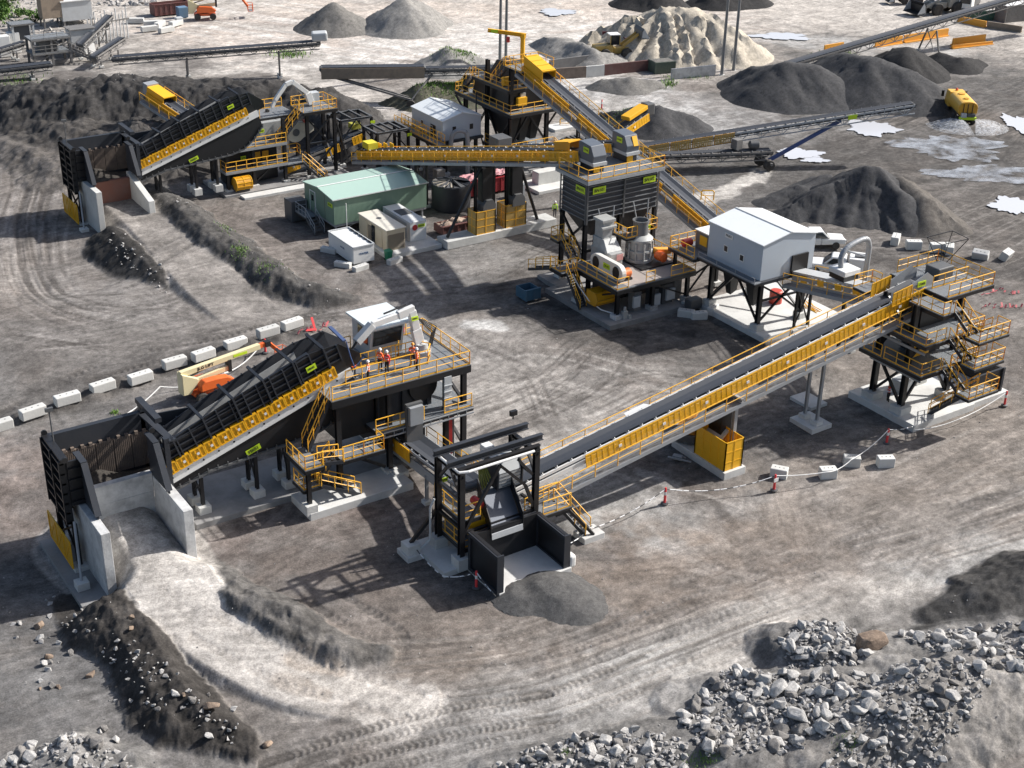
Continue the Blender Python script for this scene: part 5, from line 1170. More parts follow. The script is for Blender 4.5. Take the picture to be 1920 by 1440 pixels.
def boxunit(name, lab, cat, x0, y0, x1, y1, z0, z1, mat, extra=None, cont=False):
    T = thing(name, lab, cat, ((x0 + x1) / 2, (y0 + y1) / 2, z0))
    MB().box(x0, y0, z0, x1, y1, z1).build('body', mat, T, bevel=.03)
    return T
T = boxunit('shipping_container', 'low white tank container behind two kerb blocks beside the beige generator', 'container', .9, 29.3, 3.2, 34.6, .1, 1.75, WHT)
m = MB()
for a, b in (((.9, 29.3), (3.2, 29.3)), ((3.2, 29.3), (3.2, 34.6)), ((3.2, 34.6), (.9, 34.6)), ((.9, 34.6), (.9, 29.3))): m.beam((*a, 1.83), (*b, 1.83), .12, .12)
m.build('top_rail', LGREY, T)
m = MB()
for i in range(5): m.box(3.05, 29.8 + i * .9, 1.78, 3.15, 30.4 + i * .9, 1.9)
m.build('slot', BLK, T)
letters(T, (2.05, 29.29, 1.05), (1, 0, 0), (0, 0, 1), 'WATER', .3, P('ink_blue', (.05, .12, .25), .5))
letters(T, (.89, 31.6, 1.1), (0, -1, 0), (0, 0, 1), 'WATER', .26, MATS['ink_blue'])
T = boxunit('generator', 'beige generator housing with a roof exhaust and dark side door', 'generator', 5.1, 30.2, 7.2, 36.0, .2, 2.45, BEIGE)
MB().box(5.25, 30.15, .45, 7.05, 30.19, 2.0).build('louvre', P('louvre_tan', (.36, .30, .22), .6, 0, .3, stripes=('Z', 9, .9)), T)
for y, w in ((31.1, .7), (32.6, .65), (34.2, .7)): MB().box(5.04, y, .35, 5.09, y + w, 2.2).build('door', GLASS if y == 32.6 else BEIGE, T)
MB().box(5.05, 33.35, .4, 5.09, 34.0, 2.0).build('louvre', MATS['louvre_tan'], T)
MB().lathe((6.1, 33.6, 2.45), [(.4, 0), (.3, .12), (.25, .12)], 12).build('exhaust', DKG, T); MB().box(5.0, 30.1, 2.45, 7.3, 36.1, 2.56).build('roof_panel', P('roof_cream', (.70, .66, .57), .5, 0, .2), T, bevel=.04)
T = boxunit('generator', 'white generator housing with lime sign and roof fan behind the beige one', 'generator', 8.4, 31.3, 10.3, 37.0, .3, 2.35, WHT)
MB().box(8.7, 33.6, 2.355, 10.0, 35.2, 2.42).build('fan_grille', DKG, T); sign(T, (9.7, 31.28, 1.85), (1, 0, 0), (0, 0, 1), .8, .32, 'GN102')
MB().lathe((8.95, 31.28, 1.75), [(.3, 0), (.3, -.03)], 16, (0, 1, 0)).build('round_badge', REDP, T); MB().box(8.36, 32, .5, 8.39, 36.5, 2.1).build('door', LGREY, T)
def bin_(x, y, mat, lab):
    T = thing('wheelie_bin', lab, 'bin', (x, y, gz(x, y)), local=True)
    MB().hexa([(-.25, -.28, .08), (.25, -.28, .08), (.25, .28, .08), (-.25, .28, .08), (-.32, -.36, 1.0), (.32, -.36, 1.0), (.32, .36, 1.0), (-.32, .36, 1.0)]).build('body', mat, T, bevel=.04)
    MB().box(-.35, -.4, 1.0, .35, .4, 1.08).build('lid', mat, T, bevel=.03); MB().tube((-.3, .3, .1), (.3, .3, .1), .1, 10).build('wheel', TYRE, T)
bin_(4.6, 29.0, P('bin_green', (.01, .19, .10), .5), 'small green wheelie bin in front of the beige generator')
# black tank, red skips, plinths
T = thing('water_tank', 'round black water tank with a slumped cover beside the green shed', 'tank', (17.9, 39.0, 0))
MB().lathe((17.9, 39.0, 0), [(2.1, 0), (2.12, 1.0), (2.12, 2.7), (1.95, 2.72), (1.9, 2.3), (0.2, 1.9)], 30).build('shell', BLK2, T, smooth=True)
m = MB()
for k in range(16):
    a = k * math.pi / 8; b = a + .3; r0 = 2.05
    m.add([(17.9 + r0 * math.cos(a), 39 + r0 * math.sin(a), 2.75), (17.9 + r0 * math.cos(b), 39 + r0 * math.sin(b), 2.75), (17.9 + .3 * math.cos(b), 39 + .3 * math.sin(b), 3.1 - .3 * (k % 3)), (17.9 + .3 * math.cos(a), 39 + .3 * math.sin(a), 2.9 + .2 * (k % 2))], [(0, 1, 2, 3)])
o = m.build('cover', DKG, T); mo = o.modifiers.new('thickness', 'SOLIDIFY'); mo.thickness = .03
for k in range(5):
    a = 2.4 + k * .45; MB().beam((17.9 + 2 * math.cos(a), 39 + 2 * math.sin(a), 2.8), (17.9 + .6 * math.cos(a), 39 + .6 * math.sin(a), 2.9), .16, .1).build('timber', P('timber_%d' % k, (.4, .36, .3), .8), T)
def skip(name, lab, x0, y0, x1, y1, h, mat, load=None, lmat=None):
    T = thing(name, lab, 'skip', ((x0 + x1) / 2, (y0 + y1) / 2, 0)); m = MB(); t = .1
    for q in ((x0, y0, x1, y0 + t), (x0, y1 - t, x1, y1), (x0, y0 + t, x0 + t, y1 - t), (x1 - t, y0 + t, x1, y1 - t)): m.box(q[0], q[1], .15, q[2], q[3], h)
    m.box(x0 + t, y0 + t, .15, x1 - t, y1 - t, .25); m.build('body', mat, T)
    m = MB(); n = int((x1 - x0) / .8)
    for i in range(n + 1): m.box(x0 + i * (x1 - x0 - .1) / n, y0 - .08, .15, x0 + .1 + i * (x1 - x0 - .1) / n, y0 - .004, h)
    m.box(x0 - .05, y0 - .1, h + .004, x1 + .05, y0 + t + .03, h + .1); m.build('rib', mat, T)
    if load:
        n = 16; vs = [(x0 + t + (x1 - x0 - 2 * t) * i / (n - 1), y0 + t + (y1 - y0 - 2 * t) * j / (n - 1), load + .28 * random.random() + .35 * math.sin(i * .6) * math.sin(j * .4)) for i in range(n) for j in range(n)]
        MB().add(vs, [(i * n + j, (i + 1) * n + j, (i + 1) * n + j + 1, i * n + j + 1) for i in range(n - 1) for j in range(n - 1)]).build('load', lmat, T)
    return T
skip('waste_skip', 'dark red steel skip under a pink tarpaulin behind the black tank', 20.6, 40.2, 27.0, 42.6, 1.7, P('skip_red', (.30, .012, .02), .5, 0, .2), 1.8, P('tarp_pink', (.62, .30, .32), .7, 0, .3))
skip('waste_skip', 'low rust red skip of broken timber beside the concrete plinth', 12.4, 31.6, 16.9, 33.4, .95, P('skip_maroon', (.16, .06, .05), .6, 0, .4), .8, P('scrap_wood', (.46, .36, .28), .8, 0, .8, (.2, .12, .1), 4))
P_ = MB().box(29.6, 39.3, 0, 33.2, 40.6, 1.7).solo('concrete_block', CONC, 'large square concrete ballast block behind the yellow cages', 'concrete block', bevel=.05)
slab('concrete_pad', 28.4, 37.4, 34.0, 41.5, .1, PAD)
PL = MB().box(11.0, 28.35, -.1, 24.4, 30.4, .75).solo('concrete_plinth', CONC, 'long low concrete plinth carrying the two yellow mesh cages', 'plinth', bevel=.04)
for lab, q in (('yellow mesh cage on the concrete plinth, nearer the low rust red skip', (14.5, 28.5, 16.8, 30.1)), ('yellow mesh cage on the concrete plinth, nearer the worker in lime', (18.2, 28.7, 20.7, 30.3))):
    cage(thing('guard_cage', lab, 'guard cage', ((q[0] + q[2]) / 2, (q[1] + q[3]) / 2, .75)), *q, .75, 2.4, 2, 2, False)
# ================================================================= ELEVATED CONVEYORS
EC, EQ, EL = conveyor('belt_conveyor', 'grey elevated conveyor with yellow guards passing behind the green shed to the twin bin', (13.4, 50.5, 3.9), (18.0, 15.4, 12.75), 1.2, depth=.35, fmat=GAL, guard=(-1,), walk=(1, -1), wdrop=.95, gh=(-.85, .05), legs=(.12, .3), lmat=BLK, ww=.75, ground=0)
for p, q in (((11.6, 29.4, .8), (15.6, 29.4, 7.6)), ((22.5, 29.2, .8), (20.2, 29.4, 7.4))): MB().tube(p, q, .17, 10).build('raker_leg', BLK, EC)
for x in (15.0, 17.2, 18.8, 20.6): column(EC, x, 29.5, .75, 7.8, .26, BLK, name='leg')
MB().ibeam((14.6, 29.5, 7.7), (21.0, 29.5, 7.7), .3, .34).build('cross_head', BLK, EC)
for x, nm in ((16.1, 'a'), (19.7, 'b')):
    MB().box(x - .6, 28.9, 4.0, x + .6, 29.9, 7.5).build('take_up_skirt', BLK, EC)
    MB().prism([(x - .75, 28.5, 3.0), (x + .75, 28.5, 3.0), (x + .75, 28.5, 3.7), (x + .4, 28.5, 4.2), (x - .4, 28.5, 4.2), (x - .75, 28.5, 3.7)], (0, 1.5, 0)).build('counterweight', DKG, EC)
for s in (.5, 1.5, 2.6, 3.8):
    p = EQ(s, 1.15, -.9); MB().box(p.x - .1, p.y - .4, p.z, p.x, p.y + .4, p.z + 1.5).build('tail_guard', YEL, EC)
p = EQ(1.5, 0, 0); MB().box(p.x - .7, p.y - .8, p.z + .3, p.x + .5, p.y + .6, p.z + 1.0).build('tail_hood', P('lemon_hood', (.72, .62, .03), .45), EC)
for q0, q1, b in ((EL - 3.4, EL - 1.3, .85),):
    a, b_ = EQ(q0, 0, b), EQ(q1, 0, b); o = MB().beam(a, b_, 1.5, .12).build('head_hood', YEL, EC)
    for s in (-.8, .8):
        m = MB(); c, d = EQ(q0, s, .1), EQ(q1, s, .1); u = V((0, 0, .75)); m.hexa([c, d, d + V((.03, 0, 0)), c + V((.03, 0, 0)), c + u, d + u, d + u + V((.03, 0, 0)), c + u + V((.03, 0, 0))]); m.build('hood_side', YDK, EC)
C2, C2Q, C2L = conveyor('belt_conveyor', 'short elevated conveyor with yellow guards under the screen tower feeding the farther bin chute', (20.3, 32.5, 8.0), (22.5, 16.3, 12.6), 1.2, depth=.35, fmat=GAL, guard=(-1,), gh=(-.8, -.05), legs=(.08,), lmat=BLK)
MB().box(19.7, 32.6, 7.6, 21.4, 34.4, 8.9).build('tail_box', DKG, C2, bevel=.05)
C3, C3Q, C3L = conveyor('belt_conveyor', 'long steep conveyor with yellow guards climbing from the clad building to the screen tower top', (30.6, 10.6, 4.9), (30.6, 43.0, 13.1), 1.3, depth=.4, fmat=GAL, guard=(1,), walk=(1, -1), wdrop=.9, gh=(-.85, -.05), gskip=(3, 8, 12), legs=(.35, .68), lmat=BLK, ww=.75, ground=.1)
a, b_ = C3Q(C3L - 3.6, 0, .95), C3Q(C3L + .2, 0, .95)
MB().beam(a, b_, 1.7, .15).build('head_hood', YEL, C3)
for i in range(4):
    c = a.lerp(b_, i / 3.4 + .05); MB().beam(c + V((-.7, 0, .1)), c + V((.7, 0, .1)), .1, .06).build('hood_rib', RAIL, C3)
for s in (-.88, .88): MB().hexa([a + V((s, 0, -1.1)), b_ + V((s, 0, -1.1)), b_ + V((s + .04, 0, -1.1)), a + V((s + .04, 0, -1.1)), a + V((s, 0, .05)), b_ + V((s, 0, .05)), b_ + V((s + .04, 0, .05)), a + V((s + .04, 0, .05))]).build('hood_side', YEL, C3)
# ================================================================= SCREEN TOWER
def screen_tower():
    T = thing('screen_tower', 'tall black multi deck screen tower with yellow railings and a yellow jib crane beside it', 'tower', (31.7, 49, 0))
    for x in (29.2, 34.2):
        for y in (44.6, 49.5, 54.2): column(T, x, y, .1, 12.4 if y < 50 else 9.5, .42, BLK, .4, 1.0)
    deck(T, 28.4, 43.4, 34.9, 55.4, 7.5, edge=.35); handrail(T, [(28.45, 55.3, 7.5), (28.45, 43.45, 7.5), (34.85, 43.45, 7.5), (34.85, 55.3, 7.5)], step=1.5); handrail(T, [(28.45, 55.3, 7.5), (31, 55.3, 7.5)], step=1.2)
    deck(T, 28.7, 44.4, 31.2, 52.0, 10.0, edge=.3); handrail(T, [(28.75, 52, 10.0), (28.75, 44.45, 10.0), (31.2, 44.45, 10.0)], step=1.3)
    deck(T, 29.2, 42.6, 33.8, 46.0, 12.4, edge=.25); handrail(T, [(29.25, 46, 12.4), (29.25, 42.65, 12.4)], step=1.1); handrail(T, [(29.3, 46, 12.4), (33.8, 46, 12.4), (33.8, 43, 12.4)], step=1.2)
    deck(T, 28.6, 43.8, 34.8, 49.5, 2.9, edge=.3); handrail(T, [(28.65, 49, 2.9), (28.65, 43.85, 2.9), (34.7, 43.85, 2.9)], step=1.3)
    stair(T, (28.9, 52.2, 10.0), (28.9, 54.8, 7.5), .8); stair(T, (29.6, 46.2, 12.4), (29.6, 48.6, 10.0), .8); stair(T, (34.6, 43.4, 2.9), (36.6, 42.0, .2), .9)
    MB().hexa([(29.6, 44.8, 7.6), (34, 44.8, 7.6), (34, 53.4, 7.6), (29.6, 53.4, 7.6), (29.9, 45.0, 9.7), (33.6, 45.0, 9.7), (33.6, 53.0, 9.9), (29.9, 53.0, 9.9)]).build('screen_box', BLK, T)
    MB().hexa([(31.0, 46.2, 9.9), (33.8, 46.2, 9.9), (33.8, 52.2, 9.9), (31.0, 52.2, 9.9), (31.4, 46.4, 12.2), (33.4, 46.4, 12.2), (33.4, 51, 11.8), (31.4, 51, 11.8)]).build('feed_box', DUSTY, T)
    for x in (30.2, 31.8, 33.3): MB().hexa([(x - .4, 46.0, 3.4), (x + .4, 46.0, 3.4), (x + .4, 47, 3.4), (x - .4, 47, 3.4), (x - .8, 45, 7.1), (x + .8, 45, 7.1), (x + .8, 52, 7.1), (x - .8, 52, 7.1)]).build('under_chute', BLK, T)
    for q in ((30.0, 44.75, 8.1), (29.2, 46.6, 10.1)): MB().cbox(q[0] + .6, q[1] - .25, q[2], 1.2, .5, .9).build('motor_guard', YEL, T)
    for x, z in ((30.9, 8.3), (33.6, 8.6)): MB().cbox(x, 44.7, z, .7, .16, 1.1).build('access_cover', SILV, T)
    braces(T, [((29.2, 44.6, .5), (31.7, 44.6, 2.6)), ((34.2, 44.6, .5), (31.7, 44.6, 2.6)), ((29.2, 44.6, 3.3), (31.7, 44.6, 6.9)), ((34.2, 44.6, 3.3), (31.7, 44.6, 6.9)), ((29.2, 44.6, .6), (29.2, 49.5, 6.8)), ((29.2, 49.5, .6), (29.2, 44.6, 6.8)), ((29.2, 54.2, .6), (29.2, 49.5, 6.8)),
               ((28.5, 55.3, 7.0), (29.2, 54.2, 5.0)), ((34.8, 43.5, 7.0), (34.2, 44.6, 5.0)), ((28.5, 43.5, 7.0), (29.2, 44.6, 5.0)), ((28.8, 44.5, 9.7), (29.6, 44.7, 11.8)), ((34.2, 44.6, 7.8), (34.2, 49.5, 12))], .2)
    m = MB(); m.path([(28.3, 50.5, 8.4), (28.0, 50.0, 6.5), (28.1, 49.5, 4.5), (28.4, 49.0, 2.5)], .09, 6); m.build('hose', BLK, T)
    J = thing('jib_crane', 'yellow jib crane with short arm and red hoist on top of the screen tower', 'crane', (32.0, 46.6, 12.4))
    MB().tube((32.0, 46.6, 12.4), (32.0, 46.6, 15.1), .26, 12).build('mast', YEL, J); MB().tube((32.0, 46.6, 15.1), (32.0, 46.6, 15.6), .32, 12).build('slew_head', YEL, J)
    MB().ibeam((32.3, 46.4, 15.4), (28.7, 48.8, 15.9), .3, .42).build('arm', YEL, J); sign(J, (29.2, 48.2, 15.85), (-.83, .55, 0), (0, 0, 1), .8, .35, '', LIME)
    MB().cbox(30.6, 47.5, 14.6, .3, .3, .6).build('hoist', REDP, J)
screen_tower()
slab('concrete_pad', 28.2, 43.2, 35.6, 55.6, .1, PADG)
H2 = house('small blue grey clad building with a white gable roof left of the screen tower', None, 22.3, 27.4, 48, 55, 4.2, 6.5, 7.15)
for x in (22.8, 26.9):
    for y in (48.3, 54.6): column(H2, x, y, 0, 3.9, .34, BLK, .4, .8)
braces(H2, [((22.8, 48.3, .5), (22.8, 54.6, 3.8)), ((22.8, 48.3, 3.6), (26.9, 48.3, .6))], .16)
for x in (23.8, 26.1): MB().box(x - .22, 47.96, 5.1, x + .22, 47.999, 5.7).build('window', BLK, H2)
MB().box(22.26, 49.6, 4.3, 22.3, 50.7, 5.6).build('door', BLK, H2)
deck(H2, 20.6, 46.4, 21.7, 56.4, 4.4, edge=.3); handrail(H2, [(20.65, 56.3, 4.4), (20.65, 46.5, 4.4)], step=.8); handrail(H2, [(21.65, 56.3, 4.4), (21.65, 46.5, 4.4)], step=.8); handrail(H2, [(20.65, 51, 4.4), (21.65, 51, 4.4)], step=.8)
for y in (47, 51.5, 56): column(H2, 21.1, y, 0, 4.1, .28, BLK, .3, .7)
duct([(23.0, 47.4, 3.2), (23.0, 47.3, 4.6), (23.4, 47.1, 5.4), (24.3, 46.8, 5.4), (24.7, 46.6, 4.6), (24.7, 46.5, .1)], .26, 'dust_duct', 'silver dust duct bending down in front of the small clad building by the tower', GAL)
MB().lathe((27.5, 46.5, 0), [(.8, 0), (.9, .1), (.9, 1.7), (.5, 2.1)], 18).solo('bulk_tank', LGREY, 'small pale round tank between the small clad building and the screen tower', 'tank', smooth=True)
# ================================================================= REAR CRUSHER
def rear():
    T = thing('rear_crusher_platform', 'dusty rear crusher station with two railed decks left of the green shed', 'platform', (4, 57, 0))
    for z in (2.5, 4.85):
        deck(T, -1.3, 54.7, 6.1, 56.3, z, edge=.25, emat=GAL); handrail(T, [(-1.25, 56.2, z), (-1.25, 54.75, z), (6.05, 54.75, z)], step=1.2)
    deck(T, 6.1, 54.7, 8.2, 56.5, 2.2, edge=.2); stair(T, (8.2, 55, 2.2), (10.0, 53.2, .1), .9); handrail(T, [(6.2, 56.4, 2.9), (8.1, 56.4, 2.9), (8.1, 55.6, 2.9)], step=.8)
    for x, y, z in ((-1.0, 55.0, 7.2), (2.2, 55.2, 4.8), (5.9, 55.0, 7.5), (-1.0, 59, 7.2), (5.9, 59, 7.5)): column(T, x, y, 0, z, .36, DUSTY if y > 56 else BLK, .45, .8)
    for x, y in ((8.9, 55.2), (12.3, 55.2), (8.9, 58.0), (12.3, 58.0)): column(T, x, y, 0, 7.4, .34, BLK, .4, .8)
    deck(T, 8.4, 54.9, 12.6, 58.3, 7.75, edge=.3); handrail(T, [(9.6, 54.95, 7.75), (12.55, 54.95, 7.75), (12.55, 58.2, 7.75), (8.5, 58.2, 7.75)], step=1.0); handrail(T, [(8.45, 58.2, 7.75), (8.45, 56.2, 7.75)], step=1)
    stair(T, (8.4, 55.4, 7.75), (5.6, 55.4, 4.9), .9); deck(T, 4.0, 57.0, 8.4, 60.5, 7.2, edge=.25); handrail(T, [(4.1, 57.1, 7.2), (4.1, 60.4, 7.2), (8.3, 60.4, 7.2)], step=1.0)
    braces(T, [((8.9, 55.2, .6), (12.3, 55.2, 3.6)), ((8.9, 55.2, 4.0), (12.3, 55.2, 7.2)), ((12.3, 55.2, 4.0), (8.9, 55.2, 4.0)), ((12.3, 55.2, .6), (12.3, 58, 4)), ((12.3, 55.2, 7), (14.2, 55.8, 1)), ((2.2, 55.2, .6), (4.4, 55.2, 2.2)), ((2.2, 55.2, .6), (0.2, 55.2, 2.2)), ((8.9, 55.4, 7.0), (11.6, 55.2, 3.8))], .18)
    J = thing('jaw_crusher', 'dusty cream jaw crusher with a big flywheel guard on the rear station', 'crusher', (6.3, 57.2, 4.85))
    MB().box(2.6, 56.4, 5.0, 6.6, 58.8, 6.9).build('body', SILV, J, bevel=.1)
    m = MB(); pr = [(7.9 + 1.15 * math.cos(math.radians(a)), 56.0, 5.3 + 1.15 * math.sin(math.radians(a))) for a in range(100, 330, 18)] + [(10.1, 56.0, 5.2), (10.2, 56.0, 5.9), (9.8, 56.0, 6.2)]
    o = m.prism(pr, (0, .7, 0)).build('flywheel_guard', P('cream_dusty', (.56, .53, .44), .5, 0, .4), J, bevel=.05)
    MB().lathe((7.9, 55.99, 5.3), [(.42, 0), (.42, -.05), (.2, -.06)], 16, (0, 1, 0)).build('hub', DKG, o); MB().cbox(9.2, 56.2, 6.2, .5, .4, .4).build('beacon', P('dull_red', (.6, .15, .12), .5), J)
    MB().box(-.4, 56.4, .4, 5.6, 58.6, 4.4).build('grizzly', BLK, J)
    for x, z in ((-.8, 5.0), (.0, 5.0), (2.8, 2.8), (3.8, 2.8)): MB().box(x, 56.32, z, x + .75, 56.39, z + .9).build('guard_panel', YDK, J)
    for x, z in ((1.2, 5.7), (3.6, 6.0), (1.2, 3.3)): sign(J, (x + .3, 56.3, z), (1, 0, 0), (0, 0, 1), .6, .4, 'CR001')
    B = thing('rock_breaker', 'white hydraulic rock breaker arm arched above the rear crusher station', 'rock breaker', (10.6, 57, 7.75))
    pts = [V((10.4, 57, 8.0)), V((10.0, 57.0, 9.3)), V((8.2, 57, 10.8)), V((7.4, 57, 10.6)), V((6.0, 57, 9.0)), V((5.6, 57, 8.2))]
    for a, b, s, nm in zip(pts, pts[1:], (.7, .5, .45, .42, .35), ('boom', 'boom', 'knuckle', 'stick', 'hammer')): MB().beam(a, b, s * .8, s).build(nm, WHT, B, bevel=.03)
    MB().cbox(10.9, 57.3, 7.75, 1.0, .9, 1.5).build('power_pack', LGREY, B, bevel=.05); MB().tube((10.2, 57.3, 8.3), (8.7, 57.2, 10.0), .08, 6).build('hydraulic_cylinder', LGREY, B)
    D = thing('drum_guard', 'yellow mesh drum guard on the ground under the rear crusher decks', 'guard', (.4, 54.6, .2))
    m = MB(); c = (.4, 54.4)
    for k in range(9):
        a = math.radians(-20 + k * 30); 
        m.beam((c[0] - .9, c[1] + .75 * math.cos(a), 1.1 + .75 * math.sin(a)), (c[0] + .9, c[1] + .75 * math.cos(a), 1.1 + .75 * math.sin(a)), .06, .06)
        b = math.radians(-20 + (k + 1) * 30)
        for x in (-.9, 0, .9): m.beam((c[0] + x, c[1] + .75 * math.cos(a), 1.1 + .75 * math.sin(a)), (c[0] + x, c[1] + .75 * math.cos(b), 1.1 + .75 * math.sin(b)), .06, .06)
    o = m.build('frame', YEL, D); MB().lathe((c[0] - .88, c[1], 1.1), [(.72, 0), (.72, 1.76)], 18, (1, 0, 0)).build('drum', YDK, D, smooth=True); MB().cbox(.4, 54.6, .1, 1.4, 1.2, .35).build('base', DKG, D)
rear()
slab('concrete_pad', -2, 53.6, 13.5, 60, .08, PADG); slab('concrete_strip', -.5, 51.9, 9.0, 53.2, .1, PAD)
def frame_gantry(lab, x0, x1, y0, y1, z, nb):
    T = thing('open_gantry', lab, 'gantry', ((x0 + x1) / 2, (y0 + y1) / 2, 0))
    for x in (x0, x1):
        for y in (y0, y1): column(T, x, y, 0, z, .28, BLK, .4, .7)
    for a, b in (((x0, y0), (x1, y0)), ((x1, y0), (x1, y1)), ((x1, y1), (x0, y1)), ((x0, y1), (x0, y0))): MB().ibeam((*a, z + .02), (*b, z + .02), .24, .26).build('top_beam', DKG, T)
    for i in range(nb):
        x = x0 + (x1 - x0) * (i + 1) / (nb + 1); MB().ibeam((x, y0, z + .2), (x, y1, z + .2), .2, .22).build('hoist_beam', DKG, T)
    braces(T, [((x0, y0, z * .55), ((x0 + x1) / 2, y0, z)), ((x1, y0, z * .55), ((x0 + x1) / 2, y0, z)), ((x0, y0, .6), (x1, y0, z * .5)), ((x0, y1, .6), (x0, y0, z))], .13)
    sign(T, (x1 + .1, y0 - .16, z - .6), (1, 0, 0), (0, 0, 1), .6, .35, '')
frame_gantry('open black steel frame nearer the rear crusher station, left of its twin', 14.0, 18.0, 57.0, 60.2, 5.4, 2)
frame_gantry('open black steel frame nearer the small clad building, right of its twin', 15.6, 19.6, 51.2, 54.4, 5.2, 3)
conveyor('belt_conveyor', 'dusty grey conveyor under the open steel frames at the rear station', (6.5, 57.4, 1.4), (17.0, 57.9, 3.6), 1.3, depth=.5, fmat=DCAR, legs=(.3, .7), lmat=DUSTY, guard=(-1,), gskip=(1, 2, 4), idl=DCAR)
MB().cbox(16.6, 58.6, 3.8, 1.2, 1.0, .7).solo('magnet', P('olive_yellow', (.42, .40, .05), .5), 'dull yellow box unit hanging in the left open steel frame', 'magnet', bevel=.06)
SPX, SPQ, SPL = conveyor('belt_conveyor', 'spoil conveyor with yellow hood rising out of the dark bank behind the rear hopper', (2.6, 61.5, 3.2), (-1.0, 76.5, 6.3), 1.2, depth=.4, fmat=GAL, guard=(1,), walk=(1, -1), wdrop=.8, legs=(.55,), lmat=BLK)
a, b_ = SPQ(SPL - 3.4, 0, .7), SPQ(SPL, 0, .7); MB().beam(a, b_, 1.6, .12).build('head_hood', YEL, SPX)
for s in (-.8, .8): MB().beam(a + V((s, 0, -.45)), b_ + V((s, 0, -.45)), .06, .95).build('hood_side', YEL, SPX)
MB().beam(SPQ(SPL, 0, .3), SPQ(SPL + .9, 0, .3), 1.6, 1.3).build('head_box', GAL, SPX)
# sampler / cabinet clutter under the elevated conveyor
for i, (x, y, h, mt) in enumerate(((20.6, 46.0, 1.8, DCAR), (16.4, 46.2, 1.2, DKG), (26.2, 38.2, 1.4, GAL))): MB().cbox(x, y, 0, 1.1, .9, h).solo('cabinet', mt, ('dusty grey cabinet under the elevated conveyor near the curved duct', 'dark cabinet under the elevated conveyor behind the green shed', 'galvanised cabinet beside the concrete ballast block')[i], 'cabinet', bevel=.03)
# ================================================================= STOCKPILES
def soilcol(name, col, bump=.35, sc=1.3):
    return soil_mat(name, False, col, sc, bump)
def stockpile(label, crest, slope, mat, res=.4, rough=.35, flat_top=.3, base=-.25, cat='stockpile', rill=.25, group=None, cut=None):
    """loose heap: crest line of (x, y, height), sides at the angle of repose, rills down the faces"""
    P_ = np.array(crest, float); hm = P_[:, 2].max() / slope + 2.5
    x0, y0 = P_[:, 0].min() - hm, P_[:, 1].min() - hm; x1, y1 = P_[:, 0].max() + hm, P_[:, 1].max() + hm
    xs, ys = np.arange(x0, x1, res), np.arange(y0, y1, res); X, Y = np.meshgrid(xs, ys, indexing='ij')
    H = np.full(X.shape, -9.); A = np.zeros_like(X); acc = 0
    segs = list(zip(P_, P_[1:])) or [(P_[0], P_[0])]
    for a, b in segs:
        d = b - a; L2 = max(1e-9, d[0] ** 2 + d[1] ** 2); t = np.clip(((X - a[0]) * d[0] + (Y - a[1]) * d[1]) / L2, 0, 1)
        D = np.hypot(X - a[0] - t * d[0], Y - a[1] - t * d[1]); h = a[2] + t * d[2] - slope * np.maximum(0, D - flat_top)
        ang = np.arctan2(Y - a[1], X - a[0]) * 4 + t * math.sqrt(L2) * .8
        k = h > H; H = np.where(k, h, H); A = np.where(k, ang, A)
    s = abs(hash(label)) % 97
    s = sum(map(ord, label)) % 97
    n = fbm(X, Y, .35, 4, s); n2 = fbm(X, Y, 1.6, 3, s + 3); w = np.clip(H, 0, 1.2)
    H = H + w * ((n - .5) * rough * 2.2 + (n2 - .5) * rough * .5) + np.clip(H, 0, 1) * rill * (vnoise(A * 1.9, A * 0 + s, s) - .5) * np.clip(P_[:, 2].max() - H, 0, 1.5)
    if cut is not None: H = cut(X, Y, H)
    keep = H > base; nx, ny = X.shape
    idx = -np.ones(X.shape, int); vs = []; fs = []
    kq = keep[:-1, :-1] | keep[1:, :-1] | keep[:-1, 1:] | keep[1:, 1:]
    use = np.zeros_like(keep)
    for dx in (0, 1):
        for dy in (0, 1): use[dx:nx - 1 + dx, dy:ny - 1 + dy] |= kq
    H = np.maximum(H, base - .1)
    ii, jj = np.nonzero(use); idx[ii, jj] = np.arange(len(ii)); vs = list(zip(X[ii, jj], Y[ii, jj], H[ii, jj]))
    for i, j in zip(*np.nonzero(kq)): fs.append((idx[i, j], idx[i + 1, j], idx[i + 1, j + 1], idx[i, j + 1]))
    m = MB(); m.v = vs; m.f = fs
    c = P_.mean(0)
    return m.solo('stockpile', mat, label, cat, group, origin=(c[0], c[1], 0), smooth=True)
BLUEST = soilcol('blue_stone_fines', (.066, .066, .068), .3); BLKST = soilcol('dark_crusher_dust', (.042, .041, .041), .35)
GREYST = soilcol('grey_gravel', (.165, .158, .147), .3); SAND = soilcol('pale_sand', (.44, .395, .325), .3, .8); LTGR = soilcol('light_gravel', (.24, .232, .218), .3)
def C(*pts): return [tuple(S(u, v, z)) for u, v, z in pts]
def face_cut(X, Y, H):
    # loader has dug into the side towards the plant: steeper scooped face with a lip
    p = S(1612, 380, 2.0); d = np.hypot((X - p.x) * .8, Y - p.y)
    return np.where(d < 7, H - 1.5 * np.exp(-(d / 4.2) ** 2), H)
stockpile('big dark stone heap with a dug face and sharp crest beside the white kerb blocks', C((1490, 378, 1.6), (1560, 336, 3.6), (1628, 301, 5.5), (1648, 305, 5.3), (1690, 345, 3.9), (1735, 385, 2.0)), .72, BLUEST, .3, .3, .2, cut=face_cut)
stockpile('smaller grey brown heap leaning on the right flank of the big dark heap', C((1690, 335, 3.4), (1740, 375, 2.6), (1800, 420, .8)), .6, soilcol('brown_fines', (.115, .105, .095)), .4)
stockpile('low dark rise of fines left of the big dug heap', C((1440, 370, .7), (1500, 350, 1.6), (1550, 330, 2.2)), .5, BLUEST, .4)
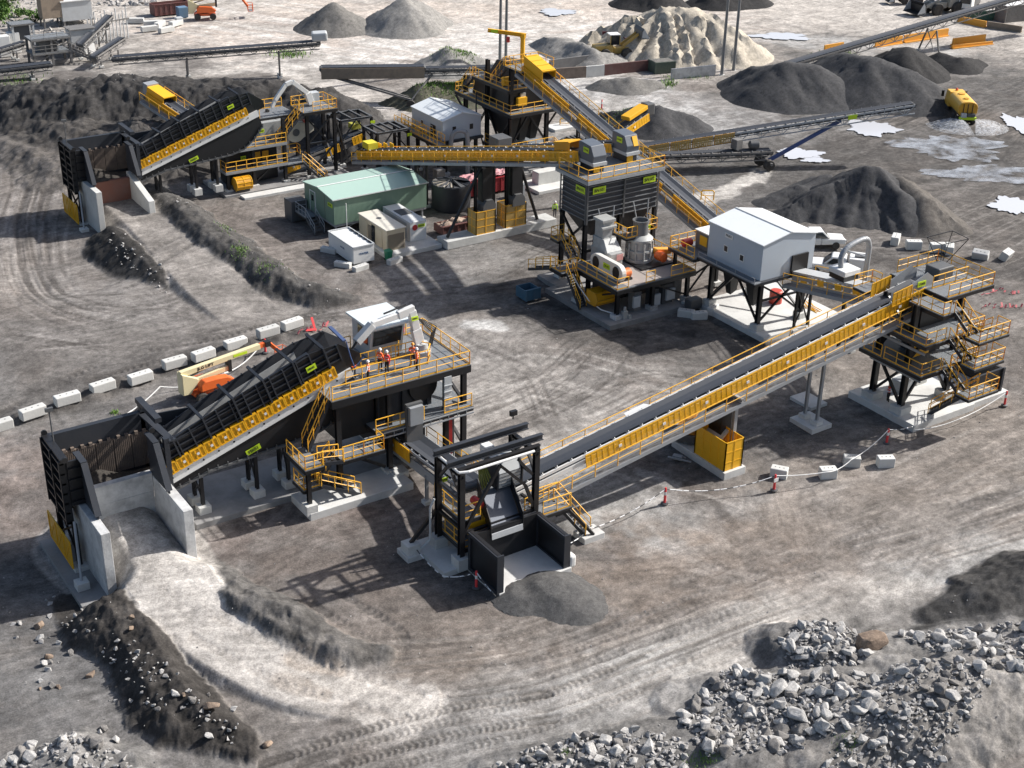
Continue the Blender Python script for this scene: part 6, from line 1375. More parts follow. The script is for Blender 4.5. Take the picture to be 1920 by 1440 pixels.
stockpile('rounded dark heap nearest the stacker conveyor at upper right', C((1420, 128, 2.8), (1480, 116, 4.8), (1530, 124, 4.4), (1570, 150, 2.4)), .58, BLUEST, .5, .3, .8)
stockpile('dark heap behind and right of the rounded heap, with wheel tracks down its side', C((1580, 100, 4.4), (1640, 108, 5.4), (1700, 130, 4.4), (1730, 160, 1.8)), .58, BLUEST, .5, .3, .8)
stockpile('almost black pointed heap below the orange barriers', C((1665, 95, 2.4), (1702, 84, 4.2), (1730, 100, 2.6)), .66, BLKST, .5)
stockpile('low black heap at the right of the orange barriers', C((1760, 100, 1.3), (1800, 108, 1.6), (1830, 110, .8)), .5, BLKST, .5)
stockpile('low dark windrow behind the screen tower at centre right', C((1130, 212, .8), (1175, 205, 2.0), (1235, 200, 2.7), (1290, 215, 1.6), (1310, 228, .5)), .55, BLUEST, .4)
stockpile('large cream sand heap with worn gullies at the top of the yard', C((1130, 60, 2.5), (1190, 30, 5.0), (1245, 15, 6.4), (1300, 14, 6.6), (1345, 40, 5.2), (1370, 66, 2.6)), .62, SAND, .55, .8, .8, rill=1.2)
stockpile('grey cone of gravel, left of the two far cones', C((625, 4, 4.2),), .66, GREYST, .55)
stockpile('grey and cream cone of gravel, right of the two far cones', C((757, -6, 5.0), (790, 4, 3.4)), .66, LTGR, .55)
stockpile('dark heap cut off by the top edge of the photo, left of the light poles', C((1195, -22, 3.0), (1240, -20, 3.2)), .6, BLKST, .6)
stockpile('dark heap cut off by the top edge of the photo, right of the light poles', C((1350, -28, 3.4), (1400, -26, 3.0)), .6, BLKST, .6)
stockpile('grey ridge with green weeds behind the old brown conveyor', C((790, 118, 1.0), (838, 88, 3.4), (880, 100, 2.2), (930, 120, .6)), .6, LTGR, .5, .5)
stockpile('grassy earth bank left of the screen tower', C((730, 185, .6), (800, 160, 2.4), (870, 150, 2.8), (930, 165, 1.0)), .55, soilcol('grassy_earth', (.12, .115, .085), .4), .5, .6)
stockpile('long grey windrow right of the red containers', C((1010, 75, .8), (1060, 72, 2.2), (1120, 95, 2.2), (1160, 105, 1.0)), .55, LTGR, .5, .6)
stockpile('small pale grey spill beside the brown bunker walls', C((1130, 150, 1.2), (1180, 145, 1.8), (1225, 150, 1.0)), .55, GREYST, .45)
stockpile('gravel spill at the mouth of the black bunker in the foreground', C((985, 1105, .45), (1030, 1092, .7), (1062, 1110, .6), (1085, 1130, .35)), .42, soilcol('wet_gravel', (.098, .096, .094), .5, 2.2), .16, .25, .9, base=-.06)
# ================================================================= YARD CONVEYORS BEYOND THE PLANT
conveyor('radial_stacker', 'long grey truss stacker conveyor with yellow mesh at its foot, beyond the twin bin', (42.5, 40.3, 2.3), (74.2, 25.6, 6.9), 1.2, 'truss', .95, P('truss_grey', (.42, .44, .46), .5, .1, .3), belt=True, legs=(.02,), lmat=DCAR, idl=GAL)
ST0 = bpy.data.objects['radial_stacker']
a, b_ = V((42.5, 40.3, 2.3)), V((74.2, 25.6, 6.9)); t_ = (b_ - a).normalized(); n_ = V((-t_.y, t_.x, 0)).normalized() * -.86
for i in range(5):
    p, q = a.lerp(b_, i * .075 + .003), a.lerp(b_, (i + 1) * .075 - .003); p, q = p + n_, q + n_; m = MB()
    for z in (-1.0, .1): m.beam(p + V((0, 0, z)), q + V((0, 0, z)), .05, .07)
    m.beam(p + V((0, 0, -1)), p + V((0, 0, .1)), .06, .06); o = m.build('guard_panel', YDK, ST0)
    MB().hexa([p + V((0, 0, -1)), q + V((0, 0, -1)), q + V((.01, .01, -1)), p + V((.01, .01, -1)), p + V((0, 0, .1)), q + V((0, 0, .1)), q + V((.01, .01, .1)), p + V((.01, .01, .1))]).build('mesh_infill', YMESH2, o)
c = a.lerp(b_, .78); sign(ST0, c + n_ * 1.12 + V((0, 0, -.25)), t_, (0, 0, 1), 1.1, .5, '', LIME)
sg = MB().beam((57.2, 31.3, 1.0), (66.5, 29.5, 4.9), .35, .35).build('luffing_strut', P('strut_blue', (.02, .06, .22), .5, 0, .3), ST0)
for i, q in enumerate(((57.0, 32.6), (56.6, 30.6))): MB().lathe((q[0], q[1], .65), [(.25, -.3), (.62, -.28), (.65, .28), (.25, .3)], 16, (.3, .95, 0)).build('wheel', TYRE, ST0, smooth=True)
MB().beam((56.5, 30.0, .9), (57.2, 33.2, .9), .25, .3).build('axle', DCAR, ST0)
conveyor('mobile_conveyor', 'level grey truss conveyor with a motor at its right end, under the stacker', (43.8, 37.2, 2.2), (57.3, 31.4, 2.2), 1.1, 'truss', .9, DCAR, legs=(.05,), lmat=DCAR, idl=GAL)
MB().cbox(53.6, 33.2, 2.45, 1.0, 1.0, 1.2).solo('control_box', DCAR, 'grey control box standing on the level truss conveyor', 'box', bevel=.05)
MB().lathe((55.6, 32.4, 2.85), [(.2, -.7), (.5, -.5), (.5, .5), (.2, .7)], 14, (.9, -.4, 0)).solo('drive_motor', DKG, 'dark drive motor on the right end of the level truss conveyor', 'motor', smooth=True)
conveyor('mobile_conveyor', 'small yellow hooded conveyor in front of the low dark windrow', (42.6, 44.6, 2.2), (50.0, 46.4, 4.0), 1.1, depth=.4, fmat=GAL, guard=(1, -1), legs=(.5,), lmat=BLK)
MB().beam((46.5, 45.5, 4.0), (50.0, 46.4, 4.8), 1.3, .5).solo('conveyor_hood', YEL, 'yellow ribbed hood on the small conveyor before the dark windrow', 'hood', bevel=.05)
MB().cbox(50.8, 46.6, 3.6, 1.3, 1.3, 1.5).solo('head_box', DKG, 'slate head box with lime sign at the end of the small hooded conveyor', 'box', bevel=.15)
frame_gantry('small open black frame at the foot of the stacker behind the screen tower', 37.2, 39.6, 43.2, 45.6, 2.8, 3)
conveyor('old_conveyor', 'long old grey truss conveyor rising behind the dark heaps to the top right', (82.5, 62.0, 1.2), (152.0, 60.5, 8.6), 1.5, 'truss', 1.0, DCAR, legs=(.52,), lmat=DCAR, idl=DCAR, idler_step=2.2, lspread=1.2)
conveyor('old_conveyor', 'old grey conveyor with dark belt running right from the old screening plant', (4.5, 107.0, 3.2), (30.3, 95.2, 4.9), 1.4, 'truss', .8, DCAR, legs=(.35, .8), lmat=DCAR, idl=DCAR, idler_step=1.6)
MB().beam((29.4, 95.6, 5.6), (31.4, 94.7, 5.7), 1.9, 1.2).solo('conveyor_hood', LGREY, 'pale rounded hood on the head of the old grey conveyor', 'hood', bevel=.25)
BC, BQ, BLn = conveyor('old_conveyor', 'rusty brown clad mobile conveyor on twin wheels behind the dark spoil bank', (24.6, 83.2, 4.6), (36.8, 77.0, 4.6), 1.5, depth=.8, fmat=OLDT, idl=DCAR, idler_step=1.0)
for sd in (-1, 1): MB().hexa([BQ(s, sd * 1.0 + d, b) for d in (0, .05) for s, b in ((0, -1.3), (BLn, -1.3), (BLn, .05), (0, .05))]).build('side_cladding', OLDT, BC)
conveyor('old_conveyor', 'narrow grey extension conveyor continuing from the rusty brown one', (36.6, 77.2, 4.3), (50.5, 69.6, 4.6), 1.2, 'truss', .8, DCAR, legs=(.96,), lmat=DCAR, idl=DCAR, idler_step=1.0)
m = MB()
for p, q in (((25.5, 82.6, 3.4), (33.5, 74.6, 1.0)), ((33.5, 74.6, 1.0), (37.6, 76.2, 3.6)), ((25.8, 83.2, 3.4), (33.9, 75.4, 1.0))): m.beam(p, q, .2, .25)
m.build('undercarriage', DCAR, BC)
for q in ((33.0, 74.0), (34.4, 74.4), (33.4, 75.2), (34.8, 75.6)): MB().lathe((q[0], q[1], .6), [(.2, -.2), (.58, -.18), (.6, .18), (.2, .2)], 14, (.6, .8, 0)).build('wheel', TYRE, BC, smooth=True)
# ================================================================= OLD SCREENING PLANT, TOP LEFT
def oldplant():
    def G(u, v, z=0): return S(u, v, z)
    p = G(140, 45); T = thing('plant_house', 'white cube shaped plant house among the old conveyors at top left', 'building', p)
    MB().box(p.x - 2.2, p.y - 1.5, .9, p.x + 2.6, p.y + 2.4, 3.9).build('wall', LGREY, T); MB().box(p.x - 2.4, p.y - 1.7, 3.9, p.x + 2.8, p.y + 2.6, 4.05).build('roof', WHT, T)
    for dx in (-2, 2.4):
        for dy in (-1.3, 2.2): column(T, p.x + dx, p.y + dy, 0, .9, .25, DCAR)
    p = G(155, 100); T = thing('plant_cabin', 'grey sheet cabin with flat roof over a pale chute at the old plant', 'cabin', p)
    MB().box(p.x - 1.8, p.y - 1.3, 1.8, p.x + 1.7, p.y + 1.3, 3.8).build('wall', LGREY, T); MB().box(p.x - 2.0, p.y - 1.5, 3.8, p.x + 1.9, p.y + 1.5, 3.92).build('roof', DCAR, T)
    MB().hexa([(p.x, p.y - 1.9, .3), (p.x + 1.5, p.y - 1.9, .3), (p.x + 1.5, p.y, .3), (p.x, p.y, .3), (p.x - .5, p.y - 1.2, 1.8), (p.x + 1.5, p.y - 1.2, 1.8), (p.x + 1.5, p.y + 1, 1.8), (p.x - .5, p.y + 1, 1.8)]).build('chute', WHT, T)
    for dx in (-1.6, 1.5):
        for dy in (-1.1, 1.1): column(T, p.x + dx, p.y + dy, 0, 1.8, .25, DCAR)
    p = G(95, 118); T = thing('old_tower', 'old grey open framed tower at the head of the dark belt', 'tower', p)
    for dx in (-2.6, 0, 2.6):
        for dy in (-1.5, 1.5): column(T, p.x + dx, p.y + dy, 0, 3.9, .3, DCAR)
    for z in (1.9, 3.9): deck(T, p.x - 2.8, p.y - 1.7, p.x + 2.8, p.y + 1.7, z, edge=.2, emat=DCAR); handrail(T, [(p.x - 2.8, p.y - 1.65, z), (p.x + 2.8, p.y - 1.65, z)], mat=DCAR)
    MB().box(p.x - 1.5, p.y - 1, 1.95, p.x + 1, p.y + 1, 3.4).build('crusher_box', DCAR, T)
    braces(T, [((p.x - 2.6, p.y - 1.5, .2), (p.x, p.y - 1.5, 1.8)), ((p.x + 2.6, p.y - 1.5, 2.0), (p.x, p.y - 1.5, 3.8))], .16, DCAR)
    stair(T, (p.x + 2.8, p.y - 1.2, 1.9), (p.x + 6.0, p.y - 2.6, .1), .9, DCAR, True, DCAR)
    p = G(45, 95); T = thing('old_tower', 'low old steel support frame at the left edge by the white panels', 'tower', p)
    for dx in (-1.5, 1.5):
        for dy in (-1, 1): column(T, p.x + dx, p.y + dy, 0, 4.2, .3, LGREY)
    deck(T, p.x - 1.7, p.y - 1.2, p.x + 1.7, p.y + 1.2, 4.2, edge=.2, emat=DCAR); MB().box(p.x - 1.2, p.y - .8, 1.8, p.x + 1, p.y + .8, 3.8).build('drive_house', DKG, T)
    p = G(205, 80); T = thing('pipe_rack', 'rack of upright grey pipes and rails at the old plant', 'rack', p)
    for k in range(12): MB().tube((p.x - 3 + k * .6, p.y + .15 * k, 0), (p.x - 3 + k * .6, p.y + .15 * k, 3.8 + .5 * (k % 3)), .09, 6).build('pipe', LGREY, T)
    MB().beam((p.x - 3.2, p.y, 3.0), (p.x + 4, p.y + 1.6, 3.0), .15, .2).build('rail', DCAR, T)
    p = G(100, 50); T = thing('screen_box', 'old rusty screen box on a steel frame left of the white plant house', 'screen', p)
    MB().box(p.x - 1.8, p.y - 1.2, 1.6, p.x + 1.8, p.y + 1.2, 4.6).build('body', OLDT, T)
    for dx in (-1.6, 1.6):
        for dy in (-1, 1): column(T, p.x + dx, p.y + dy, 0, 1.6, .25, DCAR)
    for lab, a, b, w in (('old dark belt conveyor climbing past the white plant house', (65, 88, 1.2), (200, 42, 3.8), 1.2), ('old dark belt conveyor along the left edge above the spoil bank', (-30, 132, 1.6), (95, 118, 2.0), 1.4),
                         ('old inclined conveyor behind the grey cabin', (150, 82, 2.6), (205, 28, 4.4), 1.0), ('old conveyor rising left of the open framed tower', (-20, 98, 1.6), (45, 78, 2.4), 1.0), ('old railed conveyor from the grey cabin to the pipe rack', (175, 105, 1.8), (228, 70, 2.8), 1.0)):
        conveyor('old_conveyor', lab, S(*a), S(*b), w, 'truss', .7, DCAR, legs=(.1, .7), lmat=DCAR, idl=DCAR, idler_step=1.5)
    for i, (u, v) in enumerate(((10, 105), (28, 98))): q = G(u, v); MB().cbox(q.x, q.y, 0, 1.6, 1.4, 3.0).solo('silo_panel', WHT, ('white corrugated panel unit at the far left edge', 'white corrugated panel unit with rusty streaks, right of its twin')[i], 'panel', bevel=.05)
    for i, (u, v) in enumerate(((255, 43), (285, 48), (280, 58), (312, 60), (330, 48), (300, 50))):
        q = G(u, v); o = MB().cbox(q.x, q.y, 0, 2.6, .9, .8).solo('concrete_block', CONC, ('weathered concrete block lying at the left end of the scattered row by the blue bin', 'long concrete block behind the scattered row', 'low concrete block nearest the old conveyor', 'tilted concrete block near the blue bin', 'concrete block right beside the blue bin', 'small concrete block in the middle of the scattered row')[i], 'concrete block', bevel=.06); o.rotation_euler.z = -.5 + .25 * i
oldplant()
skip('scrap_skip', 'long rusty red scrap skip beside the far orange boom lift', *(lambda a, b: (a.x, a.y - 1, b.x, a.y + 1.4))(S(287, 30), S(345, 18)), 1.9, P('skip_brown', (.15, .05, .045), .7, 0, .5))
q = S(342, 32); MB().cbox(q.x, q.y, 0, 1.6, 1.4, 1.7).solo('bin', P('dull_blue_bin', (.12, .22, .34), .6, 0, .4), 'dull blue steel bin between the rusty skip and the far boom lift', 'bin', bevel=.05)
q = S(336, 45); MB().cbox(q.x, q.y, 0, 1.1, 1.1, 1.1).solo('tote', LGREY, 'pale grey cube tote in front of the dull blue bin', 'tote', bevel=.05)
# ================================================================= FAR YARD
def lightpole(u, v, lab):
    p = S(u, v); T = thing('light_pole', lab, 'light pole', p)
    MB().tube((p.x, p.y, 0), (p.x, p.y, 19), .24, 10, .17).build('mast', P('pole_grey', (.22, .23, .24), .45, .4, .2) if 'pole_grey' not in MATS else MATS['pole_grey'], T); MB().lathe((p.x, p.y, 0), [(.45, 0), (.45, .1)], 12).build('base_plate', CONC, T)
    m = MB().box(p.x - .9, p.y - .1, 18.8, p.x + .9, p.y + .1, 18.95)
    for d in (-.7, .7): m.box(p.x + d - .2, p.y - .35, 18.5, p.x + d + .2, p.y + .1, 18.8)
    m.build('lamp_head', LGREY, T)
lightpole(937, 132, 'tall grey light pole behind the screen tower, the left one of its pair'); lightpole(948, 130, 'tall grey light pole behind the screen tower, the right one of its pair')
lightpole(1353, 141, 'tall grey light pole by the dark heaps, the left one of its pair'); lightpole(1375, 133, 'tall grey light pole by the dark heaps, the right one of its pair')
for i, (u0, v0, u1, v1, h, lab, mt) in enumerate(((1545, 98, 1580, 92, 1.1, 'orange barrier wall half hidden by the pointed black heap', YEL), (1640, 90, 1690, 82, 1.3, 'orange barrier wall in the middle of the bent row', YEL), (1694, 81, 1776, 68, 1.3, 'long orange barrier wall at the right end of the bent row', YEL),
        (1785, 86, 1846, 78, 1.2, 'rear orange barrier wall of the close pair on bare ground', YEL), (1784, 92, 1860, 84, .6, 'low front orange barrier wall of the close pair on bare ground', YEL), (1795, 42, 1848, 52, 1.1, 'orange barrier wall running down under the old conveyor', YEL), (1850, 52, 1915, 62, 1.1, 'weathered olive barrier wall beyond the orange one', OLDT))):
    a, b = S(u0, v0), S(u1, v1); m = MB().beam(a + V((0, 0, h / 2)), b + V((0, 0, h / 2)), .25, h); m.beam(a + V((0, 0, .12)), b + V((0, 0, .12)), .8, .22)
    m.solo('barrier_wall', P('barrier_orange', (.80, .36, .03), .5, 0, .2) if mt is YEL and 'barrier_orange' not in MATS else (MATS['barrier_orange'] if mt is YEL else mt), lab, 'barrier')
def container(lab, u, v, L, w, h, rz, mat, roof=None):
    p = S(u, v); T = thing('shipping_container', lab, 'container', p, rz)
    m = MB().box(-L / 2, -w / 2, .1, L / 2, w / 2, h); m.build('body', mat, T)
    n = int(L / .3); r = MB()
    for i in range(n): x = -L / 2 + .1 + i * L / n; r.box(x, -w / 2 - .04, .25, x + .12, -w / 2 - .002, h - .15)
    r.build('corrugation', mat, T)
    f = MB()
    for x in (-L / 2, L / 2):
        for y in (-w / 2, w / 2): f.cbox(x, y, .1, .16, .16, h - .06)
    for y in (-w / 2, w / 2): f.box(-L / 2, y - .07, h - .1, L / 2, y + .07, h + .03)
    f.build('frame', mat, T)
    if roof: MB().box(-L / 2 + .1, -w / 2 + .1, h + .01, L / 2 - .1, w / 2 - .1, h + .05).build('roof', roof, T)
CRED = P('container_red', (.17, .035, .04), .6, 0, .35)
container('maroon container with pale roof behind the yellow loader, the left one', 1162, 88, 6.1, 2.5, 2.7, -.45, CRED, LTG := P('dusty_roof', (.5, .48, .45), .7, 0, .3))
container('maroon container behind the yellow loader, the right one near the sand heap', 1200, 98, 6.1, 2.5, 2.6, -.3, CRED, LTG)
container('grey container cut by the right edge below the old conveyor', 1905, 38, 8, 2.5, 2.9, -.1, DCAR, WHT)
container('dark green container partly behind the old conveyor trestle', 1835, 38, 4, 2.4, 1.8, -.2, P('container_green', (.02, .09, .07), .6, 0, .2), LTG)
container('dull green container at the foot of the light pole pair', 1240, 135, 3.2, 2.2, 1.7, -.2, P('container_dull_green', (.09, .12, .09), .6, 0, .3), GREYST)
for i, (u0, v0, u1, v1) in enumerate(((1030, 150, 1098, 145), (1098, 145, 1132, 142), (1132, 142, 1222, 132), (1030, 133, 1115, 122), (1258, 150, 1340, 142))):
    a, b = S(u0, v0), S(u1, v1); MB().beam(a + V((0, 0, .8)), b + V((0, 0, .8)), .3, 1.6).solo('bunker_wall', (RUSTY, CONC, P('maroon_wall', (.11, .045, .04), .7, 0, .4), DCAR, CONCD)[i], ('dark brown steel bunker wall at the left end of the far bay row', 'pale concrete bunker wall between two brown ones in the far bay row', 'maroon steel bunker wall at the right end of the far bay row', 'grey rear bunker wall of the far bay row', 'low grey concrete wall at the foot of the far light poles')[i], 'wall')
# puddles
def puddle(label, u, v, rx, ry, seed, mat, z=.02):
    p = S(u, v); n = 120; m = MB(); rnd = random.Random(seed); ph = [rnd.uniform(0, 6.28) for _ in range(5)]
    vs = [(p.x, p.y, gz(p.x, p.y) + z)]
    for i in range(n):
        a = 2 * math.pi * i / n; k = 1 + .16 * math.sin(3 * a + ph[0]) + .11 * math.sin(5 * a + ph[1]) + .07 * math.sin(9 * a + ph[2]) + .06 * math.sin(14 * a + ph[3]) + .035 * (rnd.random() - .5) + .05 * math.sin(23 * a + ph[4])
        r, f = rx * k * math.cos(a), ry * k * math.sin(a); x, y = p.x + _c * r + _s * f, p.y - _s * r + _c * f
        vs.append((x, y, gz(p.x, p.y) + z))
    m.add(vs, [(0, i + 1, (i + 1) % n + 1) for i in range(n)])
    o = m.build('puddle', mat, None, label); o['kind'] = 'structure'; return o
WAT, _nt, _b = _nodes('sky_pale_water'); _b.inputs['Base Color'].default_value = (.56, .57, .60, 1); _b.inputs['Roughness'].default_value = .12; _b.inputs['Specular IOR Level'].default_value = .6  # bright sky reflection put into the water's pale base colour
MATS['sky_pale_water'] = WAT
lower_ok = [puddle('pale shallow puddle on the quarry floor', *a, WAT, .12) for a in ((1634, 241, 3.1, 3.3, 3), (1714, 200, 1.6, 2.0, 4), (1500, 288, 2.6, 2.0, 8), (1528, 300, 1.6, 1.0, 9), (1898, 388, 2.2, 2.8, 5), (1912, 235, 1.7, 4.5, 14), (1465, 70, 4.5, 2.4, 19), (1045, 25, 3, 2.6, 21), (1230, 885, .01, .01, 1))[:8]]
SPRAYW, _nt, _b = _nodes('wetted_ground'); N_ = _nt.nodes; _b.inputs['Roughness'].default_value = .25; _b.inputs['Base Color'].default_value = (.50, .53, .58, 1)
tr_ = N_.new('ShaderNodeBsdfTransparent'); mx_ = N_.new('ShaderNodeMixShader'); tc_ = N_.new('ShaderNodeTexCoord'); nz_ = N_.new('ShaderNodeTexNoise'); nz_.inputs['Scale'].default_value = .3; nz_.inputs['Detail'].default_value = 7; nz_.inputs['Roughness'].default_value = .62
mr_ = N_.new('ShaderNodeMapRange'); mr_.inputs[1].default_value = .38; mr_.inputs[2].default_value = .70; mr_.inputs[4].default_value = .85
_nt.links.new(tc_.outputs['Object'], nz_.inputs['Vector']); _nt.links.new(nz_.outputs['Fac'], mr_.inputs[0]); _nt.links.new(mr_.outputs[0], mx_.inputs[0]); _nt.links.new(tr_.outputs[0], mx_.inputs[1]); _nt.links.new(_b.outputs[0], mx_.inputs[2]); _nt.links.new(mx_.outputs[0], N_['Material Output'].inputs['Surface'])
puddle('freshly wetted pale patch behind the water truck', 1785, 278, 6.4, 5.0, 23, SPRAYW, .13); puddle('wetted pale strip right of the big dark heap', 1860, 328, 7.0, 3.2, 24, SPRAYW, .13)
# ================================================================= BLOCKS, BOLLARDS, CHAINS
def kerb(L=2.0, w=.75, h=.8):
    T = thing('kerb_block', 'x', 'concrete block', local=True)
    MB().box(-L / 2, -w / 2, 0, L / 2, w / 2, h).build('body', KERB, T, bevel=.07)
    for x in (-.55, 0, .55): MB().box(x * L / 2.2 - .05, -.035, h + .001, x * L / 2.2 + .05, .035, h + .02).build('lifting_eye', DKG, T)
    return T
KERB = P('kerb_concrete', (.60, .60, .575), .8, 0, .35, (.30, .28, .26), .8, .2, rnd=.12)
KB = kerb(); used = [False]
def place_block(u, v, rz, lab, group, sc=(1, 1, 1), tilt=0.):
    p = S(u, v); p = S(u, v, gz(p.x, p.y)); o = KB if not used[0] else dup(KB)
    used[0] = True; o.location = (p.x, p.y, gz(p.x, p.y) - .04); o.rotation_euler = (tilt, 0, rz); o.scale = sc; o['label'] = lab; o['group'] = group
    return o
ORDN = ('first', 'second', 'third', 'fourth', 'fifth', 'sixth', 'seventh', 'eighth', 'ninth', 'tenth')
for i, (u, v) in enumerate(((0, 806), (62, 777), (127, 755), (193, 730), (263, 707), (328, 688), (382, 673), (442, 651), (503, 632), (548, 614))):
    place_block(u, v, .12 + .05 * math.sin(i * 2.3), 'white concrete kerb block, %s from the left in the row above the boom lift' % ORDN[i], 'kerb blocks beside the boom lift')
for u, v, rz, lab in ((1460, 893, -.95, 'concrete kerb block nearest the yellow cage in the chained off group'), (1551, 894, -.45, 'concrete kerb block second from the yellow cage, chain running to it'), (1596, 872, -.7, 'grey concrete kerb block set behind the others near the chain'), (1659, 873, -.5, 'concrete kerb block standing farthest right of the chained off group')):
    place_block(u, v, rz, lab, 'kerb blocks by the chain', (.62, 1, 1.0))
for u, v, rz, lab in ((1678, 456, .6, 'pale concrete block at the left end of the row below the big heap'), (1712, 466, -.6, 'concrete block second in the row below the big heap'), (1757, 471, -.5, 'concrete block third in the row below the big heap'), (1779, 474, .7, 'upright concrete block beside the third one below the big heap'),
                      (1838, 484, -1.1, 'tilted grey concrete block right of the row below the big heap'), (1883, 484, .3, 'tilted pale concrete block at the right end below the big heap')):
    place_block(u, v, rz, lab, 'blocks below the big heap', (.8, 1.1, 1.15), .0 if u < 1800 else .35)
for u, v, rz, lab in ((1286, 593, -.9, 'grey concrete block leftmost of the cluster by the crusher pad'), (1310, 597, -.35, 'grey concrete block at the front of the cluster by the crusher pad'), (1336, 586, .5, 'grey concrete block at the right of the cluster by the crusher pad'), (1290, 575, .3, 'concrete block at the back of the cluster by the crusher pad')):
    place_block(u, v, rz, lab, 'blocks by the crusher pad', (.75, .9, .9))
MB().cbox(22.6, 4.0, .2, 1.4, .9, .9).solo('steel_box', DKG, 'dark grey steel box in the cluster of blocks by the crusher pad', 'box', bevel=.05)
for u, v, rz, lab in ((617, 473, -1.0, 'concrete block at the back left of the white tank container'), (643, 500, -.95, 'concrete block at the front left of the white tank container'), (676, 506, .2, 'concrete block in front of the white tank container'), (740, 493, .25, 'concrete block in front of the beige generator by the green bin')):
    place_block(u, v, rz, lab, 'blocks round the generators', (.85, .8, .7))
def bollard():
    T = thing('bollard', 'x', 'bollard', local=True)
    MB().lathe((0, 0, 0), [(.24, 0), (.24, .06), (.12, .09)], 14).build('base', DKG, T)
    MB().lathe((0, 0, .08), [(.085, 0), (.07, 1.0), (.05, 1.05)], 12).build('post', REDW, T, smooth=True)
    MB().lathe((0, 0, .62), [(.083, 0), (.081, .22)], 12).build('reflective_band', WHT, T)
    return T
BO = bollard(); bused = [False]; BP = {}
def place_bollard(u, v, lab):
    p = S(u, v); o = BO if not bused[0] else dup(BO); bused[0] = True
    z = max(gz(p.x, p.y), .0); o.location = (p.x, p.y, z); o['label'] = lab; o['group'] = 'red and white bollards'; o.scale = (1.15, 1.15, 1.15); o.rotation_euler.z = u
    return V((p.x, p.y, z + 1.2))
b1 = place_bollard(1451, 919, 'red bollard with a small notice between the kerb blocks and the yellow cage'); b2 = place_bollard(1246, 944, 'red bollard on pale gravel in front of the long conveyor')
b3 = place_bollard(1662, 832, 'red bollard at the front corner of the right tower pad'); b4 = place_bollard(1883, 760, 'red bollard right of the black plate wall by the tower')
b5 = place_bollard(893, 1102, 'red bollard outside the left wall of the black bunker'); b6 = place_bollard(932, 1104, 'red bollard with notice on the slab end of the black bunker')
b7 = place_bollard(498, 663, 'red bollard above the boom lift basket'); b8 = place_bollard(1128, 205, 'red bollard behind the small hooded conveyor')
MB().box(b1.x - .2, b1.y - .14, b1.z - .45, b1.x + .2, b1.y - .11, b1.z - .15).solo('notice', WHT, 'small white notice on the bollard by the kerb blocks', 'notice')
MB().box(b6.x - .25, b6.y - .14, b6.z - .4, b6.x + .25, b6.y - .11, b6.z - .1).solo('notice', WHT, 'small white notice on the bollard at the bunker slab end', 'notice')
def chain(pts, lab, mat, sag=.35, r=.035, name='barrier_chain'):
    m = MB(); k = 0
    for a, b in zip(pts, pts[1:]):
        a, b = V(a), V(b); L = (b - a).length; n = max(4, int(L / .35)); prev = None
        for i in range(n + 1):
            t = i / n; p = a.lerp(b, t); p.z = max(p.z - sag * 4 * t * (1 - t), gz(p.x, p.y) + .05)
            if prev is not None: m.tube(prev, p, r, 5)
            prev = p
    return m.solo(name, mat, lab, 'chain')
CHM, nt_, bb_ = _nodes('chain_black_white'); tc_ = nt_.nodes.new('ShaderNodeTexCoord'); ck_ = nt_.nodes.new('ShaderNodeTexChecker'); ck_.inputs['Scale'].default_value = 2.2; ck_.inputs[1].default_value = (.8, .8, .8, 1); ck_.inputs[2].default_value = (.08, .08, .08, 1)
nt_.links.new(tc_.outputs['Object'], ck_.inputs['Vector']); nt_.links.new(ck_.outputs['Color'], bb_.inputs['Base Color'])
w0 = V(S(1112, 990, .4))
chain([w0, b2], 'black and white chain from the small stair pad to the gravel bollard', CHM); chain([b2, b1], 'black and white chain sagging between the gravel bollard and the noticed bollard', CHM, .6)
blk2 = V(S(1551, 885, .9)); blk3 = V(S(1596, 862, .9)); chain([b1, blk2], 'white chain from the noticed bollard to the second kerb block', WHT, .1); chain([blk2, blk3, b3], 'white chain from the kerb blocks up to the tower pad bollard', WHT, .25)
chain([b3, V(S(1711, 800, .6))], 'short chain from the bollard to the tower pad corner', CHM, .1); chain([V(S(1715, 806, .5)), V(S(1800, 785, .5)), b4], 'white chain along the front of the tower pad to the far bollard', WHT, .2)
chain([V(S(775, 1022, .7)), V(S(830, 1080, .4)), b5], 'chain lying along the left edge of the bunker pad', CHM, .2); chain([b5, V(S(930, 1118, .3))], 'chain from the bollard to the slab corner of the bunker', CHM, .1)
chain([V(S(182, 800, .5)), V(S(300, 725, .6)), V(S(420, 700, .6)), b7], 'long white tape from the front hopper past the boom lift to a bollard', WHT, .5, .05, 'barrier_tape'); chain([V(S(1110, 985, .6)), V(S(1065, 1020, .6)), V(-11.7 * V((1, 0, 0)) + V((0, -24, 1.1)))], 'black and white chain across the black bunker mouth', CHM, .2)
FLAG = P('bunting_red', (.75, .20, .20), .6, 0, .02)
def bunting(pts, lab, seed):
    rnd = random.Random(seed); m = MB()
    for (u0, v0), (u1, v1) in zip(pts, pts[1:]):
        for i in range(6):
            p = S(u0 + (u1 - u0) * i / 6 + rnd.uniform(-3, 3), v0 + (v1 - v0) * i / 6 + rnd.uniform(-3, 3)); z = max(0, gz(p.x, p.y)); w = rnd.uniform(.12, .28)
            m.beam((p.x, p.y, z + .05), (p.x + w, p.y + rnd.uniform(-.3, .3), z + rnd.uniform(.12, .35)), .16, .03)
    return m.solo('bunting', FLAG, lab, 'bunting')
bunting([(1842, 552), (1880, 545), (1915, 555)], 'upper run of red flag bunting on the ground right of the tower', 1); bunting([(1838, 575), (1880, 577), (1918, 574)], 'lower run of red flag bunting on the ground right of the tower', 2)
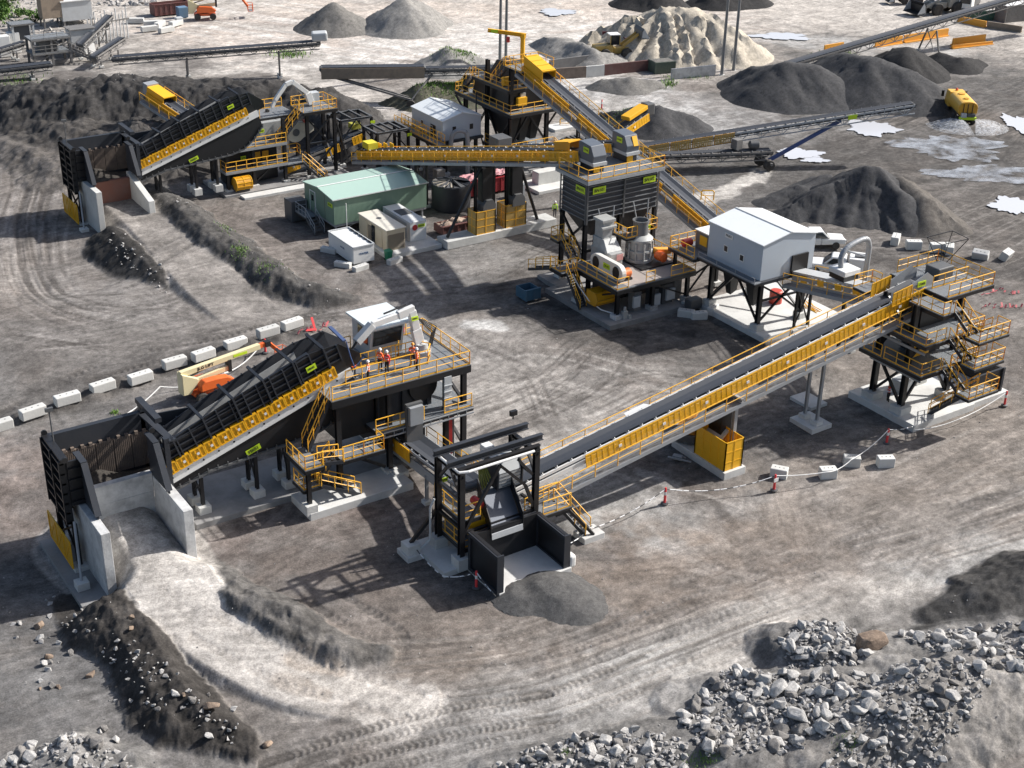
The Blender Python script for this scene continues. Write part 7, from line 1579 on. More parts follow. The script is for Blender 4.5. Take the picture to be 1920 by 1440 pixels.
bunting([(560, 632), (590, 622), (620, 606)], 'heap of red plastic barrier flags behind the front feeder head', 3); bunting([(170, 800), (200, 798)], 'red flags dropped beside the front hopper wall', 4)
# fallen barrier boards
for i, (u, v, a, l) in enumerate(((590, 618, 1.2, 1.3), (572, 628, -.4, 1.2))): 
    p = S(u, v); o = MB().beam((0, 0, .1), (l * .3, .2, l * .75), .22, .06).solo('barrier_board', REDW, ('upright red and white barrier board behind the front feeder head', 'fallen red and white barrier board behind the front feeder head')[i], 'barrier', origin=(0, 0, 0)); o.location = (p.x, p.y, max(0, gz(p.x, p.y))); o.rotation_euler = (0, 1.2 * i, a)
def hoop(u, v, rz, lab):
    p = S(u, v); T = thing('hoop_barrier', lab, 'barrier', p, rz); MB().path([(-.7, 0, 0), (-.7, 0, .95), (-.55, 0, 1.1), (.55, 0, 1.1), (.7, 0, .95), (.7, 0, 0)], .07, 8).build('hoop', YEL, T); MB().path([(-.7, 0, .5), (.7, 0, .5)], .05, 8).build('mid_bar', YEL, T)
hoop(1326, 375, -.6, 'yellow hoop barrier on the bare ground behind the steep conveyor'); hoop(1060, 238, -.6, 'yellow hoop barrier behind the screen tower')
slab('concrete_pad', *(lambda p: (p.x - 2, p.y - 1, p.x + 2, p.y + 1.4))(S(1056, 240)), .12, PAD)
p = S(996, 563); skip('open_bin', 'blue steel open bin on dark ground left of the crusher deck', p.x - .8, p.y - .3, p.x + .8, p.y + 1.4, 1.15, P('bin_blue', (.045, .125, .19), .55, 0, .35))
p = S(1276, 862); o = MB().box(-.9, -.3, .15, .9, -.2, .25).box(-.6, -.1, 0, .1, .3, .3).box(-.6, .35, 0, .3, .45, .12).solo('tool_trestle', GAL, 'small steel trestle and tools lying left of the yellow cage', 'trestle'); o.location = (p.x, p.y, 0); o.rotation_euler.z = -1.0
m = MB()
for i in range(7): m.path([(31.0 + .16 * i, -3.2, .3 + .1 * (i % 3)), (31.1 + .16 * i, -2.0, .35 + .12 * (i % 2)), (31.0 + .15 * i, -1.4, .8 + .1 * (i % 2))], .045, 5)
m.solo('railing_bundle', YEL, 'bundle of spare yellow handrails on the pad under the clad building', 'railings')
MB().lathe((29.6, .6, .22), [(.55, 0), (.6, .1), (.6, 1.3), (.5, 1.4)], 18).solo('drum', P('drum_red', (.52, .05, .025), .5, 0, .2), 'red orange drum on the pad under the clad building', 'drum', smooth=True)
# ================================================================= VEHICLES
def wheel(T, x, y, r, w, z=None, rim=.55):
    z = r if z is None else z
    o = MB().lathe((x, y, z), [(r * .62, -w / 2), (r * .93, -w / 2), (r, -w * .36), (r, w * .36), (r * .93, w / 2), (r * .62, w / 2)], 22, (0, 1, 0)).build('wheel', TYRE, T, smooth=True)
    MB().lathe((x, y, z), [(r * rim, -w * .46), (r * .3, -w * .5), (r * .3, w * .5), (r * rim, w * .46)], 16, (0, 1, 0)).build('rim', RIM, o); return o
def boom_lift(lab, loc, rz, gloc='LIFT', stow=True):
    T = thing('boom_lift', lab, 'boom lift', loc, rz)
    for x in (-1.25, 1.25):
        for y in (-1.05, 1.05): wheel(T, x, y, .52, .42)
    MB().box(-1.7, -.7, .55, 1.7, .7, .95).build('chassis', ORG, T, bevel=.08)
    for x in (-1.25, 1.25): MB().tube((x, -1.0, .52), (x, 1.0, .52), .12, 8).build('axle', DKG, T)
    MB().lathe((0, 0, .95), [(.6, 0), (.6, .2)], 20).build('turntable', BLK, T)
    m = MB().prism([(-1.3, -1.1, 1.15), (1.5, -1.1, 1.15), (1.85, -1.1, 1.5), (1.2, -1.1, 2.0), (.2, -1.1, 2.15), (-.9, -1.1, 2.2), (-1.3, -1.1, 1.8)], (0, .75, 0)); m.build('engine_cover', ORG, T, bevel=.09)
    MB().prism([(-1.3, .35, 1.15), (1.4, .35, 1.15), (1.2, .35, 1.8), (-1.2, .35, 1.9)], (0, .7, 0)).build('tank_cover', ORG, T, bevel=.09)
    MB().prism([(-2.6, -.45, .95), (-1.9, -.45, .9), (-1.2, -.45, 1.9), (-1.1, -.45, 2.3), (-2.6, -.45, 3.3)], (0, .9, 0)).build('counterweight', CREAM, T, bevel=.06)
    MB().beam((-2.2, 0, 1.9), (2.0, 0, 2.35), .42, .5).build('lower_boom', CREAM, T, bevel=.03)
    b = MB().beam((-2.55, 0, 3.15), (4.9, 0, 3.55), .45, .55).build('main_boom', CREAM, T, bevel=.03); MB().beam((4.9, 0, 3.55), (5.6, 0, 3.6), .34, .42).build('boom_tip', ORG, T)
    MB().box(1.75, -.3, 1.9, 2.05, .3, 3.2).build('upright', BLK, T)
    MB().tube((-1.6, 0, 2.6), (.2, 0, 3.1), .09, 8).build('lift_cylinder', DKG, T); MB().box(5.4, -.25, 3.3, 5.9, .25, 3.85).build('knuckle', BLK, T)
    MB().beam((5.8, 0, 3.6), (7.0, -.6, 1.9), .28, .32).build('jib', ORG, T)
    m = MB(); c = (7.4, .2)
    for z in (1.1, 1.7, 2.2):
        q = [(c[0] - .4, c[1] - .9, z), (c[0] + .4, c[1] - .9, z), (c[0] + .4, c[1] + .9, z), (c[0] - .4, c[1] + .9, z)]
        for a, d in zip(q, q[1:] + q[:1]): m.tube(a, d, .035, 5)
    for dx in (-.4, .4):
        for dy in (-.9, 0, .9): m.tube((c[0] + dx, c[1] + dy, 1.1), (c[0] + dx, c[1] + dy, 2.2), .035, 5)
    o = m.build('basket', ORG, T); MB().box(c[0] - .4, c[1] - .9, 1.06, c[0] + .4, c[1] + .9, 1.1).build('basket_floor', GRT, o)
    if gloc:
        letters(b, (-.3, -.24, 3.28), (1, 0, .054), (-.054, 0, 1), gloc, .42); MB().box(2.3, -.245, 3.3, 3.6, -.23, 3.58).build('label_plate', LIME, b)
    return T
boom_lift('cream and orange boom lift parked above the long black front feeder', (-21.6, 11.1, 0), .13, 'JLG LIFT').scale = (.97, .95, .8)
p = S(385, 35); L2 = boom_lift('orange boom lift far away beside the rusty skip', (p.x, p.y, 0), -.35, None)
def ute(lab, loc, rz, canopy=True):
    T = thing('ute', lab, 'ute', loc, rz)
    for x in (-1.55, 1.6):
        for y in (-.78, .78): wheel(T, x, y, .37, .26)
    m = MB().hexa([(.2, -.9, .45), (2.55, -.85, .5), (2.55, .85, .5), (.2, .9, .45), (.2, -.9, 1.08), (2.5, -.8, .98), (2.5, .8, .98), (.2, .9, 1.08)]); m.box(-1.0, -.9, .45, .2, .9, 1.1); m.build('body', WHT, T, bevel=.1)
    MB().hexa([(-.95, -.84, 1.1), (1.0, -.84, 1.1), (1.0, .84, 1.1), (-.95, .84, 1.1), (-.8, -.7, 1.72), (.35, -.7, 1.72), (.35, .7, 1.72), (-.8, .7, 1.72)]).build('cab', WHT, T, bevel=.08)
    MB().hexa([(1.02, -.74, 1.1), (1.06, -.74, 1.1), (1.06, .74, 1.1), (1.02, .74, 1.1), (.42, -.64, 1.66), (.46, -.64, 1.66), (.46, .64, 1.66), (.42, .64, 1.66)]).build('windscreen', GLASS, T)
    for s in (-1, 1): MB().hexa([(-.7, s * .85, 1.16), (.75, s * .85, 1.16), (.75, s * .87, 1.16), (-.7, s * .87, 1.16), (-.6, s * .735, 1.62), (.25, s * .735, 1.62), (.25, s * .755, 1.62), (-.6, s * .755, 1.62)]).build('side_window', GLASS, T)
    if canopy:
        MB().box(-2.7, -.95, .75, -1.05, .95, 1.85).build('service_canopy', WHT, T, bevel=.06); MB().box(-2.2, -.97, .95, -1.2, -.955, 1.6).build('label_panel', LIME, T); MB().tube((-2.3, .3, 2.0), (-.2, .2, 2.35), .09, 8).build('roof_tube', LGREY, T); MB().box(-2.4, -.5, 1.86, -1.5, .5, 1.9).build('roof_hatch', DKG, T)
    else:
        MB().box(-2.7, -.95, .75, -1.05, .95, .9).build('tray', WHT, T)
        m = MB()
        for a, b in (((-2.7, -.95), (-1.05, -.95)), ((-1.05, -.95), (-1.05, .95)), ((-1.05, .95), (-2.7, .95)), ((-2.7, .95), (-2.7, -.95))): m.beam((*a, 1.05), (*b, 1.05), .05, .3)
        m.build('tray_side', LGREY, T); MB().lathe((-1.8, 0, .92), [(.4, 0), (.45, .3), (.3, .8)], 12).build('pump', REDP, T)
    for y in (-.65, .65): MB().box(2.5, y - .15, .75, 2.58, y + .15, .9).build('headlight', LGREY, T)
    return T
p = S(1565, 513); ute('white ute with lime panelled service canopy behind the conveyor and silver duct', (p.x, p.y, 0), math.radians(130)).scale = (1.15, 1.15, 1.15)
p = S(1530, 462); ute('white ute with red pump on its tray behind the white roofed building', (p.x, p.y, 0), math.radians(-30), False).scale = (1.1, 1.1, 1.1)
def water_truck(lab, loc, rz):
    T = thing('water_truck', lab, 'water truck', loc, rz); TY = P('tanker_yellow', (.80, .46, .06), .4, 0, .12)
    for x in (-2.6, -1.3, 2.9):
        for y in (-1.05, 1.05): wheel(T, x, y, .55, .45)
    MB().box(-3.6, -.5, .75, 4.0, .5, 1.05).build('chassis', DKG, T)
    pr = [(1.25 * math.copysign(abs(math.cos(a)) ** .7, math.cos(a)), 2.15 + 1.0 * math.copysign(abs(math.sin(a)) ** .7, math.sin(a))) for a in np.linspace(0, 2 * math.pi, 28, endpoint=False)]
    tk = MB().prism([(-3.4, y, z) for y, z in pr], (5.2, 0, 0)).build('tank', TY, T, bevel=.08)
    MB().prism([(-3.44, y * .93, 2.15 + (z - 2.15) * .93) for y, z in pr], (-.05, 0, 0)).build('tank_end', YDK, tk)
    m = MB()
    for y in (-.55, .05, .6): m.box(-3.56, y, 1.5, -3.5, y + .08, 2.9)
    m.build('ladder', BLK, tk); MB().lathe((-1.8, 0, 3.14), [(.35, 0), (.35, .12)], 14).build('manhole', YDK, tk); MB().lathe((.6, 0, 3.14), [(.45, 0), (.45, .1)], 14).build('manhole', YDK, tk)
    MB().box(-3.9, -1.1, .9, -3.55, 1.1, 1.25).build('spray_bar', LIME, T); MB().box(-3.95, .2, 1.2, -3.5, .9, 1.75).build('pump', LGREY, T, bevel=.05); MB().box(-3.9, -.9, 1.3, -3.52, .1, 1.7).build('toolbox', DKG, T)
    MB().hexa([(2.1, -1.15, 1.0), (4.3, -1.15, 1.0), (4.3, 1.15, 1.0), (2.1, 1.15, 1.0), (2.15, -1.05, 3.0), (3.9, -1.05, 2.95), (3.9, 1.05, 2.95), (2.15, 1.05, 3.0)]).build('cab', TY, T, bevel=.1); MB().box(2.08, -.9, 2.1, 2.13, .9, 2.8).build('rear_window', GLASS, T)
    MB().hexa([(4.16, -1.0, 2.0), (4.2, -1.0, 2.0), (4.2, 1.0, 2.0), (4.16, 1.0, 2.0), (3.97, -.95, 2.8), (4.01, -.95, 2.8), (4.01, .95, 2.8), (3.97, .95, 2.8)]).build('windscreen', GLASS, T)
    for s in (-1, 1): MB().box(3.9, s * 1.35, 1.9, 4.0, s * 1.7, 2.7).build('mirror', BLK, T)
    MB().lathe((3.0, 0, 3.0), [(.18, 0), (.2, .12), (.1, .3)], 12).build('beacon', P('beacon_orange', (.8, .12, .02), .3), T); MB().tube((2.0, -.9, 1.2), (2.0, -.9, 3.3), .09, 8).build('exhaust', GAL, T)
    return T
p = S(1798, 222); wt_dir = math.atan2(.85, .60); water_truck('yellow water truck spraying the ground, seen from behind', (p.x, p.y, 0), wt_dir)
SP, _nt, _b = _nodes('water_spray'); N_ = _nt.nodes; _b.inputs['Base Color'].default_value = (.85, .88, .92, 1); _b.inputs['Roughness'].default_value = .9
tr_ = N_.new('ShaderNodeBsdfTransparent'); mx_ = N_.new('ShaderNodeMixShader'); tc_ = N_.new('ShaderNodeTexCoord'); nz_ = N_.new('ShaderNodeTexNoise'); nz_.inputs['Scale'].default_value = 3.0; nz_.inputs['Detail'].default_value = 8
mr_ = N_.new('ShaderNodeMapRange'); mr_.inputs[1].default_value = .30; mr_.inputs[2].default_value = .95; mr_.inputs[4].default_value = .55; _nt.links.new(tc_.outputs['Object'], nz_.inputs['Vector']); _nt.links.new(nz_.outputs['Fac'], mr_.inputs[0]); _nt.links.new(mr_.outputs[0], mx_.inputs[0]); _nt.links.new(tr_.outputs[0], mx_.inputs[1]); _nt.links.new(_b.outputs[0], mx_.inputs[2]); _nt.links.new(mx_.outputs[0], N_['Material Output'].inputs['Surface'])
hd = V((math.cos(wt_dir), math.sin(wt_dir), 0)); sdv = V((-hd.y, hd.x, 0)); rear = V((p.x, p.y, 0)) - hd * 3.9
m = MB()
for sg in (-1, 1):
    for k in (0, 2):
        n = 18; vs = []
        for i in range(n + 1):
            a = -.2 + 1.9 * i / n; d = (-hd * math.cos(a) + sdv * sg * math.sin(a)).normalized()
            for j in range(7):
                t = j / 6; q = rear + sdv * sg * .9 + d * (t * (3.4 + .5 * k)); q.z = 1.0 + .5 * t * (1 + .2 * k) - 1.45 * t * t * (1 + .1 * k); q.z = max(q.z, .16); vs.append(tuple(q))
        m.add(vs, [(i * 7 + j, (i + 1) * 7 + j, (i + 1) * 7 + j + 1, i * 7 + j + 1) for i in range(n) for j in range(6)])
m.solo('water_spray', SP, 'fan of white water spray thrown out behind the yellow water truck', 'spray', kind='stuff')
def loader(lab, loc, rz, col, bucket_up, sc=1.0):
    T = thing('wheel_loader', lab, 'loader', loc, rz)
    for x in (-1.7, 1.7):
        for y in (-1.1, 1.1): wheel(T, x, y, .85, .65)
    MB().prism([(-3.4, -.95, 1.0), (-.4, -.95, .9), (-.4, -.95, 2.2), (-3.2, -.95, 2.1)], (0, 1.9, 0)).build('engine_hood', col, T, bevel=.1); MB().box(-.3, -.6, .8, 2.2, .6, 1.7).build('front_frame', col, T, bevel=.08)
    MB().box(-.9, -.75, 2.2, .6, .75, 3.6).build('cab_glass', GLASS, T); MB().box(-1.0, -.85, 3.6, .7, .85, 3.75).build('cab_roof', WHT, T, bevel=.05)
    m = MB()
    for x in (-.9, .55):
        for y in (-.8, .7): m.box(x, y, 2.15, x + .1, y + .1, 3.6)
    m.build('cab_pillar', col, T); MB().box(-3.7, -1.0, .8, -3.3, 1.0, 1.6).build('counterweight', DKG, T, bevel=.05)
    z1 = 3.6 if bucket_up else 1.0; xb = 3.6 if bucket_up else 4.0
    for y in (-.55, .55): MB().beam((1.2, y, 1.9), (xb, y, z1), .2, .4).build('lift_arm', col, T)
    pr = [(xb, z1 - .5), (xb + .1, z1 + .6), (xb + .4, z1 + 1.0), (xb + .5, z1 + .95), (xb + .25, z1 + .5), (xb + .2, z1 - .35), (xb + 1.5, z1 - .5), (xb + 1.5, z1 - .58), (xb + .1, z1 - .6)]
    o = MB().prism([(x, -1.6, z) for x, z in pr], (0, 3.2, 0)).build('bucket', DKG if bucket_up else BLK, T)
    for y in (-1.6, 1.55): MB().prism([(xb + .05, y, z1 - .55), (xb + 1.45, y, z1 - .55), (xb + .5, y, z1 + .95), (xb + .1, y, z1 + .6)], (0, .05, 0)).build('bucket_side', LGREY, o)
    T.scale = (sc,) * 3; return T
p = S(1150, 113); loader('yellow wheel loader with a raised bucket beside the maroon containers', (p.x, p.y, .3), math.radians(-18), P('loader_yellow', (.50, .33, .08), .5, 0, .4), True)
p = S(1765, 25); loader('large grey white wheel loader with lowered black bucket at the top right', (p.x, p.y, 0), math.radians(170), P('loader_grey', (.36, .35, .31), .55, 0, .4), False, 1.25)
p = S(1815, 22); T = thing('haul_truck', 'white cab truck beside the grey loader at the top right', 'truck', (p.x, p.y, 0), math.radians(205))
for x in (-2, 2):
    for y in (-1, 1): wheel(T, x, y, .6, .4)
MB().box(.9, -1.1, .9, 3.0, 1.1, 3.1).build('cab', WHT, T, bevel=.12); MB().box(3.01, -.9, 1.9, 3.04, .9, 2.8).build('windscreen', GLASS, T); MB().box(-3.2, -1.1, 1.1, .7, 1.1, 2.4).build('body', DKG, T, bevel=.05); MB().box(-3.2, -.5, .7, 3, .5, 1.1).build('chassis', DKG, T)
p = S(1706, 6); loader('small orange loader at the top edge near the grey loader', (p.x, p.y, 0), math.radians(150), P('loader_orange', (.46, .18, .06), .5, 0, .4), False, .8)
p = S(1296, 818); T = thing('telehandler', 'yellow orange machine mostly hidden under the long conveyor', 'telehandler', (p.x, p.y, 0), math.radians(35))
for x in (-1.4, 1.4):
    for y in (-.95, .95): wheel(T, x, y, .6, .45)
MB().box(-2.3, -.8, .6, 2.2, .8, 1.3).build('chassis', DKG, T, bevel=.06); MB().box(-2.2, -.75, 1.3, .2, .75, 1.7).build('body', P('handler_orange', (.55, .23, .02), .5, 0, .2), T, bevel=.1); MB().beam((-2.2, 0, 1.85), (2.6, 0, 1.6), .35, .35).build('boom', MATS['handler_orange'], T)
# ================================================================= PEOPLE
SKIN = P('skin', (.45, .24, .16), .6, 0, 0); NAVY = P('navy_cloth', (.012, .016, .032), .85, 0, .1); BLKC = P('black_cloth', (.012, .012, .013), .85, 0, .1); BOOT = P('boot_leather', (.05, .032, .02), .7, 0, .3)
HVO = P('hivis_orange', (.92, .14, .02), .7, 0, .04); HVL = P('hivis_lime', (.52, .85, .03), .7, 0, .04); HVR = P('hivis_red_shirt', (.82, .045, .03), .7, 0, .04); WCL = P('white_cloth', (.75, .75, .76), .8, 0, .08); BANDM = P('reflective_tape', (.72, .72, .70), .3, .2, .03); HATW = P('hard_hat_white', (.86, .86, .85), .35, 0, .03); HATO = P('hard_hat_orange', (.9, .35, .02), .35, 0, .03)
def person(lab, u, v, z, face, top, legs, hat, sleeves=None, arms='down', stride=.0):
    p = S(u, v, z); P3 = lambda x, y, q: (x, y, q)
    vs = [P3(0, 0, .96), P3(0, 0, 1.12), P3(0, 0, 1.3), P3(0, 0, 1.44), P3(0, .01, 1.53), P3(0, .03, 1.62), P3(0, .02, 1.74)]; rad = [(.15, .115), (.145, .11), (.175, .125), (.13, .1), (.058, .06), (.085, .1), (.085, .1)]
    ed = [(i, i + 1) for i in range(6)]; vs.append(P3(0, .135, 1.63)); rad.append((.018, .02)); ed.append((5, 7))
    for s in (-1, 1):
        i = len(vs); st = s * stride
        vs += [P3(s * .1, 0, .9), P3(s * .11, .03 + st, .5), P3(s * .115, st * 1.1, .1), P3(s * .125, st * 1.1 + .17, .05)]; rad += [(.098, .1), (.066, .068), (.05, .055), (.042, .035)]; ed += [(0, i), (i, i + 1), (i + 1, i + 2), (i + 2, i + 3)]
        i = len(vs); ar = arms if isinstance(arms, str) else arms[0 if s < 0 else 1]
        el, wr, hn = {'down': ((s * .27, -.02, 1.14), (s * .27, .06, .9), (s * .27, .08, .8)), 'fwd': ((s * .26, .1, 1.17), (s * .2, .36, 1.1), (s * .18, .45, 1.09)), 'bent': ((s * .28, -.03, 1.15), (s * .13, .22, 1.12), (s * .07, .28, 1.12)), 'out': ((s * .36, .02, 1.2), (s * .5, .12, 1.05), (s * .56, .16, .99))}[ar]
        vs += [P3(s * .19, 0, 1.42), el, wr, hn]; rad += [(.07, .07), (.05, .05), (.036, .036), (.04, .025)]; ed += [(3, i), (i, i + 1), (i + 1, i + 2), (i + 2, i + 3)]
        d = (V(hn) - V(wr)).normalized(); sx_ = V((1, 0, 0)) if abs(d.x) < .8 else V((0, 1, 0)); h0 = i + 3
        for k, (o_, l) in enumerate(((-.033, .075), (-.011, .088), (.011, .082), (.033, .065))):
            j = len(vs); a = V(hn) + sx_ * o_ + d * .035; vs += [tuple(a), tuple(a + d * l * .55 + V((0, .012, 0))), tuple(a + d * l + V((0, .03, -.005)))]; rad += [(.01, .01), (.009, .009), (.008, .008)]; ed += [(h0, j), (j, j + 1), (j + 1, j + 2)]
        j = len(vs); a = V(hn) - sx_ * .045 * s + d * .0; vs += [tuple(a), tuple(a + d * .045 - sx_ * .02 * s)]; rad += [(.012, .012), (.009, .009)]; ed += [(h0, j), (j, j + 1)]
    me = bpy.data.meshes.new('skeleton'); me.from_pydata(vs, ed, []); o = bpy.data.objects.new('skeleton', me); COL.objects.link(o)
    o.modifiers.new('skin', 'SKIN'); o.modifiers.new('sub', 'SUBSURF').levels = 1
    for i, sv_ in enumerate(me.skin_vertices[0].data): sv_.radius = rad[i]; sv_.use_root = (i == 0)
    dg = bpy.context.evaluated_depsgraph_get(); bm_ = bpy.data.meshes.new_from_object(o.evaluated_get(dg)); COL.objects.unlink(o); bpy.data.objects.remove(o)
    bm_.name = 'person'; b = bpy.data.objects.new('person', bm_); COL.objects.link(b); bm_.materials.clear()
    for m_ in (top, legs, SKIN, BOOT, sleeves or top): bm_.materials.append(m_)
    for f in bm_.polygons:
        c = f.center; k = 0
        if c.z < .13: k = 3
        elif c.z > 1.5: k = 2
        elif c.z < .98 and abs(c.x) < .235: k = 1
        if abs(c.x) > .2 and .7 < c.z < 1.45 or (c.y > .14 and 1.0 < c.z < 1.2): k = 4
        if (c.z < .86 and abs(c.x) > .235) or c.y > .4 or (abs(c.x) > .52): k = 2
        f.material_index = k
    bm_.shade_smooth(); b.location = p; b.rotation_euler = (0, 0, face); ORGN[b.name] = V((0, 0, 0)); tag(b, lab, 'person', 'workers on site')
    MB().lathe((0, .015, 1.70), [(.135, 0), (.12, .012), (.115, .06), (.085, .11), (.02, .135)], 16).build('hard_hat', hat, b, smooth=True)
    m = MB()
    for q, r in ((1.12, .165), (1.3, .19)): m.lathe((0, 0, q), [(r, 0), (r, .05)], 14)
    for vv in range(len(m.v)): m.v[vv] = (m.v[vv][0] * 1.0, m.v[vv][1] * .74, m.v[vv][2])
    m.build('reflective_band', BANDM, b)
    return b
ZD = 7.45
person('worker in orange and navy with white hard hat beside the feeder guards', 663, 711, ZD, 2.6, HVO, NAVY, HATW, None, 'bent')
person('worker in orange vest and white sleeves with hands out, at the outer deck rail', 691, 719, ZD, .9, HVO, BLKC, HATW, WCL, 'out', .06)
person('worker in orange and navy, left of the pair facing each other on the deck', 713, 696, ZD, -1.2, HVO, NAVY, HATW, None, 'bent')
person('worker in red orange shirt, right of the pair standing close together on the deck', 726, 700, ZD, 1.9, HVR, BLKC, HATW, None, 'down')
person('worker with an orange hard hat near the foot of the rock breaker', 774, 686, ZD, -.9, HVO, NAVY, HATO, None, 'bent')
person('worker in orange vest and black trousers seen from behind at the deck rail', 782, 695, ZD, 1.0, HVO, BLKC, HATW, None, 'down', .04)
person('worker in red standing beside the control cabin behind the breaker', 751, 641, ZD, 2.5, HVR, NAVY, HATW, None, 'down')
person('worker in lime jacket and navy trousers alone by the concrete plinth', 1040, 407, .0, 2.6, HVL, NAVY, HATW, None, 'down', .05)
person('worker in red and white shirt on the concrete pad under the right tower', 1664, 756, .3, 1.2, HVR, BLKC, HATO, WCL, 'bent')
# ================================================================= ROCKS
ROCKM = soil_mat('rock', False, (.42, .41, .395), .8, .5); ROCKB = soil_mat('brown_rock', False, (.25, .19, .145), .8, .5); ROCKD = soil_mat('dark_rock', False, (.20, .19, .18), .9, .5)
_rr = random.Random(11)
def rock_mesh(seed, mat, flatk=.75):
    r = random.Random(seed); bm = bmesh.new()
    for i in range(16):
        d = V((r.gauss(0, 1), r.gauss(0, 1), r.gauss(0, 1))).normalized(); d = d * r.uniform(.78, 1.08); bm.verts.new((d.x * r.uniform(.95, 1.05), d.y * .8, d.z * flatk))
    bmesh.ops.convex_hull(bm, input=bm.verts)
    for v in [v for v in bm.verts if not v.link_faces]: bm.verts.remove(v)
    bmesh.ops.bevel(bm, geom=list(bm.edges), offset=.05, segments=1, affect='EDGES')
    bmesh.ops.recalc_face_normals(bm, faces=bm.faces)
    me = bpy.data.meshes.new('rock'); bm.to_mesh(me); bm.free(); me.materials.append(mat); return me
RM = [rock_mesh(i, ROCKM if i % 5 else ROCKD, .6 + .04 * (i % 6)) for i in range(12)]; RBm = [rock_mesh(50 + i, ROCKB) for i in range(3)]
def place_rock(x, y, r, lab, grp, me=None, sink=.25):
    o = bpy.data.objects.new('rock', me or _rr.choice(RM)); COL.objects.link(o); o.location = (x, y, gz(x, y) + r * (.55 - sink))
    o.rotation_euler = (_rr.uniform(-.5, .5), _rr.uniform(-.5, .5), _rr.uniform(0, 6.28)); o.scale = (r * _rr.uniform(.85, 1.25), r * _rr.uniform(.8, 1.1), r * _rr.uniform(.75, 1.05))
    return tag(o, lab, 'rock', grp)
def inpoly(u, v, poly):
    k = False
    for (x0, y0), (x1, y1) in zip(poly, poly[1:] + poly[:1]):
        if (y0 > v) != (y1 > v) and u < (x1 - x0) * (v - y0) / (y1 - y0) + x0: k = not k
    return k
def sample(poly):
    us = [q[0] for q in poly]; vs = [q[1] for q in poly]
    while True:
        u, v = _rr.uniform(min(us), max(us)), _rr.uniform(min(vs), max(vs))
        if inpoly(u, v, poly): return S(u, v, .6)
ZONES = (
    ([(1490, 1180), (1560, 1165), (1610, 1185), (1650, 1225), (1600, 1262), (1480, 1255), (1462, 1210)], 45, 420, 'pale angular boulder in the small round rubble mound at lower right', 'boulders of the round rubble mound', (.26, .5)),
    ([(1680, 1190), (1760, 1180), (1940, 1185), (1940, 1290), (1820, 1290), (1740, 1245)], 50, 480, 'pale boulder along the rubble bank at the right edge', 'boulders of the right edge bank', (.28, .62)),
    ([(1370, 1235), (1440, 1270), (1560, 1280), (1700, 1275), (1640, 1370), (1500, 1400), (1330, 1420), (1270, 1350), (1310, 1290)], 105, 1150, 'pale grey boulder in the wide spread of rubble at lower right', 'boulders of the wide rubble spread', (.26, .58)),
    ([(1680, 1290), (1800, 1270), (1850, 1310), (1760, 1440), (1540, 1440), (1580, 1400), (1660, 1350)], 42, 520, 'grey boulder on the rubble ridge by the brown patch at lower right', 'boulders of the rubble ridge', (.24, .5)),
    ([(900, 1440), (980, 1400), (1080, 1375), (1200, 1370), (1290, 1385), (1290, 1440)], 30, 420, 'grey boulder in the rubble at the bottom edge, middle', 'boulders at the bottom edge', (.26, .55)),
    ([(-20, 1440), (0, 1410), (60, 1395), (150, 1385), (240, 1415), (245, 1440)], 18, 160, 'boulder in the small rock heap at the lower left corner', 'boulders at the lower left corner', (.28, .55)))
small = []
for poly, nb, ns, lab, grp, (r0, r1) in ZONES:
    for i in range(nb):
        p = sample(poly); place_rock(p.x, p.y, _rr.uniform(r0, r1) * (1 if _rr.random() < .8 else 1.25), lab, grp)
    for i in range(ns): p = sample(poly); small.append((p.x, p.y, _rr.choice((.08, .1, .13, .16, .2, .24))))
p = S(1630, 1225, .5); place_rock(p.x, p.y, 1.05, 'largest boulder, smooth brown, standing between the rubble mound and the right bank', 'x', RBm[0], .1); del bpy.data.objects['rock' if False else [o.name for o in COL.objects if o.get('group') == 'x'][0]]['group']
for i in range(24):
    u, v = _rr.uniform(65, 135), _rr.uniform(1160, 1300)
    if i > 11: u, v = _rr.uniform(150, 470), _rr.uniform(1310, 1400)
    p = S(u, v); place_rock(p.x, p.y, _rr.uniform(.16, .36), 'pale stone scattered at the foot of the dark bank at lower left', 'stones at the foot of the dark bank', _rr.choice(RM + RBm))
for i, (u, v, r, l) in enumerate(((246, 1168, .3, 'tan stone near the crest of the dark bank'), (246, 1184, .34, 'pinkish stone just below the tan one on the dark bank'), (165, 1242, .4, 'pale pink stone half way down the dark bank'), (398, 1335, .55, 'brown upright stone near the end of the dark bank'), (500, 1378, .4, 'flat grey stone at the tail of the dark bank'), (65, 1130, .42, 'grey round stone at the left edge of the dark bank'))):
    p = S(u, v, .8); o = place_rock(p.x, p.y, r, l, 'x', _rr.choice(RBm)); del o['group']
for i in range(14): p = S(_rr.uniform(10, 110), _rr.uniform(1090, 1190)); small.append((p.x, p.y, _rr.uniform(.12, .25)))
for i in range(260):   # stones on the banks
    t = _rr.random(); a = _rr.choice((((110, 1110), (300, 1330)), ((200, 1200), (460, 1395)), ((290, 365), (620, 555)), ((200, 445), (320, 530)), ((130, 165), (260, 200))))
    u = a[0][0] + (a[1][0] - a[0][0]) * t + _rr.uniform(-28, 28); v = a[0][1] + (a[1][1] - a[0][1]) * t + _rr.uniform(-16, 16); p = S(u, v, .7); small.append((p.x, p.y, _rr.choice((.06, .08, .1, .14, .2))))
for i in range(900): p = S(_rr.uniform(-40, 1960), 1440 * (_rr.random() ** .7)); small.append((p.x, p.y, _rr.choice((.03, .04, .05, .07))))
for i in range(520):   # rubble slope in the top left corner
    p = S(_rr.uniform(-20, 190), _rr.uniform(-10, 75)); small.append((p.x, p.y, _rr.choice((.15, .2, .3, .45))))
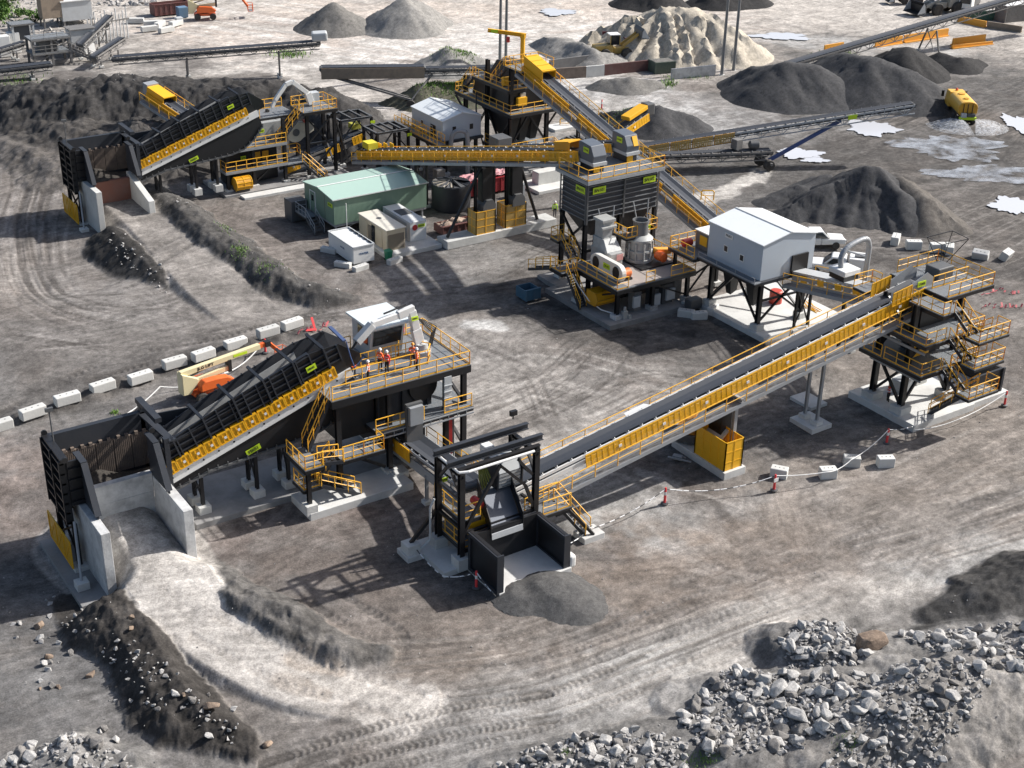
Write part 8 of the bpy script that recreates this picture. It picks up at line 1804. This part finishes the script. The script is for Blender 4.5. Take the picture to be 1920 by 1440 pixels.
for i in range(160): p = S(_rr.uniform(190, 290), _rr.uniform(-12, 12)); small.append((p.x, p.y, _rr.choice((.2, .3, .5, .7))))
m = MB(); bases = []
for me_ in RM[:6]: bases.append(([v.co.copy() for v in me_.vertices], [tuple(f.vertices) for f in me_.polygons]))
simple = []
for k in range(6):
    r = random.Random(k + 90); bm = bmesh.new()
    for i in range(9): d = V((r.gauss(0, 1), r.gauss(0, 1), r.gauss(0, 1))).normalized(); bm.verts.new((d.x, d.y * .85, d.z * .7))
    bmesh.ops.convex_hull(bm, input=bm.verts); bm.verts.ensure_lookup_table()
    for v in [v for v in bm.verts if not v.link_faces]: bm.verts.remove(v)
    bm.verts.index_update(); simple.append(([v.co.copy() for v in bm.verts], [tuple(v.index for v in f.verts) for f in bm.faces])); bm.free()
for x, y, r in small:
    vs, fs = _rr.choice(simple); a = _rr.uniform(0, 6.28); c_, s_ = math.cos(a), math.sin(a); z = gz(x, y) + r * .2; k = _rr.uniform(.7, 1.2)
    m.add([(x + (v.x * c_ - v.y * s_) * r, y + (v.x * s_ + v.y * c_) * r * k, z + v.z * r) for v in vs], fs)
m.solo('rubble', soil_mat('rubble_stone', False, (.34, .33, .32), 1.2, .5), 'small loose rubble and stones scattered over the quarry floor', 'rubble', kind='stuff', origin=(0, 0, 0))
# ================================================================= PLANTS
LEAF = P('leaf_green', (.085, .17, .025), .7, 0, .5, (.035, .085, .012), 1.5); LEAFB = P('grass_bright', (.13, .25, .03), .7, 0, .55, (.06, .11, .02), .8)
m = MB()
def tuft(u, v, du, dv, n, h, z=0.):
    for i in range(n):
        p = S(u + _rr.gauss(0, du), v + _rr.gauss(0, dv), z); g = surf(p.x, p.y); a = _rr.uniform(0, 6.28); w = h * _rr.uniform(.15, .35); l = V((math.cos(a), math.sin(a), 0)); q = V((p.x, p.y, g - .03)); t = q + l * h * _rr.uniform(.2, .7) + V((0, 0, h * _rr.uniform(.5, 1.1))); s_ = V((-l.y, l.x, 0)) * w * .5
        m.add([q - s_, q + s_, t + s_ * .4, t - s_ * .4], [(0, 1, 2, 3)])
_dg = None
def surf(x, y):
    z = gz(x, y)
    for o in [q for q in COL.objects if q.name.startswith('stockpile') and ('grassy' in q['label'] or 'weeds' in q['label'] or 'windrow behind' in q['label'])]:
        bpy_ok, loc, nrm, ix = o.ray_cast((x - o.location.x, y - o.location.y, 30), (0, 0, -1))
        if bpy_ok: z = max(z, loc.z + o.location.z)
    return z
bpy.context.view_layer.update()
for a in ((850, 160, 24, 9, 2200, .38, 1.6), (800, 172, 14, 5, 600, .3, 1.2), (900, 140, 12, 6, 500, .3, 1.5), (868, 97, 12, 5, 700, .4, 2.2), (840, 108, 14, 5, 300, .35, 1.5), (450, 470, 9, 6, 260, .22, 1.5), (425, 425, 10, 8, 120, .2, 1.5), (500, 505, 14, 8, 160, .2, 1.2), (215, 772, 4, 2, 90, .25, .1), (375, 275, 8, 5, 160, .3, .2), (1320, 1418, 20, 6, 260, .14, .6), (1060, 1408, 5, 3, 60, .14, .6), (1590, 1395, 12, 8, 120, .14, .8), (735, 488, 5, 2, 60, .2, 0), (1255, 155, 8, 4, 200, .4, .3), (1290, 142, 20, 2, 200, .35, .3), (1170, 232, 26, 5, 420, .22, .3), (1570, 103, 16, 3, 260, .5, 0), (540, 100, 18, 4, 300, .5, .2), (8, 20, 12, 10, 500, .6, .5), (30, 140, 30, 8, 260, .4, 1)): tuft(*a)
m.solo('grass', LEAFB, 'bright green grass and weeds on the banks and yard edges', 'grass', kind='stuff', origin=(0, 0, 0))
def shrub(u, v, r, lab):
    p = S(u, v); z = gz(p.x, p.y); T = thing('shrub', lab, 'shrub', (p.x, p.y, z))
    st = MB()
    for k in range(5):
        a = k * 1.26; st.tube((p.x, p.y, z - .1), (p.x + .5 * r * math.cos(a), p.y + .5 * r * math.sin(a), z + r * .9), .06 * r, 5, .02)
    st.build('stem', P('bark', (.09, .07, .05), .9, 0, .3) if 'bark' not in MATS else MATS['bark'], T)
    f = MB()
    for k in range(9):
        c = V((p.x + _rr.gauss(0, .45) * r, p.y + _rr.gauss(0, .45) * r, z + r * _rr.uniform(.3, 1.15)))
        for i in range(70):
            d = V((_rr.gauss(0, 1), _rr.gauss(0, 1), _rr.gauss(0, .8))).normalized() * r * .42 * _rr.uniform(.5, 1); q = c + d; a = V((_rr.gauss(0, 1), _rr.gauss(0, 1), _rr.gauss(0, 1))).normalized() * .13 * r; b = a.cross(V((_rr.gauss(0, 1), _rr.gauss(0, 1), 1))).normalized() * .09 * r
            f.add([q - a, q + b, q + a, q - b], [(0, 1, 2, 3)])
    f.build('foliage', LEAF, T)
for u, v, r, l in ((66, 42, 1.5, 'round green shrub right of centre in the rocky corner at top left'), (36, 34, 1.0, 'small green shrub in the middle of the rocky corner at top left'), (4, 20, 2.0, 'green shrub cut by the left edge in the rocky corner'), (48, 48, .9, 'low yellow green shrub lowest in the rocky corner at top left'), (-6, 40, 1.6, 'pale green shrub lowest at the left edge')): shrub(u, v, r, l)
m = MB()
p = S(1006, 1430)
# ================================================================= LIGHT, SKY, CAMERA
W = bpy.data.worlds.new('World'); SC.world = W; W.use_nodes = True
nt = W.node_tree; bg = nt.nodes['Background']
sky = nt.nodes.new('ShaderNodeTexSky'); sky.sky_type = 'NISHITA'; sky.sun_disc = False
SUN_EL = math.radians(36.5); sd = V((.985, -.17, 0)).normalized() * math.cos(SUN_EL); sd.z = math.sin(SUN_EL)
sky.sun_elevation = SUN_EL; sky.sun_rotation = math.atan2(sd.x, sd.y)
sky.dust_density = 3.0; sky.ozone_density = 1.0; sky.air_density = 1.0
nt.links.new(sky.outputs[0], bg.inputs[0]); bg.inputs[1].default_value = .09
sl = bpy.data.lights.new('sun', 'SUN'); sl.energy = 4.8; sl.angle = math.radians(1.0); sl.color = (1, .965, .92)
so = bpy.data.objects.new('sun', sl); COL.objects.link(so); so.rotation_euler = sd.to_track_quat('Z', 'Y').to_euler(); so.location = (0, 0, 80)
cam = bpy.data.cameras.new('camera'); co_ = bpy.data.objects.new('camera', cam); COL.objects.link(co_)
cam.sensor_width = 36; cam.lens = CAM_F / 1920 * 36; cam.clip_end = 4000; cam.clip_start = .5
fw = V((_s * math.cos(CAM_P), _c * math.cos(CAM_P), -math.sin(CAM_P))); rt = V((_c, -_s, 0)); up = rt.cross(fw)
r2 = rt * math.cos(CAM_R) - up * math.sin(CAM_R); u2 = r2.cross(fw)
M = Matrix.Identity(4)
for i in range(3): M[i][0] = r2[i]; M[i][1] = u2[i]; M[i][2] = -fw[i]
M[0][3], M[1][3], M[2][3] = -_s * CAM_D, -_c * CAM_D, CAM_H
co_.matrix_world = M
SC.camera = co_
SC.view_settings.view_transform = 'Standard'; SC.view_settings.look = 'None'; SC.view_settings.exposure = .55; SC.view_settings.gamma = 1
SC.cycles.max_bounces = 6; SC.cycles.diffuse_bounces = 3; SC.cycles.transparent_max_bounces = 12
